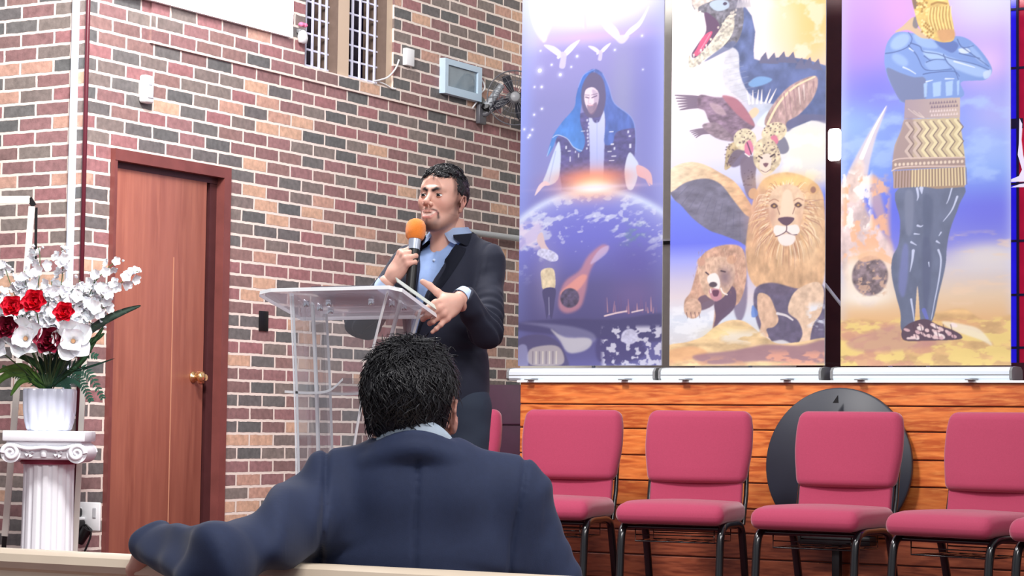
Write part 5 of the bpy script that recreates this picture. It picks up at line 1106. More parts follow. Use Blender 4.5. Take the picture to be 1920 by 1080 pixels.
def rose(px, py, r, m, label, dz=-.1, face=(0, 0, .35)):
    c = flower_pt(px, py, dz); n = (camdir+Vector(face)).normalized(); t = thing('rose', label, 'rose', tuple(c), 0, 'roses in the vase')
    d, u, v = basis(n); bm = bmesh.new(); k = 0
    for ring, (cnt, rad, tilt, L_, w_) in enumerate([(3, .10, .12, .75, .7), (4, .22, .25, .85, .85), (5, .38, .5, .95, 1.0), (6, .5, .85, 1.0, 1.15)]):
        for i in range(cnt):
            a = 2*math.pi*(i/cnt)+ring*.7+RF.uniform(-.15, .15); o_ = (u*math.cos(a)+v*math.sin(a))
            dd = d*math.cos(tilt)+o_*math.sin(tilt); petal(bm, o_*r*rad*.6-d*r*.45, dd, d*math.sin(tilt)*1.0-o_*math.cos(tilt), r*L_*1.25, r*w_*1.25, .28, -.12*ring/3, 1, rnd=RF)
    obj('blossom', bm, m, t, smooth=True)
    b = bmesh.new(); e = vtop-c; tube(b, catmull([-d*r*.5, -d*r*.5+e*.3, e*.7, e], 5), .003, 6); obj('stem', b, M_stem, t, smooth=True)
    b = bmesh.new()
    for i in range(4): a = i*1.6; o_ = (u*math.cos(a)+v*math.sin(a)); petal(b, -d*r*.6, (o_*.8-d*.2), d, r*.9, r*.35, .1, -.1, .9, rnd=RF)
    obj('sepal', b, M_leaf, t, smooth=True)
for a in [(23, 575, .040, M_rose, 'bright red rose at the far left of the vase'), (64, 566, .044, M_rose, 'open bright red rose at the upper middle of the bouquet'), (120, 586, .038, M_rose, 'bright red rose nearest the brown door'), (12, 615, .042, M_rosed, 'dark red rose at the lower left of the bouquet'), (91, 640, .050, M_rosed, 'dark red rose between the two large white blossoms')]: rose(*a, dz=-.14)
def bigwhite(px, py, r, label, face):
    c = flower_pt(px, py, -.10); n = (camdir+Vector(face)).normalized(); t = thing('magnolia', label, 'white flower', tuple(c), 0, 'large white blossoms in the vase'); d, u, v = basis(n); bm = bmesh.new()
    for ring, (cnt, tilt, L_, w_) in enumerate([(5, 1.25, 1.0, .9), (4, .85, .8, .75)]):
        for i in range(cnt):
            a = 2*math.pi*i/cnt+ring*.6+RF.uniform(-.12, .12); o_ = (u*math.cos(a)+v*math.sin(a)); dd = d*math.cos(tilt)+o_*math.sin(tilt)
            petal(bm, Vector((0, 0, 0)), dd, d*math.sin(tilt)-o_*math.cos(tilt), r*L_, r*w_, .22, .08, 1, ruf=.05, nx=6, ny=8, rnd=RF)
    obj('blossom', bm, M_petal, t, smooth=True)
    b = bmesh.new(); lathe(b, [(0, -.006), (.010, 0), (.009, .010), (0, .014)], 10); bmesh.ops.transform(b, matrix=d.to_track_quat('Z', 'Y').to_matrix().to_4x4(), verts=b.verts); bmesh.ops.translate(b, vec=d*.012, verts=b.verts); obj('flower_centre', b, M_yel, t, smooth=True)
    b = bmesh.new(); e = vtop-c; tube(b, catmull([-d*.004, e*.4-d*.02, e], 5), .003, 6); obj('stem', b, M_stem, t, smooth=True)
bigwhite(50, 636, .098, 'large white blossom left of the dark red rose', (-.1, 0, .2)); bigwhite(138, 640, .102, 'large white blossom right of the dark red rose', (.1, 0, .15)); bigwhite(-10, 650, .085, 'large white blossom cut by the left edge', (-.2, 0, .2))
def spray(pts, n, r, label, m=M_petal, buds=2, spread=.030):
    P = [flower_pt(*p) for p in pts]; b0 = P[0]; t = thing('flower_spray', label, 'flower spray', tuple(b0), 0, 'white flower sprays in the vase')
    cv = [Vector(q)-b0 for q in catmull([tuple(p) for p in P], 8)]; b = bmesh.new(); tube(b, cv, .0022, 5); obj('stem', b, M_stem, t, smooth=True)
    bm = bmesh.new()
    for i in range(n):
        s = (i+.5)/n; k = min(int((.28+.72*s)*(len(cv)-1)), len(cv)-2); p = cv[k]; size = r*(1.15-.45*s)
        if i >= n-buds: size *= .6
        off = Vector((RF.uniform(-1, 1), RF.uniform(-1, 1), RF.uniform(-.6, .8)))*spread*(1.2-.5*s); c = p+off; nn = (camdir*.8+off.normalized()*.9+Vector((0, 0, .3))).normalized(); d, u, v = basis(nn)
        for j in range(5):
            a = 2*math.pi*j/5+RF.uniform(-.25, .25); o_ = (u*math.cos(a)+v*math.sin(a)); tl = 1.1 if i < n-buds else .35; dd = d*math.cos(tl)+o_*math.sin(tl); petal(bm, c-d*.003, dd, d*math.sin(tl)-o_*math.cos(tl), size, size*.85, .18, .05, 1, nx=3, ny=4, rnd=RF)
    obj('blossoms', bm, m, t, smooth=True)
sprays = [([(85, 725), (80, 640), (72, 560), (75, 488), (72, 462)], 16, .030, 'white spray rising to the left of the conduit'), ([(90, 725), (100, 640), (112, 560), (118, 500), (116, 466)], 18, .030, 'tall white spray in the middle of the bouquet'), ([(92, 725), (125, 620), (170, 540), (205, 500), (225, 488)], 12, .026, 'white spray leaning right over the door with a bud tip'), ([(95, 725), (130, 630), (190, 560), (235, 525), (258, 508)], 15, .030, 'white spray reaching farthest right before the brown door'),
          ([(80, 725), (55, 630), (30, 560), (12, 510), (8, 492)], 14, .026, 'white spray leaning to the left edge'), ([(84, 725), (60, 620), (40, 560), (30, 525)], 16, .032, 'dense white spray above the left roses'), ([(88, 725), (110, 620), (140, 560), (150, 525)], 18, .033, 'dense white spray behind the conduit foot'), ([(92, 725), (130, 640), (180, 590), (212, 560)], 16, .031, 'low white spray beside the door edge'), ([(86, 725), (92, 620), (95, 560), (98, 522)], 20, .034, 'dense white spray at the centre of the bouquet'), ([(90, 725), (140, 620), (160, 580), (176, 545)], 16, .033, 'white spray under the right leaning spray'), ([(88, 725), (70, 620), (52, 550), (46, 508)], 14, .030, 'white spray beside the easel leg'), ([(86, 725), (50, 640), (15, 580), (-10, 545)], 14, .030, 'low white spray at the far left edge'), ([(90, 725), (120, 640), (150, 600), (190, 618)], 12, .030, 'low white spray behind the right large blossom'), ([(88, 725), (100, 640), (125, 580), (134, 548)], 16, .034, 'dense white spray above the right red rose'), ([(88, 725), (84, 640), (70, 580), (60, 535)], 14, .032, 'dense white spray above the open red rose'), ([(90, 725), (130, 640), (165, 560), (182, 512)], 12, .028, 'white spray behind the maroon corner bead')]
for s_ in sprays: spray(s_[0], int(s_[1]*1.25), s_[2]*1.22, s_[3])
def blade(pts, w_, label, m, name='long_leaf', grp='long leaves in the vase', dz=0):
    P = [flower_pt(p[0], p[1], dz) for p in pts]; b0 = P[0]; cv = [Vector(q)-b0 for q in catmull([tuple(p) for p in P], 6)]; bm = bmesh.new(); g = []; n = len(cv)
    for i, p in enumerate(cv):
        t = i/(n-1); d = (cv[min(i+1, n-1)]-cv[max(i-1, 0)]).normalized(); s = d.cross(camdir).normalized(); ww = w_*math.sin(math.pi*(.06+.92*t))**.7; g.append([bm.verts.new(p+s*ww*q*.5+camdir*(abs(q)*ww*.12)) for q in (-1, 0, 1)])
    for i in range(n-1):
        for j in range(2): bm.faces.new((g[i][j], g[i][j+1], g[i+1][j+1], g[i+1][j]))
    bmesh.ops.solidify(bm, geom=bm.faces[:], thickness=.0008); o = obj(name, bm, m, smooth=True)
    o.location = b0; tag(o, label, 'leaf', grp); return o
blade([(100, 725), (150, 640), (190, 605), (230, 585), (264, 573)], .036, 'broad grey green leaf pointing right across the door', M_leafg)
blade([(95, 725), (130, 650), (170, 640), (196, 625)], .032, 'green leaf below the right white blossoms', M_leaf); blade([(90, 725), (115, 700), (160, 690), (215, 672)], .012, 'thin dark leaf curving over the door edge', M_leafd)
blade([(88, 728), (40, 700), (10, 705), (-15, 730)], .034, 'light green leaf drooping at the left of the vase', M_leafl); blade([(86, 728), (50, 690), (20, 690), (-10, 700)], .03, 'light green leaf above the drooping one at left', M_leafl); blade([(86, 730), (60, 712), (38, 716), (20, 742)], .03, 'pale green leaf hanging over the left vase rim', M_leafl)
blade([(88, 728), (75, 690), (50, 672), (30, 668)], .03, 'green leaf under the left white blossom', M_leaf); blade([(92, 728), (150, 680), (170, 650), (196, 610)], .028, 'green leaf rising behind the right blossom', M_leaf); blade([(88, 728), (100, 690), (105, 672), (108, 655)], .026, 'short green leaf in the middle above the vase', M_leafd); blade([(88, 728), (80, 700), (78, 680), (72, 668)], .022, 'short dark green leaf above the vase rim', M_leafd)
blade([(88, 728), (70, 720), (56, 704), (48, 690)], .03, 'mid green leaf left of the stems', M_leaf); blade([(88, 600), (96, 580), (108, 570), (122, 562)], .014, 'small green leaf between the red roses', M_leafd); blade([(60, 610), (66, 592), (76, 586), (84, 604)], .022, 'small green leaf under the open red rose', M_leaf); blade([(90, 612), (100, 600), (112, 606), (118, 618)], .02, 'small green leaf under the right red rose', M_leaf)
def fern(pts, label, L0=.055, m=M_leafd):
    P = [flower_pt(*p) for p in pts]; b0 = P[0]; cv = [Vector(q)-b0 for q in catmull([tuple(p) for p in P], 7)]; n = len(cv); t = thing('fern_frond', label, 'fern frond', tuple(b0), 0, 'fern fronds in the vase'); b = bmesh.new(); tube(b, cv, .0016, 5); obj('stem', b, m, t, smooth=True); bm = bmesh.new()
    for i in range(3, n):
        tt = i/(n-1); d = (cv[min(i+1, n-1)]-cv[i-1]).normalized(); s = d.cross(camdir).normalized()
        for sg in (-1, 1): petal(bm, cv[i], s*sg*.9+d*.5+Vector((0, 0, -.15)), camdir, L0*(1.05-.75*tt), .010, 0, 0, .9, nx=2, ny=4, rnd=RF)
    obj('leaflets', bm, m, t, smooth=True)
fern([(92, 728), (130, 690), (165, 700), (192, 745)], 'fern frond arching right beside the vase'); fern([(92, 728), (120, 705), (150, 715), (170, 750)], 'fern frond drooping over the right vase rim'); fern([(90, 728), (112, 670), (140, 660), (180, 668)], 'fern frond spreading under the right white blossom'); fern([(88, 728), (95, 700), (90, 680), (86, 664)], 'upright fern frond above the vase', .04); fern([(86, 728), (55, 700), (30, 700), (6, 690)], 'fern frond spreading to the left edge', .05, M_leaf)
fern([(90, 728), (105, 710), (118, 712), (128, 728)], 'small fern frond over the front of the vase', .05, M_leafd)
# ------------------------------------------------------------------ smooth solid modelling for the figures
def vnoise3(x, y, z, seed=0):
    r = np.random.default_rng(seed).random((32, 32, 32)).astype(np.float32)
    xi, yi, zi = np.floor(x).astype(np.int32), np.floor(y).astype(np.int32), np.floor(z).astype(np.int32)
    fx, fy, fz = x-xi, y-yi, z-zi
    fx = fx*fx*(3-2*fx); fy = fy*fy*(3-2*fy); fz = fz*fz*(3-2*fz)
    g = lambda a, b, c: r[(xi+a) % 32, (yi+b) % 32, (zi+c) % 32]
    return ((g(0, 0, 0)*(1-fx)+g(1, 0, 0)*fx)*(1-fy)+(g(0, 1, 0)*(1-fx)+g(1, 1, 0)*fx)*fy)*(1-fz)+((g(0, 0, 1)*(1-fx)+g(1, 0, 1)*fx)*(1-fy)+(g(0, 1, 1)*(1-fx)+g(1, 1, 1)*fx)*fy)*fz
def V3(*a): return np.array(a, float)
def nrm(v): v = np.array(v, float); return v/np.linalg.norm(v)

class Vox:
    def __init__(s, lo, hi, h):
        s.lo = np.array(lo, float); s.h = h; s.n = np.ceil((np.array(hi)-s.lo)/h).astype(int)+1
        s.ax = [(s.lo[i]+h*np.arange(s.n[i])).astype(np.float32) for i in range(3)]
        s.F = np.full(tuple(s.n), .5, np.float32)
    def sub(s, lo, hi):
        a = np.maximum(0, np.floor((np.array(lo)-s.lo)/s.h).astype(int)); b = np.minimum(s.n, np.ceil((np.array(hi)-s.lo)/s.h).astype(int)+1)
        if np.any(b <= a): return None
        return tuple(slice(a[i], b[i]) for i in range(3))
    def pts(s, sl): return s.ax[0][sl[0]][:, None, None], s.ax[1][sl[1]][None, :, None], s.ax[2][sl[2]][None, None, :]
    def op(s, fn, lo, hi, k, mode='add'):
        m = k+3*s.h; sl = s.sub(np.array(lo)-m, np.array(hi)+m)
        if sl is None: return
        d = fn(*s.pts(sl)).astype(np.float32); F = s.F[sl]
        if mode == 'add':
            if k > 0: h = np.maximum(k-np.abs(F-d), 0)/k; s.F[sl] = np.minimum(F, d)-h*h*k*.25
            else: s.F[sl] = np.minimum(F, d)
        else:
            d = -d
            if k > 0: h = np.maximum(k-np.abs(F-d), 0)/k; s.F[sl] = np.maximum(F, d)+h*h*k*.25
            else: s.F[sl] = np.maximum(F, d)
    def cap(s, a, b, ra, rb=None, k=0.0, mode='add'):
        rb = ra if rb is None else rb; a, b = np.array(a, float), np.array(b, float); d = b-a; L2 = max(1e-12, float(d@d)); R = max(ra, rb)
        def fn(X, Y, Z):
            t = np.clip(((X-a[0])*d[0]+(Y-a[1])*d[1]+(Z-a[2])*d[2])/L2, 0, 1)
            return np.sqrt((X-a[0]-t*d[0])**2+(Y-a[1]-t*d[1])**2+(Z-a[2]-t*d[2])**2)-(ra+(rb-ra)*t)
        s.op(fn, np.minimum(a, b)-R, np.maximum(a, b)+R, k, mode)
    def chain(s, P, R, k=0.0, k0=None):
        for i in range(len(P)-1): s.cap(P[i], P[i+1], R[i], R[i+1], (k0 if (i == 0 and k0 is not None) else k))
    def ell(s, c, r, k=0.0, mode='add', rot=None):
        c, r = np.array(c, float), np.array(r, float); R = np.eye(3) if rot is None else np.array(rot)
        def fn(X, Y, Z):
            x, y, z = X-c[0], Y-c[1], Z-c[2]
            u = (R[0, 0]*x+R[1, 0]*y+R[2, 0]*z); v = (R[0, 1]*x+R[1, 1]*y+R[2, 1]*z); w = (R[0, 2]*x+R[1, 2]*y+R[2, 2]*z)
            k0 = np.sqrt((u/r[0])**2+(v/r[1])**2+(w/r[2])**2); k1 = np.sqrt((u/r[0]**2)**2+(v/r[1]**2)**2+(w/r[2]**2)**2)+1e-9
            return k0*(k0-1)/k1
        m = r.max() if rot is not None else r
        s.op(fn, c-m, c+m, k, mode)
    def cut(s, fn, k=0.0, lo=None, hi=None):
        """keep where fn<0"""
        sl = tuple(slice(0, n) for n in s.n) if lo is None else s.sub(lo, hi)
        d = fn(*s.pts(sl)).astype(np.float32); F = s.F[sl]; d = np.broadcast_to(d, F.shape)
        if k > 0: h = np.maximum(k-np.abs(F-d), 0)/k; s.F[sl] = np.maximum(F, d)+h*h*k*.25
        else: s.F[sl] = np.maximum(F, d)
    def disp(s, fn):
        sl = tuple(slice(0, n) for n in s.n); s.F += fn(*s.pts(sl)).astype(np.float32)
    def front_y(s, x, z):
        """first surface met coming from -y"""
        i = int(round((x-s.lo[0])/s.h)); k = int(round((z-s.lo[2])/s.h)); col = s.F[np.clip(i, 0, s.n[0]-1), :, np.clip(k, 0, s.n[2]-1)]
        j = np.argmax(col < 0)
        if col[j] >= 0 or j == 0: return None
        return s.ax[1][j-1]+s.h*col[j-1]/(col[j-1]-col[j])
    def mesh(s):
        F = np.pad(s.F, 1, constant_values=.05); n = F.shape; ins = F < 0
        sx = np.zeros(tuple(m-1 for m in n), np.uint8)
        c = [ins[a:n[0]-1+a, b:n[1]-1+b, d:n[2]-1+d] for a in (0, 1) for b in (0, 1) for d in (0, 1)]
        tot = sum(q.astype(np.uint8) for q in c); act = (tot > 0) & (tot < 8)
        I, J, K = np.nonzero(act); N = len(I); acc = np.zeros((N, 3)); cnt = np.zeros(N)
        corners = [(a, b, d) for a in (0, 1) for b in (0, 1) for d in (0, 1)]
        for p in corners:
            for ax in range(3):
                if p[ax] == 0:
                    q = list(p); q[ax] = 1
                    f0 = F[I+p[0], J+p[1], K+p[2]]; f1 = F[I+q[0], J+q[1], K+q[2]]; m = (f0 < 0) != (f1 < 0)
                    t = np.where(m, f0/(np.where(m, f0-f1, 1)), 0); pos = np.zeros((N, 3))
                    for a_ in range(3): pos[:, a_] = p[a_]
                    pos[:, ax] += t; acc += pos*m[:, None]; cnt += m
        V = acc/cnt[:, None]+np.stack([I, J, K], 1); V = s.lo+(V-1)*s.h
        idx = np.full(act.shape, -1, np.int64); idx[I, J, K] = np.arange(N); Q = []
        for ax in range(3):
            o = [a for a in range(3) if a != ax]
            A = [slice(None)]*3; B = [slice(None)]*3; A[ax] = slice(0, n[ax]-1); B[ax] = slice(1, n[ax])
            for a_ in o: A[a_] = slice(1, n[a_]-1); B[a_] = slice(1, n[a_]-1)
            fa, fb = ins[tuple(A)], ins[tuple(B)]; P = np.nonzero(fa != fb); sgn = fa[P]
            cc = [P[0], P[1], P[2]]
            for a_ in o: cc[a_] = cc[a_]+1
            def at_(d0, d1):
                q = [cc[0], cc[1], cc[2]]; q[o[0]] = q[o[0]]-d0; q[o[1]] = q[o[1]]-d1; return idx[q[0], q[1], q[2]]
            f = np.stack([at_(0, 0), at_(1, 0), at_(1, 1), at_(0, 1)], 1)
            flip = ~sgn if ax != 1 else sgn
            f[flip] = f[flip][:, ::-1]; Q.append(f)
        Q = np.concatenate(Q); Q = Q[(Q >= 0).all(1)]
        return V, Q[:, ::-1]

def rotm(rx=0, ry=0, rz=0):
    rx, ry, rz = map(math.radians, (rx, ry, rz)); cx, sx, cy, sy, cz, sz = math.cos(rx), math.sin(rx), math.cos(ry), math.sin(ry), math.cos(rz), math.sin(rz)
    return np.array([[cz, -sz, 0], [sz, cz, 0], [0, 0, 1]]) @ np.array([[cy, 0, sy], [0, 1, 0], [-sy, 0, cy]]) @ np.array([[1, 0, 0], [0, cx, -sx], [0, sx, cx]])

SKIN = np.array(srgb(214, 166, 150)[:3]); SKIN_RED = np.array(srgb(196, 118, 108)[:3]); LIP = np.array(srgb(204, 128, 128)[:3]); STUB = np.array(srgb(104, 74, 72)[:3]); DARK = np.array(srgb(34, 26, 30)[:3])
def blob(P, c, r):
    return np.exp(-(((P-np.array(c))/np.array(r))**2).sum(1))
def seg_dist(P, pts):
    best = np.full(len(P), 9.)
    for i in range(len(pts)-1):
        a, b = np.array(pts[i], float), np.array(pts[i+1], float); d = b-a; t = np.clip(((P-a)@d)/(d@d), 0, 1); best = np.minimum(best, np.linalg.norm(P-a-t[:, None]*d, axis=1))
    return best

def head_vox(face=True, h=.0016, smile=True):
    H_ = Vox((-.10, -.135, -.20), (.10, .13, .14), h)
    H_.ell((0, .016, .036), (.0755, .096, .084)); H_.ell((0, -.038, .030), (.060, .048, .052), .045)
    H_.ell((0, -.043, -.022), (.054, .048, .062), .03); H_.ell((0, -.036, -.074), (.046, .047, .040), .03)
    H_.ell((0, -.078, -.100), (.021, .018, .018), .028)
    for s in (-1, 1):
        H_.cap((s*.054, .002, -.048), (s*.024, -.066, -.100), .016, .015, .03)
        H_.ell((s*.041, -.060, -.020), (.019, .021, .020), .028)
    H_.cap((0, .025, -.06), (0, .045, -.20), .050, .054, .035)
    if face:
        H_.cap((-.037, -.074, .028), (-.012, -.086, .024), .0105, .010, .016); H_.cap((.037, -.074, .028), (.012, -.086, .024), .0105, .010, .016)
        for s in (-1, 1): H_.ell((s*.032, -.098, .004), (.0185, .0145, .0125), .013, 'sub')
        H_.cap((0, -.086, .014), (0, -.110, -.021), .0065, .0095, .012); H_.ell((0, -.112, -.025), (.0115, .0105, .0095), .006)
        for s in (-1, 1): H_.ell((s*.0135, -.101, -.030), (.0078, .0095, .0078), .006); H_.ell((s*.0068, -.107, -.0365), (.0036, .005, .0035), .003, 'sub')
        H_.ell((0, -.083, -.064), (.028, .014, .026), .016)
        H_.chain([(-.032, -.080, -.0540), (-.012, -.0985, -.0535), (0, -.1000, -.0545), (.012, -.0985, -.0535), (.032, -.080, -.0540)], [.0024, .0034, .0032, .0034, .0024], .006, .006)
        H_.chain([(-.030, -.081, -.0590), (-.013, -.0955, -.0750), (.013, -.0955, -.0750), (.030, -.081, -.0590)], [.0024, .0044, .0044, .0024], .006, .006)
        H_.chain([(-.0225, -.094, -.0555), (-.010, -.105, -.0585), (.010, -.105, -.0585), (.0225, -.094, -.0555)], [.0012, .0040, .0040, .0012]) if False else None
        def gap(X, Y, Z):
            zc = -.0640+.0075*np.abs(X/.028)**2; return np.sqrt(((Z-zc)/.0066)**2+(X/.0285)**2+((Y+.100)/.018)**2)-1
        H_.ell((0, -.0965, -.0645), (.022, .0045, .0075), .003, 'sub'); H_.ell((0, -.079, -.063), (.026, .0145, .010), .002)
        H_.cap((-.012, -.083, -.090), (.012, -.083, -.090), .002, .002, .006, 'sub')
    for s in (-1, 1):
        R_ = rotm(-14, 0, s*22)
        H_.ell((s*.0770, .012, -.006), (.0060, .0155, .028), .007, rot=R_); H_.ell((s*.0840, .007, -.003), (.0060, .0095, .017), .003, 'sub', rot=R_)
        H_.ell((s*.0765, .004, -.033), (.006, .009, .010), .006)
        H_.chain([(s*.077, -.003, -.006), (s*.0825, .006, .018), (s*.0845, .018, .017), (s*.0835, .0245, .0), (s*.0800, .018, -.020)], [.0024, .0030, .0032, .0030, .0026], .002)
    return H_

def color_head(P, stub=1.0, fade=1.0):
    n = len(P); c = np.tile(SKIN, (n, 1))
    def mixc(m, col): nonlocal c; m = np.clip(m, 0, 1)[:, None]; c = c*(1-m)+np.array(col)*m
    for s in (-1, 1):
        mixc(.35*blob(P, (s*.043, -.07, -.02), (.02, .03, .02)), SKIN_RED); mixc(.55*blob(P, (s*.083, .01, -.008), (.014, .022, .03)), SKIN_RED)
    mixc(.35*blob(P, (0, -.112, -.025), (.014, .012, .012)), SKIN_RED)
    if stub > 0:
        jl = seg_dist(P, [(-.07, .0, -.01), (-.06, -.012, -.05), (-.034, -.058, -.098), (0, -.092, -.112), (.034, -.058, -.098), (.06, -.012, -.05), (.07, .0, -.01)])
        mixc(stub*.8*np.exp(-(jl/.019)**2), STUB*.62); mixc(stub*1.1*np.exp(-(seg_dist(P, [(-.022, -.078, -.100), (0, -.092, -.106), (.022, -.078, -.100)])/.019)**2), STUB*.42)
        ms = seg_dist(P, [(-.037, -.078, -.074), (-.0355, -.080, -.060), (-.031, -.086, -.0515), (-.016, -.098, -.0465), (0, -.102, -.0460), (.016, -.098, -.0465), (.031, -.086, -.0515), (.0355, -.080, -.060), (.037, -.078, -.074)]); mixc(stub*.95*np.exp(-(ms/.0046)**2), DARK*1.4)
        mixc(stub*.6*np.exp(-(seg_dist(P, [(.037, -.076, -.072), (.028, -.078, -.094)])/.006)**2), STUB); mixc(stub*.6*np.exp(-(seg_dist(P, [(-.037, -.076, -.072), (-.028, -.078, -.094)])/.006)**2), STUB); mixc(stub*.7*np.exp(-(seg_dist(P, [(0, -.1, -.084), (0, -.095, -.094)])/.006)**2), STUB*.7)
    lu = seg_dist(P, [(-.031, -.081, -.0540), (-.012, -.0995, -.0538), (.012, -.0995, -.0538), (.031, -.081, -.0540)]); ll = seg_dist(P, [(-.029, -.082, -.0600), (-.013, -.0965, -.0755), (.013, -.0965, -.0755), (.029, -.082, -.0600)])
    mixc(.95*np.clip(1.6-np.minimum(lu/.0034, ll/.0046), 0, 1), LIP)
    zc = -.0640+.0075*np.abs(P[:, 0]/.028)**2; g_ = np.sqrt(((P[:, 2]-zc)/.0066)**2+(P[:, 0]/.0285)**2); mixc(np.clip((1.08-g_)*8, 0, 1)*(P[:, 1] < -.066), np.array(srgb(238, 214, 206)[:3])); mixc(.75*np.exp(-(seg_dist(P, [(-.028, -.082, -.0580), (-.012, -.094, -.0590), (.012, -.094, -.0590), (.028, -.082, -.0580)])/.0016)**2), DARK*3)
    for s in (-1, 1):
        bd = seg_dist(P, [(s*.012, -.093, .0205), (s*.024, -.090, .0265), (s*.038, -.080, .0265), (s*.046, -.070, .019)]); mixc(1.6*np.exp(-(bd/.0062)**2), DARK)
        mixc(.8*blob(P, (s*.0068, -.108, -.0365), (.004, .007, .0035)), DARK*2)
        mixc(.35*np.exp(-(seg_dist(P, [(s*.018, -.088, .012), (s*.032, -.090, .0145), (s*.046, -.078, .008)])/.003)**2), STUB)
    if fade > 0:
        side = np.clip((np.abs(P[:, 0])-.045)/.02, 0, 1)*np.clip((P[:, 2]-.0)/.03, 0, 1)*np.clip((P[:, 1]+.052)/.012, 0, 1); mixc(fade*.75*side, STUB*.55)
        mixc(fade*.5*np.exp(-(seg_dist(P, [(-.072, -.018, .02), (-.070, -.014, -.025)])/.008)**2)+fade*.5*np.exp(-(seg_dist(P, [(.072, -.018, .02), (.070, -.014, -.025)])/.008)**2), STUB*.6)
    return c

def hair_line(P):
    """>0 inside the hair region of the scalp (head space)"""
    x, y, z = P[..., 0], P[..., 1], P[..., 2]
    lim = np.interp(y, [-.12, -.088, -.075, -.062, -.048, -.030, .004, .014, .024, .04, .10, .14], [.13, .086, .078, .062, .036, .026, .020, .006, -.030, -.058, -.070, -.075])
    return z-lim

def hand_vox(curl, spread=(6, 2, -3, -9), thumb=(35, 10, 20), h=.0016, thumb_out=.8):
    """hand along +X from the wrist, back of hand +Z, thumb towards +Y; returns Vox"""
    H_ = Vox((-.075, -.09, -.105), (.20, .125, .07), h)
    kn = [V3(.086, .030, .004), V3(.090, .009, .007), V3(.086, -.012, .005), V3(.077, -.031, .0)]
    ln = [(.040, .024, .019), (.044, .027, .020), (.041, .025, .019), (.031, .019, .017)]; rd = [(.0105, .0092, .0080, .0070), (.0108, .0094, .0082, .0072), (.0102, .0088, .0078, .0068), (.0090, .0078, .0070, .0062)]
    for i, q in enumerate(kn): H_.cap((.010, q[1]*.55, -.002), q, .0145 if i < 3 else .0135, .0118 if i < 3 else .0105, .014)
    H_.cap((-.07, 0, -.003), (.012, 0, -.003), .025, .0255, .02); H_.ell((.030, .022, -.012), (.030, .016, .016), .016); H_.ell((.035, -.024, -.010), (.034, .014, .014), .014)
    tips = []
    for i, q in enumerate(kn):
        a = 0.; p = q; sp = math.radians(spread[i]); P_ = [q]
        for j in range(3):
            a += math.radians(curl[i][j]); d = V3(math.cos(a)*math.cos(sp), math.cos(a)*math.sin(sp), -math.sin(a)); p = p+d*ln[i][j]; P_.append(p)
        H_.chain(P_, rd[i], .0035, .010); tips.append((P_[-1], d))
        for j in (1, 2): H_.ell(P_[j], (rd[i][j]*1.06,)*3, .003)
    b = V3(.018, .020, -.010); t0, t1, t2 = [math.radians(v) for v in thumb]; up = math.radians(-20)
    d0 = nrm((math.cos(t0), math.sin(t0)*thumb_out, -.28)); m = b+d0*.040; d1 = nrm((math.cos(t0+t1), math.sin(t0+t1)*thumb_out, -.30)); u_ = m+d1*.033; d2 = nrm((math.cos(t0+t1-t2), math.sin(t0+t1-t2)*thumb_out, -.30)); e = u_+d2*.026
    H_.chain([b, m, u_, e], [.015, .0125, .0112, .0092], .006, .016)
    return H_, kn, tips

def place(V, R, t): return V@np.array(R).T+np.array(t)
def frame(X, Z, left=False):
    X = nrm(X); Z = np.array(Z, float); Z = nrm(Z-X*(Z@X)); Y = np.cross(Z, X)
    if left: Y = -Y
    return np.stack([X, Y, Z], 1)
class Multi:
    def __init__(s): s.V, s.Q, s.C, s.n = [], [], [], 0
    def add(s, V, Q, C_, flip=False):
        s.V.append(V); s.Q.append((Q[:, ::-1] if flip else Q)+s.n); s.C.append(C_); s.n += len(V)
    def build(s, name, m, parent, attr=True):
        o = mesh_np(name, np.concatenate(s.V), np.concatenate(s.Q), m, parent)
        if attr: set_col(o, np.concatenate(s.C))
        return o

def strands(name, roots, dirs, normals, L_, rad, m, parent, curl=.3, seg=5, seed=1, lift=.15, grav=(0, 0, -1), g=.3):
    """tapered three-sided locks; arrays of roots / flow directions / normals"""
    r = np.random.default_rng(seed); N = len(roots); T = dirs/np.linalg.norm(dirs, axis=1)[:, None]; B = np.cross(T, normals); B /= np.linalg.norm(B, axis=1)[:, None]+1e-9
    Ls = L_*(r.uniform(.6, 1.3, N)); ph = r.uniform(0, 6.28, N); am = r.uniform(.3, 1.2, N)*curl; V = np.zeros((N, seg+1, 3, 3)); G = np.array(grav)
    for i in range(seg+1):
        t = i/seg; c = roots+T*(Ls*t)[:, None]+B*((np.sin(ph+t*4.5)-np.sin(ph))*am*Ls*.35)[:, None]+normals*(lift*Ls*math.sin(math.pi*min(1, t*.9))+.0)[:, None]+G*(g*Ls*t*t)[:, None]
        w = rad*(1-.85*t**1.5)*(.7+.6*math.sin(math.pi*(.15+.85*t)))
        for j in range(3):
            a = 2*math.pi*j/3; V[:, i, j] = c+(B*math.cos(a)+normals*math.sin(a)*.6)*w
    idx = np.arange(N*(seg+1)*3).reshape(N, seg+1, 3); Q = []
    for i in range(seg):
        for j in range(3): Q.append(np.stack([idx[:, i, j], idx[:, i, (j+1) % 3], idx[:, i+1, (j+1) % 3], idx[:, i+1, j]], 1))
    return mesh_np(name, V.reshape(-1, 3), np.concatenate(Q), m, parent)

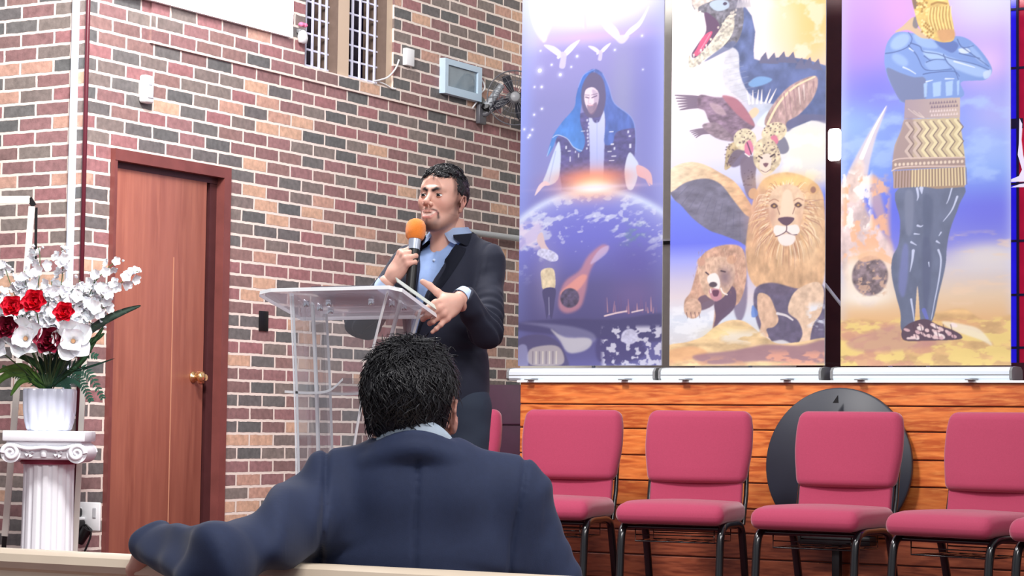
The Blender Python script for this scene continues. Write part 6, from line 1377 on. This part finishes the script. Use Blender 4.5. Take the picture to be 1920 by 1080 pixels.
def eyeparts(parent, R, t, look=(0, -1, 0), which=(-1, 1)):
    for s in which:
        c = V3(s*.0315, -.0765, .0035); cw = place(c[None], R, t)[0]; r = .0128
        fw = nrm(np.array(R)@np.array(look))
        bm = bmesh.new(); bmesh.ops.create_uvsphere(bm, u_segments=24, v_segments=16, radius=r)
        for f in bm.faces:
            d = f.calc_center_median().normalized(); ang = d.dot(Vector((0, 0, 1))); f.material_index = 2 if ang > .93 else (1 if ang > .80 else 0)
        q = Vector(fw).to_track_quat('Z', 'Y').to_matrix().to_4x4(); bmesh.ops.transform(bm, matrix=Matrix.Translation(cw) @ q, verts=bm.verts)
        obj('eye', bm, [M_eyew, M_iris, M_black], parent, smooth=True)
        # lids: patches of a slightly larger sphere
        for up, e0, e1, colr in ((1, 22, 80, M_skinlid), (-1, -80, -17, M_skinlid)):
            bm = bmesh.new(); g = []
            for i in range(9):
                el_ = math.radians(e0+(e1-e0)*i/8); row = []
                for j in range(17):
                    az = math.radians(-80+160*j/16); el2 = el_
                    if (up == 1 and i == 0): el2 = el_-math.radians(10)*abs(az/1.4)**2
                    if (up == -1 and i == 8): el2 = el_+math.radians(14)*abs(az/1.4)**2
                    rr = r*1.085; d = V3(math.sin(az)*math.cos(el2), -math.cos(az)*math.cos(el2), math.sin(el2)); row.append(bm.verts.new(place((c+d*rr)[None], R, t)[0]))
                g.append(row)
            for i in range(8):
                for j in range(16): bm.faces.new((g[i][j], g[i][j+1], g[i+1][j+1], g[i+1][j]))
            edge = g[0] if up == 1 else None
            if edge:
                tubeP = [tuple(v.co) for v in edge[2:15]]
                lb = bmesh.new(); tube(lb, tubeP, .0013, 6); obj('eyelash', lb, M_black, parent, smooth=True)
            obj('eyelid', bm, colr, parent, smooth=True)
M_eyew = mat('eye_white', srgb(226, 220, 220), .2, coat=.5); M_iris = mat('brown_iris', srgb(62, 36, 26), .2, coat=.6); M_skinlid = mat('eyelid_skin', srgb(186, 134, 116), .5)
M_skin = attr_mat('skin', .48, sub=.12, spec=.4)
M_hair = mat('black_hair', srgb(24, 23, 30), .42, spec=.6)
M_suit = mat('navy_suit_wool', srgb(27, 31, 50), .8, noise=.05, nscale=90, sheen=.08, bump=.06, bscale=700)
M_suit2 = mat('dark_navy_suit', srgb(30, 42, 74), .78, noise=.05, nscale=90, sheen=.08, bump=.06, bscale=700)
M_trouser = mat('dark_navy_trousers', srgb(40, 50, 68), .8, bump=.05, bscale=700)
M_shirt = mat('light_blue_shirt', srgb(140, 166, 214), .7, bump=.05, bscale=600, noise=.04, nscale=60)
M_collar = mat('pale_blue_collar', srgb(188, 208, 240), .7)
M_shoe = mat('black_shoe_leather', srgb(18, 18, 20), .25, coat=.4)

def ell_ring(c, rx, ry, z, rot=0, n=28, a0=0, a1=2*math.pi):
    return [(c[0]+rx*math.cos(a), c[1]+ry*math.sin(a), z(a) if callable(z) else z) for a in np.linspace(a0, a1, n)]
# ------------------------------------------------------------------ the speaker
PO = np.array([-4.012, 6.45, ST])   # feet
def body_speaker():
    SP = thing('person', 'person in navy suit and light blue shirt speaking into an orange microphone at the lectern', 'person', tuple(PO))
    HR = rotm(-6, 2, 1); HC = V3(.000, -.030, 1.564); HS = .94
    ML = Multi()
    hv_ = head_vox(); V, Q = hv_.mesh(); ML.add(place(V*HS*np.array([.965, 1, 1.02]), HR, HC), Q, color_head(V))
    # neck, torso, legs and arms under the clothes
    B = Vox((-.34, -.36, .03), (.36, .20, 1.50), .0065)
    B.cap((0, .03, 1.40), (0, .0, 1.53), .057, .052); B.ell((0, .01, 1.2), (.13, .08, .2), .04); B.ell((0, .01, .98), (.105, .08, .18), .03)
    for s in (-1, 1): B.chain([(s*.062, .01, .88), (s*.090, .0, .5), (s*.108, .02, .08)], [.060, .050, .038], .02)
    RS, RE = V3(-.176, .01, 1.346), V3(-.228, -.160, 1.152)
    LS, LE = V3(.152, .015, 1.342), V3(.222, -.105, 1.118)
    R2 = frame(V3(-.10, -.90, -.40), V3(.85, -.2, .40), left=True); W2 = V3(.203, -.270, 1.206)
    # microphone axis
    m0, m1 = V3(.020, -.258, 1.235), V3(.008, -.212, 1.437); md = nrm(m1-m0)
    # right hand round the microphone
    X = nrm(V3(.80, -.12, .22)); ya = md; X = nrm(X-ya*(X@ya)); th = math.radians(46); Xh = nrm(X*math.cos(th)+ya*math.sin(th)); Yh = nrm(ya*math.cos(th)-X*math.sin(th)); Zh = np.cross(Xh, Yh)
    R1 = np.stack([Xh, Yh, Zh], 1)
    hv2, kn, tips = hand_vox([(48, 78, 52), (50, 80, 52), (52, 82, 52), (54, 84, 52)], spread=(0, -1, -2, -4), thumb=(48, -10, 35), thumb_out=.55)
    mc = m0+(m1-m0)*.66; loc = V3(.096, .004, -.028); HK = .90; W1 = mc-R1@loc
    V, Q = hv2.mesh(); col = np.tile(SKIN, (len(V), 1)); k_ = np.clip(blob(V, kn[0], (.012,)*3)+blob(V, kn[1], (.012,)*3)+blob(V, kn[2], (.012,)*3)+blob(V, kn[3], (.012,)*3), 0, 1)[:, None]*.4; col = col*(1-k_)+SKIN_RED*k_
    ML.add(place(V*HK, R1, W1), Q, col)
    for a, b, c in ((RS, RE, W1-R1[:, 0]*.03), (LS, LE, W2-R2[:, 0]*.03)): B.chain([a, b, c], [.05, .042, .027], .02, .04)
    V, Q = B.mesh(); ML.add(V, Q, np.tile(SKIN, (len(V), 1)))
    # left hand on the lectern edge
    hv3, kn, tips = hand_vox([(38, 40, 22), (46, 52, 30), (52, 58, 34), (24, 22, 12)], spread=(6, 2, -4, -12), thumb=(80, 4, 14), thumb_out=1.0)
    V, Q = hv3.mesh(); col = np.tile(SKIN, (len(V), 1)); k_ = np.clip(sum(blob(V, q, (.012,)*3) for q in kn), 0, 1)[:, None]*.4; col = col*(1-k_)+SKIN_RED*k_
    ML.add(place(V, R2, W2), Q, col, flip=True)
    ML.build('body', M_skin, SP)
    eyeparts(SP, HR*HS, HC, look=(.05, -1, -.02))
    # hair
    hp = Vox((-.105, -.125, -.10), (.105, .135, .165), .0024)
    hp.ell((0, .016, .039), (.0780, .1000, .0870))
    hp.cut(lambda X, Y, Z: -hair_line(np.stack(np.broadcast_arrays(X, Y, Z), -1)), .004)
    rr = random.Random(4)
    for i in range(60):
        a = rr.uniform(0, 6.28); q = rr.random()**.5; x = .056*q*math.cos(a); y = -.012+.070*q*math.sin(a); z = .036+.0875*math.sqrt(max(.05, 1-(x/.0795)**2-((y-.019)/.099)**2)); f_ = np.clip((-y+.05)/.12, 0, 1)
        if y < -.074: continue
        hp.ell((x, y, z+.001+.007*f_), (rr.uniform(.010, .016), rr.uniform(.010, .015), rr.uniform(.007, .011)), .006)
    hp.disp(lambda X, Y, Z: (vnoise3(X*160+7, Y*160, Z*160, 3)-.5)*.0035+(vnoise3(X*70+7, Y*70, Z*70, 5)-.5)*.004)
    V, Q = hp.mesh(); ho = mesh_np('hair', place(V*HS, HR, HC), Q, M_hair, SP)
    n_ = np.stack([V[:, 0]/.0795**2, (V[:, 1]-.019)/.099**2, (V[:, 2]-.04)/.0875**2], 1); n_ /= np.linalg.norm(n_, axis=1)[:, None]
    selm = np.nonzero((V[:, 2] > .078))[0]; sel = RNG.choice(selm, 1100); fl = RNG.normal(0, .35, (1100, 3))+np.array([-.5, -.8, .0])+np.stack([.6*np.sin(V[sel, 1]*110), 0*V[sel, 1], 0*V[sel, 1]], 1); fl -= n_[sel]*np.einsum('ij,ij->i', fl, n_[sel])[:, None]; strands('hair_curls', place(V[sel]*HS, HR, HC), fl@HR.T, n_[sel]@HR.T, .020, .0019, M_hair, ho, curl=1.0, lift=.10, g=.1, seed=3)
    selm = np.nonzero((V[:, 2] < .085))[0]; sel = RNG.choice(selm, 1400); down = np.array([0, .35, -1.]); fl = down-n_[sel]*(n_[sel]@down)[:, None]+RNG.normal(0, .15, (1400, 3)); strands('short_hair', place(V[sel]*HS, HR, HC), fl@HR.T, n_[sel]@HR.T, .009, .0009, M_hair, ho, curl=.3, lift=.05, g=.0, seed=5)
    # shirt
    S = Vox((-.21, -.16, .86), (.21, .16, 1.51), .005)
    S.ell((0, .008, 1.21), (.150, .112, .22)); S.ell((0, .01, 1.0), (.135, .104, .2), .05); S.cap((-.11, .015, 1.355), (.11, .015, 1.355), .047, .047, .05)
    S.cap((0, .022, 1.40), (0, .010, 1.466), .060, .0565, .03)
    S.disp(lambda X, Y, Z: (vnoise3(X*38+3, Y*20, Z*14, 8)-.5)*.010*np.clip((1.41-Z)/.05, 0, 1)+.0022*np.exp(-((X+.004)/.006)**2)*-1*(Y < 0))
    S.cut(lambda X, Y, Z: Z-(1.460+.35*(Y-.0)*.2), 0)
    V, Q = S.mesh(); so = mesh_np('shirt', V, Q, M_shirt, SP)
    # shirt collar wings and stand
    def neckring(a, z, r_=.0635): return V3(r_*math.sin(a), .016-(r_+.002)*math.cos(a), z)
    for s in (-1, 1):
        bm = bmesh.new(); g = []
        for i in range(13):
            t = i/12; a = s*(math.radians(10)+t*math.radians(165)); top = neckring(a, 1.474+.012*t-.006*(1-t), .0625); drop = .034+.034*(1-t)**2.2
            out = .012+.016*(1-t)**1.5; d = V3(math.sin(a), -math.cos(a), 0); x_in = V3(s*.020*(1-t)**3, 0, 0); q_ = min(1, .12+t/.14); out *= q_; drop *= q_; x_in = x_in*q_; bot = top+d*out-V3(0, 0, drop)+x_in; g.append((bm.verts.new(top), bm.verts.new((top+bot)/2+d*.004), bm.verts.new(bot)))
        for i in range(12):
            for j in range(2): bm.faces.new((g[i][j], g[i+1][j], g[i+1][j+1], g[i][j+1]))
        bmesh.ops.solidify(bm, geom=bm.faces[:], thickness=.003); obj('collar', bm, M_collar, so, smooth=True, auto=50)
    for z in (1.36, 1.27, 1.18):
        y_ = S.front_y(-.004, z)
        if y_: bm = bmesh.new(); lathe(bm, [(0, -.002), (.0055, -.0015), (.0055, .0015), (0, .002)], 12); bmesh.ops.transform(bm, matrix=Matrix.Translation((-.004, y_-.002, z)) @ Matrix.Rotation(math.pi/2, 4, 'X'), verts=bm.verts); obj('button', bm, M_collar, so, smooth=True)
    # jacket
    J = Vox((-.36, -.38, .80), (.38, .20, 1.50), .0042)
    J.ell((0, .010, 1.225), (.170, .126, .225)); J.ell((-.006, .012, 1.02), (.142, .116, .20), .06); J.ell((-.008, .014, .90), (.152, .125, .22), .06)
    J.cap((-.158, .018, 1.362), (.135, .018, 1.358), .054, .054, .06)
    for s in (-1, 1): J.cap((s*.150, .018, 1.366), (s*.062, .030, 1.432), .040, .028, .04)
    J.cap((-.055, .048, 1.442), (.055, .048, 1.442), .026, .026, .03)
    RWj = W1+R1@V3(-.052, 0, -.003); LWj = W2+R2@V3(-.046, 0, -.003)
    J.cap(RS+V3(.0, 0, -.005), RE, .058, .054, .045); J.cap(RE, RWj, .053, .038, .02)
    J.cap(LS+V3(.0, 0, -.005), LE, .059, .054, .045); J.cap(LE, LWj, .053, .039, .02)
    def vee(X, Y, Z):
        w_ = .022+.070*np.clip((Z-1.24)/.20, 0, 1)**1.2; x0 = -.012-.30*np.clip(1.32-Z, 0, .3); inside = np.maximum(np.abs(X-x0)-w_, Y+.02-.08*np.clip((Z-1.3)/.15, 0, 1)); return np.maximum(inside, .90-Z)
    J.op(vee, (-.18, -.2, .90), (.14, .08, 1.50), .006, 'sub')
    # hollow the neck
    J.cap((0, .02, 1.39), (0, .008, 1.53), .062, .066, .006, 'sub')
    # sleeve ends
    for A_, B_ in ((RE, RWj), (LE, LWj)):
        d = nrm(B_-A_); e = B_+d*.004
        J.op(lambda X, Y, Z, d=d, e=e: -np.minimum((X-e[0])*d[0]+(Y-e[1])*d[1]+(Z-e[2])*d[2], .05-np.sqrt((X-e[0])**2+(Y-e[1])**2+(Z-e[2])**2)*.999+0*.05) if False else np.maximum(-((X-e[0])*d[0]+(Y-e[1])*d[1]+(Z-e[2])*d[2]), np.sqrt((X-e[0])**2+(Y-e[1])**2+(Z-e[2])**2)-.07), e-.07, e+.07, 0, 'sub')
    J.cut(lambda X, Y, Z: .842-Z+0*X, .004)
    def folds(X, Y, Z):
        n1 = vnoise3(X*16+Z*9+5, Y*14+3, Z*26-X*10+9, 21)-.5; arm = np.clip((np.abs(X)-.15)/.04, 0, 1); f = n1*.011*(.35+arm)
        for E_ in (RE, LE):
            d = np.sqrt((X-E_[0])**2+(Y-E_[1])**2+(Z-E_[2])**2); f = f+.008*np.exp(-(d/.085)**2)*np.sin((Z*1.0+Y*1.1-X*.5)*150)
        f = f+.0035*np.exp(-((np.abs(X)-.165)/.006)**2)*(Z > 1.22)*(Z < 1.42)
        f = f+.004*np.exp(-((Z-(1.03+.25*X))/.012)**2)*(np.abs(X) < .17)*np.clip((X+.02)*20, 0, 1)
        return f
    J.disp(folds)
    V, Q = J.mesh(); jo = mesh_np('jacket', V, Q, M_suit, SP)
    # lapels laid on the chest
    def lapel(s, outer, inner, name='lapel'):
        """outer and inner edge curves as (x, z); strip between draped on the front"""
        O_ = catmull([V3(*p, 0) for p in outer], 7); I_ = catmull([V3(*p, 0) for p in inner], 7); bm = bmesh.new(); g = []; n = len(O_); mx = 6; last = None
        for i in range(n):
            row = []
            for j in range(mx+1):
                u = j/mx; x = I_[i][0]*(1-u)+O_[i][0]*u; z = I_[i][1]*(1-u)+O_[i][1]*u; y = None
                for dx in (0, .006, .012, .02, .03):
                    y = J.front_y(x+s*dx, z)
                    if y is not None and y < .03: break
                    y = None
                if y is None: y = last if last is not None else -.08
                last = y; row.append([x, y, z])
            g.append(row)
        A_ = np.array(g); 
        for _ in range(3): A_[1:-1, :, 1] = (A_[:-2, :, 1]+A_[1:-1, :, 1]*2+A_[2:, :, 1])/4; A_[:, 1:-1, 1] = (A_[:, :-2, 1]+A_[:, 1:-1, 1]*2+A_[:, 2:, 1])/4
        A_[..., 1] -= .0065; A_[:, 0, 1] += .0015; A_[:, -1, 1] += .0035
        vs = [[bm.verts.new(q) for q in row] for row in A_]
        for i in range(n-1):
            for j in range(mx): bm.faces.new((vs[i][j], vs[i+1][j], vs[i+1][j+1], vs[i][j+1]))
        bmesh.ops.solidify(bm, geom=bm.faces[:], thickness=.0035); obj(name, bm, M_suit, jo, smooth=True, auto=60)
    for s in (-1, 1):
        x0 = -.006
        E_ = lambda z, add: (-.012-.30*min(max(1.32-z, 0), .3)+s*(.022+.070*min(max((z-1.24)/.20, 0), 1)**1.2+add), z)
        lapel(s, [E_(1.400, .040), E_(1.372, .050), E_(1.30, .052), E_(1.22, .040), E_(1.13, .018), E_(1.06, .004)], [E_(1.415, -.004), E_(1.37, -.004), E_(1.30, -.004), E_(1.22, -.004), E_(1.13, -.004), E_(1.06, -.004)])
        bm = bmesh.new(); g = []
        for i in range(15):
            t = i/14; a = s*(math.radians(38)+t*math.radians(140)); rr_ = .078+.012*(1-t)**2; d = V3(math.sin(a), -math.cos(a), 0); top = V3(rr_*math.sin(a), .020-rr_*math.cos(a), 1.446+.028*t); w_ = .036+.006*(1-t)
            q_ = min(1, .25+t/.16); w_ *= q_; bot = top+d*(.020+.014*(1-t))*q_-V3(0, 0, w_); g.append([bm.verts.new(top-d*.008-V3(0, 0, .014)), bm.verts.new(top), bm.verts.new((top+bot)/2+d*.004), bm.verts.new(bot)])
        for i in range(14):
            for j in range(3): bm.faces.new((g[i][j], g[i+1][j], g[i+1][j+1], g[i][j+1]))
        bmesh.ops.solidify(bm, geom=bm.faces[:], thickness=.004); obj('jacket_collar', bm, M_suit, jo, smooth=True, auto=60)
    # shirt cuffs
    for A_, R_, lft in ((W1, R1, 0), (W2, R2, 1)):
        bm = bmesh.new(); tube(bm, [A_+R_@V3(-.060, 0, -.003), A_+R_@V3(-.030, 0, -.003)], [.034, .0335], 24, cap=False)
        tube(bm, [A_+R_@V3(-.030, 0, -.003), A_+R_@V3(-.060, 0, -.003)], [.0318, .0318], 24, cap=False)
        obj('cuff', bm, M_collar, so, smooth=True)
    # trousers and shoes
    T = Vox((-.22, -.17, .02), (.22, .18, .98), .006)
    T.ell((-.006, .012, .90), (.145, .11, .12))
    for s in (-1, 1): T.chain([(s*.072, .012, .86), (s*.090, .0, .48), (s*.108, .022, .06)], [.085, .070, .060], .02, .05)
    T.disp(lambda X, Y, Z: (vnoise3(X*14, Y*14, Z*22, 31)-.5)*.010); T.cut(lambda X, Y, Z: .05-Z+0*X, 0)
    V, Q = T.mesh(); mesh_np('trousers', V, Q, M_trouser, SP)
    for s in (-1, 1):
        K = Vox((s*.108-.07, -.20, 0), (s*.108+.07, .10, .12), .004); K.ell((s*.108, -.10, .035), (.045, .085, .036)); K.ell((s*.108, .02, .045), (.038, .055, .046), .03); K.cap((s*.108, .022, .05), (s*.108, .022, .10), .042, .04, .02); K.cut(lambda X, Y, Z: .004-Z+0*X, 0)
        V, Q = K.mesh(); mesh_np('shoe', V, Q, M_shoe, SP)
    # microphone: a thing of its own
    MC = thing('microphone', 'black handheld microphone with orange foam windscreen held by the speaker', 'microphone', tuple(PO+m0))
    q = Vector(md).to_track_quat('Z', 'Y').to_matrix().to_4x4(); Lm = float(np.linalg.norm(m1-m0))
    def part(name, prof, m, seg=28):
        bm = bmesh.new(); lathe(bm, prof, seg); bmesh.ops.transform(bm, matrix=q, verts=bm.verts); obj(name, bm, m, MC, smooth=True, auto=40)
    part('handle', [(0, -.045), (.0145, -.044), (.0155, -.038), (.0165, .02), (.0175, .10), (.0185, Lm-.055), (.0, Lm-.054)], M_black)
    part('silver_collar', [(.0, Lm-.055), (.0190, Lm-.054), (.0205, Lm-.03), (.0215, Lm-.012), (0, Lm-.012)], mat('silver_microphone_ring', srgb(206, 214, 232), .25, metal=.7))
    part('foam_windscreen', [(.0, Lm-.020), (.024, Lm-.019), (.030, Lm-.012), (.0335, Lm+.002), (.034, Lm+.018), (.0315, Lm+.033), (.025, Lm+.044), (.015, Lm+.050), (0, Lm+.052)], mat('orange_foam', srgb(250, 140, 52), .95, noise=.08, nscale=300, bump=.5, bscale=900, sheen=.4))
    for z0 in (-.020, .012):
        bm = bmesh.new(); box(bm, .006, .0185, -.007, .007, z0, z0+.022, .002); 
        fwd = nrm(V3(math.sin(YAW), -math.cos(YAW), 0)); az = math.atan2(fwd[1], fwd[0]); bmesh.ops.transform(bm, matrix=q @ Matrix.Rotation(az-math.radians(10), 4, 'Z') , verts=bm.verts); obj('silver_label', bm, mat('pale_label', srgb(190, 206, 214), .4) if z0 < 0 else bpy.data.materials['pale_label'], MC)
    return SP
body_speaker()
# ------------------------------------------------------------------ the seated listener
def body_listener():
    Z0 = 4.02
    bc = PZ(786, 900, Z0); yaw_b = YAW+math.atan((960-786)/F_PX)   # faces away from the viewer
    O = np.array([bc[0], bc[1], 0.0])
    LT = thing('person', 'person in navy suit seen from behind, seated with an arm along the pew', 'person', tuple(O), yaw_b+math.pi)
    def loc(px, py, Z):     # room point -> body space (x = person's left = viewer's left)
        d = PZ(px, py, Z)-O; c, s = math.cos(-(yaw_b+math.pi)), math.sin(-(yaw_b+math.pi)); return V3(c*d[0]-s*d[1], s*d[0]+c*d[1], d[2])
    # body space: faces -y, +x is the person's left which the picture shows on the left
    HC = loc(772, 768, Z0-.01); HC[1] -= .03; HR = rotm(-6, 0, -12)
    ML = Multi(); hv_ = head_vox(h=.0024); V, Q = hv_.mesh(); ML.add(place(V, HR, HC), Q, color_head(V, stub=.3, fade=.3))
    sh = loc(562, 940, Z0); sr = loc(1008, 940, Z0)
    zs = (sh[2]+sr[2])/2; SL, SR = V3(.172, .0, zs), V3(-.178, .0, zs)
    EL = loc(412, 1062, Z0-.40); WL = loc(292, 1016, Z0-.09)
    ER, WR = V3(-.275, -.02, zs-.27), V3(-.20, -.24, zs-.34)
    B = Vox((-.40, -.60, .34), (.66, .52, 1.12), .008)
    B.cap((0, .0, 1.0), HC+V3(0, .02, -.05), .060, .056); B.ell((0, -.01, .82), (.16, .10, .24), .05); B.ell((0, -.03, .56), (.15, .12, .14), .05)
    B.chain([SL, EL, WL], [.045, .036, .022], .02, .04); B.chain([SR, ER, WR], [.05, .045, .03], .02, .04)
    for s in (-1, 1): B.chain([(s*.09, -.05, .53), (s*.11, -.48, .53)], [.07, .055], .03)
    V, Q = B.mesh(); ML.add(V, Q, np.tile(SKIN, (len(V), 1)))
    d = nrm(WL-EL); R2 = frame(nrm(d+V3(.0, -.3, -1.1)), V3(.2, .3, .9), left=True); hv3, kn, tips = hand_vox([(30, 30, 20)]*4, thumb=(30, 5, 10), h=.0024); hv3.cut(lambda X, Y, Z: -.012-X+0*Y, .004); V, Q = hv3.mesh(); ML.add(place(V*.9, R2, WL+d*.025), Q, np.tile(SKIN, (len(V), 1)), flip=True)
    R1 = frame(V3(.5, -.8, -.2), V3(0, 0, 1)); hv4, kn, tips = hand_vox([(20, 30, 20)]*4, h=.003); V, Q = hv4.mesh(); ML.add(place(V, R1, WR), Q, np.tile(SKIN, (len(V), 1)))
    ML.build('body', M_skin, LT)
    eyeparts(LT, HR, HC)
    # hair: full, swept back, longer over the nape
    hp = Vox((-.12, -.13, -.12), (.12, .15, .165), .0024)
    hp.ell((0, .020, .040), (.0800, .103, .0870)); hp.ell((0, .046, -.006), (.070, .066, .066), .02)
    def hl(X, Y, Z):
        P = np.stack(np.broadcast_arrays(X, Y, Z), -1); y = P[..., 1]
        lim = np.interp(y, [-.12, -.08, -.055, -.03, -.008, .016, .024, .045, .12], [.13, .07, .045, .036, .034, .034, -.008, -.036, -.046]); return lim-P[..., 2]
    hp.cut(hl, .006)
    hp.disp(lambda X, Y, Z: (vnoise3(X*60+7, Y*60, Z*34, 3)-.5)*.007+(vnoise3(X*150+7, Y*150, Z*90, 5)-.5)*.003)
    V, Q = hp.mesh(); ho = mesh_np('hair', place(V, HR, HC), Q, M_hair, LT)
    n_ = np.stack([V[:, 0]/.0845**2, (V[:, 1]-.021)/.106**2, (V[:, 2]-.04)/.0925**2], 1); n_ /= np.linalg.norm(n_, axis=1)[:, None]
    okr = np.nonzero((V[:, 2] > -.022) & ~((np.abs(V[:, 0]) > .066) & (V[:, 2] < .045) & (np.abs(V[:, 1]-.008) < .036)))[0]; sel = RNG.choice(okr, 6500); P = V[sel]; crown = np.array([.0, .055, .120])
    fl = P-crown; fl = fl/np.linalg.norm(fl, axis=1)[:, None]*.7+np.array([0, .15, -.75]); fl[:, 0] += .35*np.sin(P[:, 2]*70+P[:, 0]*40); fl -= n_[sel]*np.einsum('ij,ij->i', fl, n_[sel])[:, None]; fl += RNG.normal(0, .14, fl.shape)
    strands('hair_locks', place(P, HR, HC), fl@HR.T, n_[sel]@HR.T, .030, .0021, M_hair, ho, curl=.9, lift=.05, g=.0, seed=9)
    top = np.nonzero(P[:, 2] > .09)[0][:500]; fl2 = RNG.normal(0, 1, (len(top), 3))+n_[sel][top]*.25+np.array([.3, .4, 0]); strands('hair_curls', place(P[top], HR, HC), fl2@HR.T, n_[sel][top]@HR.T, .018, .0014, M_hair, ho, curl=1.2, lift=.3, g=.05, seed=11)
    # shirt collar
    nc = V3(HC[0]*.6, .012, 0)
    zc = loc(775, 800, Z0)[2]; zk = zc+.015
    bm = bmesh.new(); g = []; n = 40
    for i in range(n+1):
        a = math.radians(-172+344*i/n)+math.pi/2; r1 = .0735; front = (1-math.sin(a))/2; z_ = zk-.030*(abs(math.cos(a)))**2.2-.035*front; p0 = V3(nc[0]+r1*math.cos(a), nc[1]+.002+(r1+.004)*math.sin(a), z_)
        d_ = V3(math.cos(a), math.sin(a), 0); g.append([bm.verts.new(p0-d_*.004-V3(0, 0, .02)), bm.verts.new(p0), bm.verts.new(p0+d_*.007-V3(0, 0, .012)), bm.verts.new(p0+d_*.013-V3(0, 0, .045))])
    for i in range(n):
        for j in range(3): bm.faces.new((g[i][j], g[i+1][j], g[i+1][j+1], g[i][j+1]))
    bmesh.ops.solidify(bm, geom=bm.faces[:], thickness=.003); obj('shirt_collar', bm, mat('white_blue_collar', srgb(222, 236, 250), .7), LT, smooth=True, auto=60)
    # jacket
    J = Vox((-.42, -.30, .50), (.66, .52, 1.13), .0046)
    J.ell((0, .0, .84), (.200, .135, .235)); J.ell((0, -.01, .62), (.195, .140, .20), .06)
    J.cap(SL*V3(.82, 1, 1)+V3(0, 0, .012), SR*V3(.82, 1, 1)+V3(0, 0, .012), .058, .058, .06)
    for s in (-1, 1): J.cap((s*.165, .005, zs+.030), (s*.062, .018, zc-.068), .044, .032, .05)
    J.cap((-.060, .040, zc-.058), (.060, .040, zc-.058), .036, .036, .035)
    J.cap((-.035, .070, zc-.062), (.035, .070, zc-.062), .036, .036, .03); J.cap((-.05, .070, zc-.12), (.05, .070, zc-.12), .055, .055, .05)
    def back_y(x, z):
        i = int(np.clip(round((x-J.lo[0])/J.h), 0, J.n[0]-1)); k = int(np.clip(round((z-J.lo[2])/J.h), 0, J.n[2]-1)); col = J.F[i, :, k]; w_ = np.nonzero(col < 0)[0]
        return None if len(w_) == 0 or w_[-1]+1 >= len(col) else J.ax[1][w_[-1]]+J.h*col[w_[-1]]/(col[w_[-1]]-col[w_[-1]+1])
    J.chain([SL+V3(-.01, 0, -.004), EL, WL], [.068, .056, .038], .03, .05); J.cap(WL, WL+nrm(WL-EL)*.042, .038, .022, .015)
    J.chain([SR+V3(.01, 0, -.004), ER, WR], [.066, .062, .045], .03, .045)
    ring = []
    for i in range(25):
        a = math.radians(-40+260*i/24); ring.append(V3(nc[0]+.083*math.cos(a), nc[1]+.004+.085*math.sin(a), zc-.017-.038*abs(math.cos(a))**2-.03*max(0, -math.sin(a))))
    J.chain(ring, [.010]*25, .012); J.chain([q-V3(0, 0, .024)+(q-V3(nc[0], nc[1], q[2]))*.05 for q in ring], [.014]*25, .02)
    J.cap((nc[0], nc[1]+.0, zc-.055+.03), (nc[0], nc[1]-.008, zc+.06), .073, .078, .006, 'sub')
    J.cap((0, -.11, zc-.12), (0, -.13, zc-.02), .04, .05, .01, 'sub')
    def folds(X, Y, Z):
        f = (vnoise3(X*9+5, Y*8+3, Z*8+2, 21)-.5)*.010
        # seams: centre back, armholes, collar fall
        f = f+.0045*np.exp(-((X-.002-.004*np.sin(Z*9))/.0045)**2)*(Y > .02)*(Z < zc-.055)
        al = X-(.163+.10*(zs-.02-Z)*(Z < zs)+.02*(Z-zs)*(Z > zs)); f = f+.007*np.exp(-(al/.0055)**2)*(Z > zs-.13)*(Z < zs+.09)*(Y > -.09)
        ar = X+(.176+.015*np.sin((Z-zs)*12)); f = f+.0065*np.exp(-(ar/.0055)**2)*(Z > zs-.22)*(Z < zs+.09)*(Y > -.07)
        cf = Z-(zc-.052-.012*(X/.07)**2); f = f+.003*np.exp(-(cf/.004)**2)*(np.abs(X) < .085)*(Y > .05)*0
        # long diagonal folds on the raised sleeve, waves at the armpits
        armw = np.clip((X-.17)/.05, 0, 1); u = (X-SL[0])*.75-(Z-SL[2])*.66; v = (X-SL[0])*.66+(Z-SL[2])*.75
        f = f+armw*.0105*np.sin(u*58+np.sin(v*26)*1.6+1.0)*np.clip(1.2-np.abs(v)*4, .3, 1)+armw*(vnoise3(u*24, v*9, Y*10, 41)-.5)*.012
        rw = np.clip((-X-.19)/.04, 0, 1); f = f+rw*(vnoise3(X*26+Z*16, Y*12, Z*20, 43)-.5)*.014
        f = f+.007*np.exp(-((Z-(.835+.22*(X+.17)))/.012)**2)*np.exp(-((X+.15)/.06)**2)*(Y > 0)+.005*np.exp(-((Z-(.87-.35*(X-.17)))/.010)**2)*np.exp(-((X-.16)/.05)**2)*(Y > 0)
        return f
    J.disp(folds)
    V, Q = J.mesh(); jo = mesh_np('jacket', V, Q, M_suit2, LT)
    # trousers, shoes
    T = Vox((-.22, -.66, .02), (.22, .20, .66), .008); T.ell((0, -.01, .56), (.185, .145, .11))
    for s in (-1, 1): T.chain([(s*.09, -.05, .54), (s*.115, -.50, .53), (s*.115, -.50, .48), (s*.115, -.52, .08)], [.088, .068, .066, .055], .03, .04)
    T.cut(lambda X, Y, Z: .05-Z+0*X, 0); T.cut(lambda X, Y, Z: .452-Z+0*X-np.clip((-Y-.40)*50, 0, 9), 0); V, Q = T.mesh(); mesh_np('trousers', V, Q, M_trouser, LT)
    for s in (-1, 1):
        K = Vox((s*.115-.07, -.74, 0), (s*.115+.07, -.44, .12), .005); K.ell((s*.115, -.64, .035), (.045, .085, .036)); K.ell((s*.115, -.52, .045), (.038, .055, .046), .03); K.cap((s*.115, -.52, .05), (s*.115, -.52, .10), .042, .04, .02); K.cut(lambda X, Y, Z: .004-Z+0*X, 0); V, Q = K.mesh(); mesh_np('shoe', V, Q, M_shoe, LT)
body_listener()
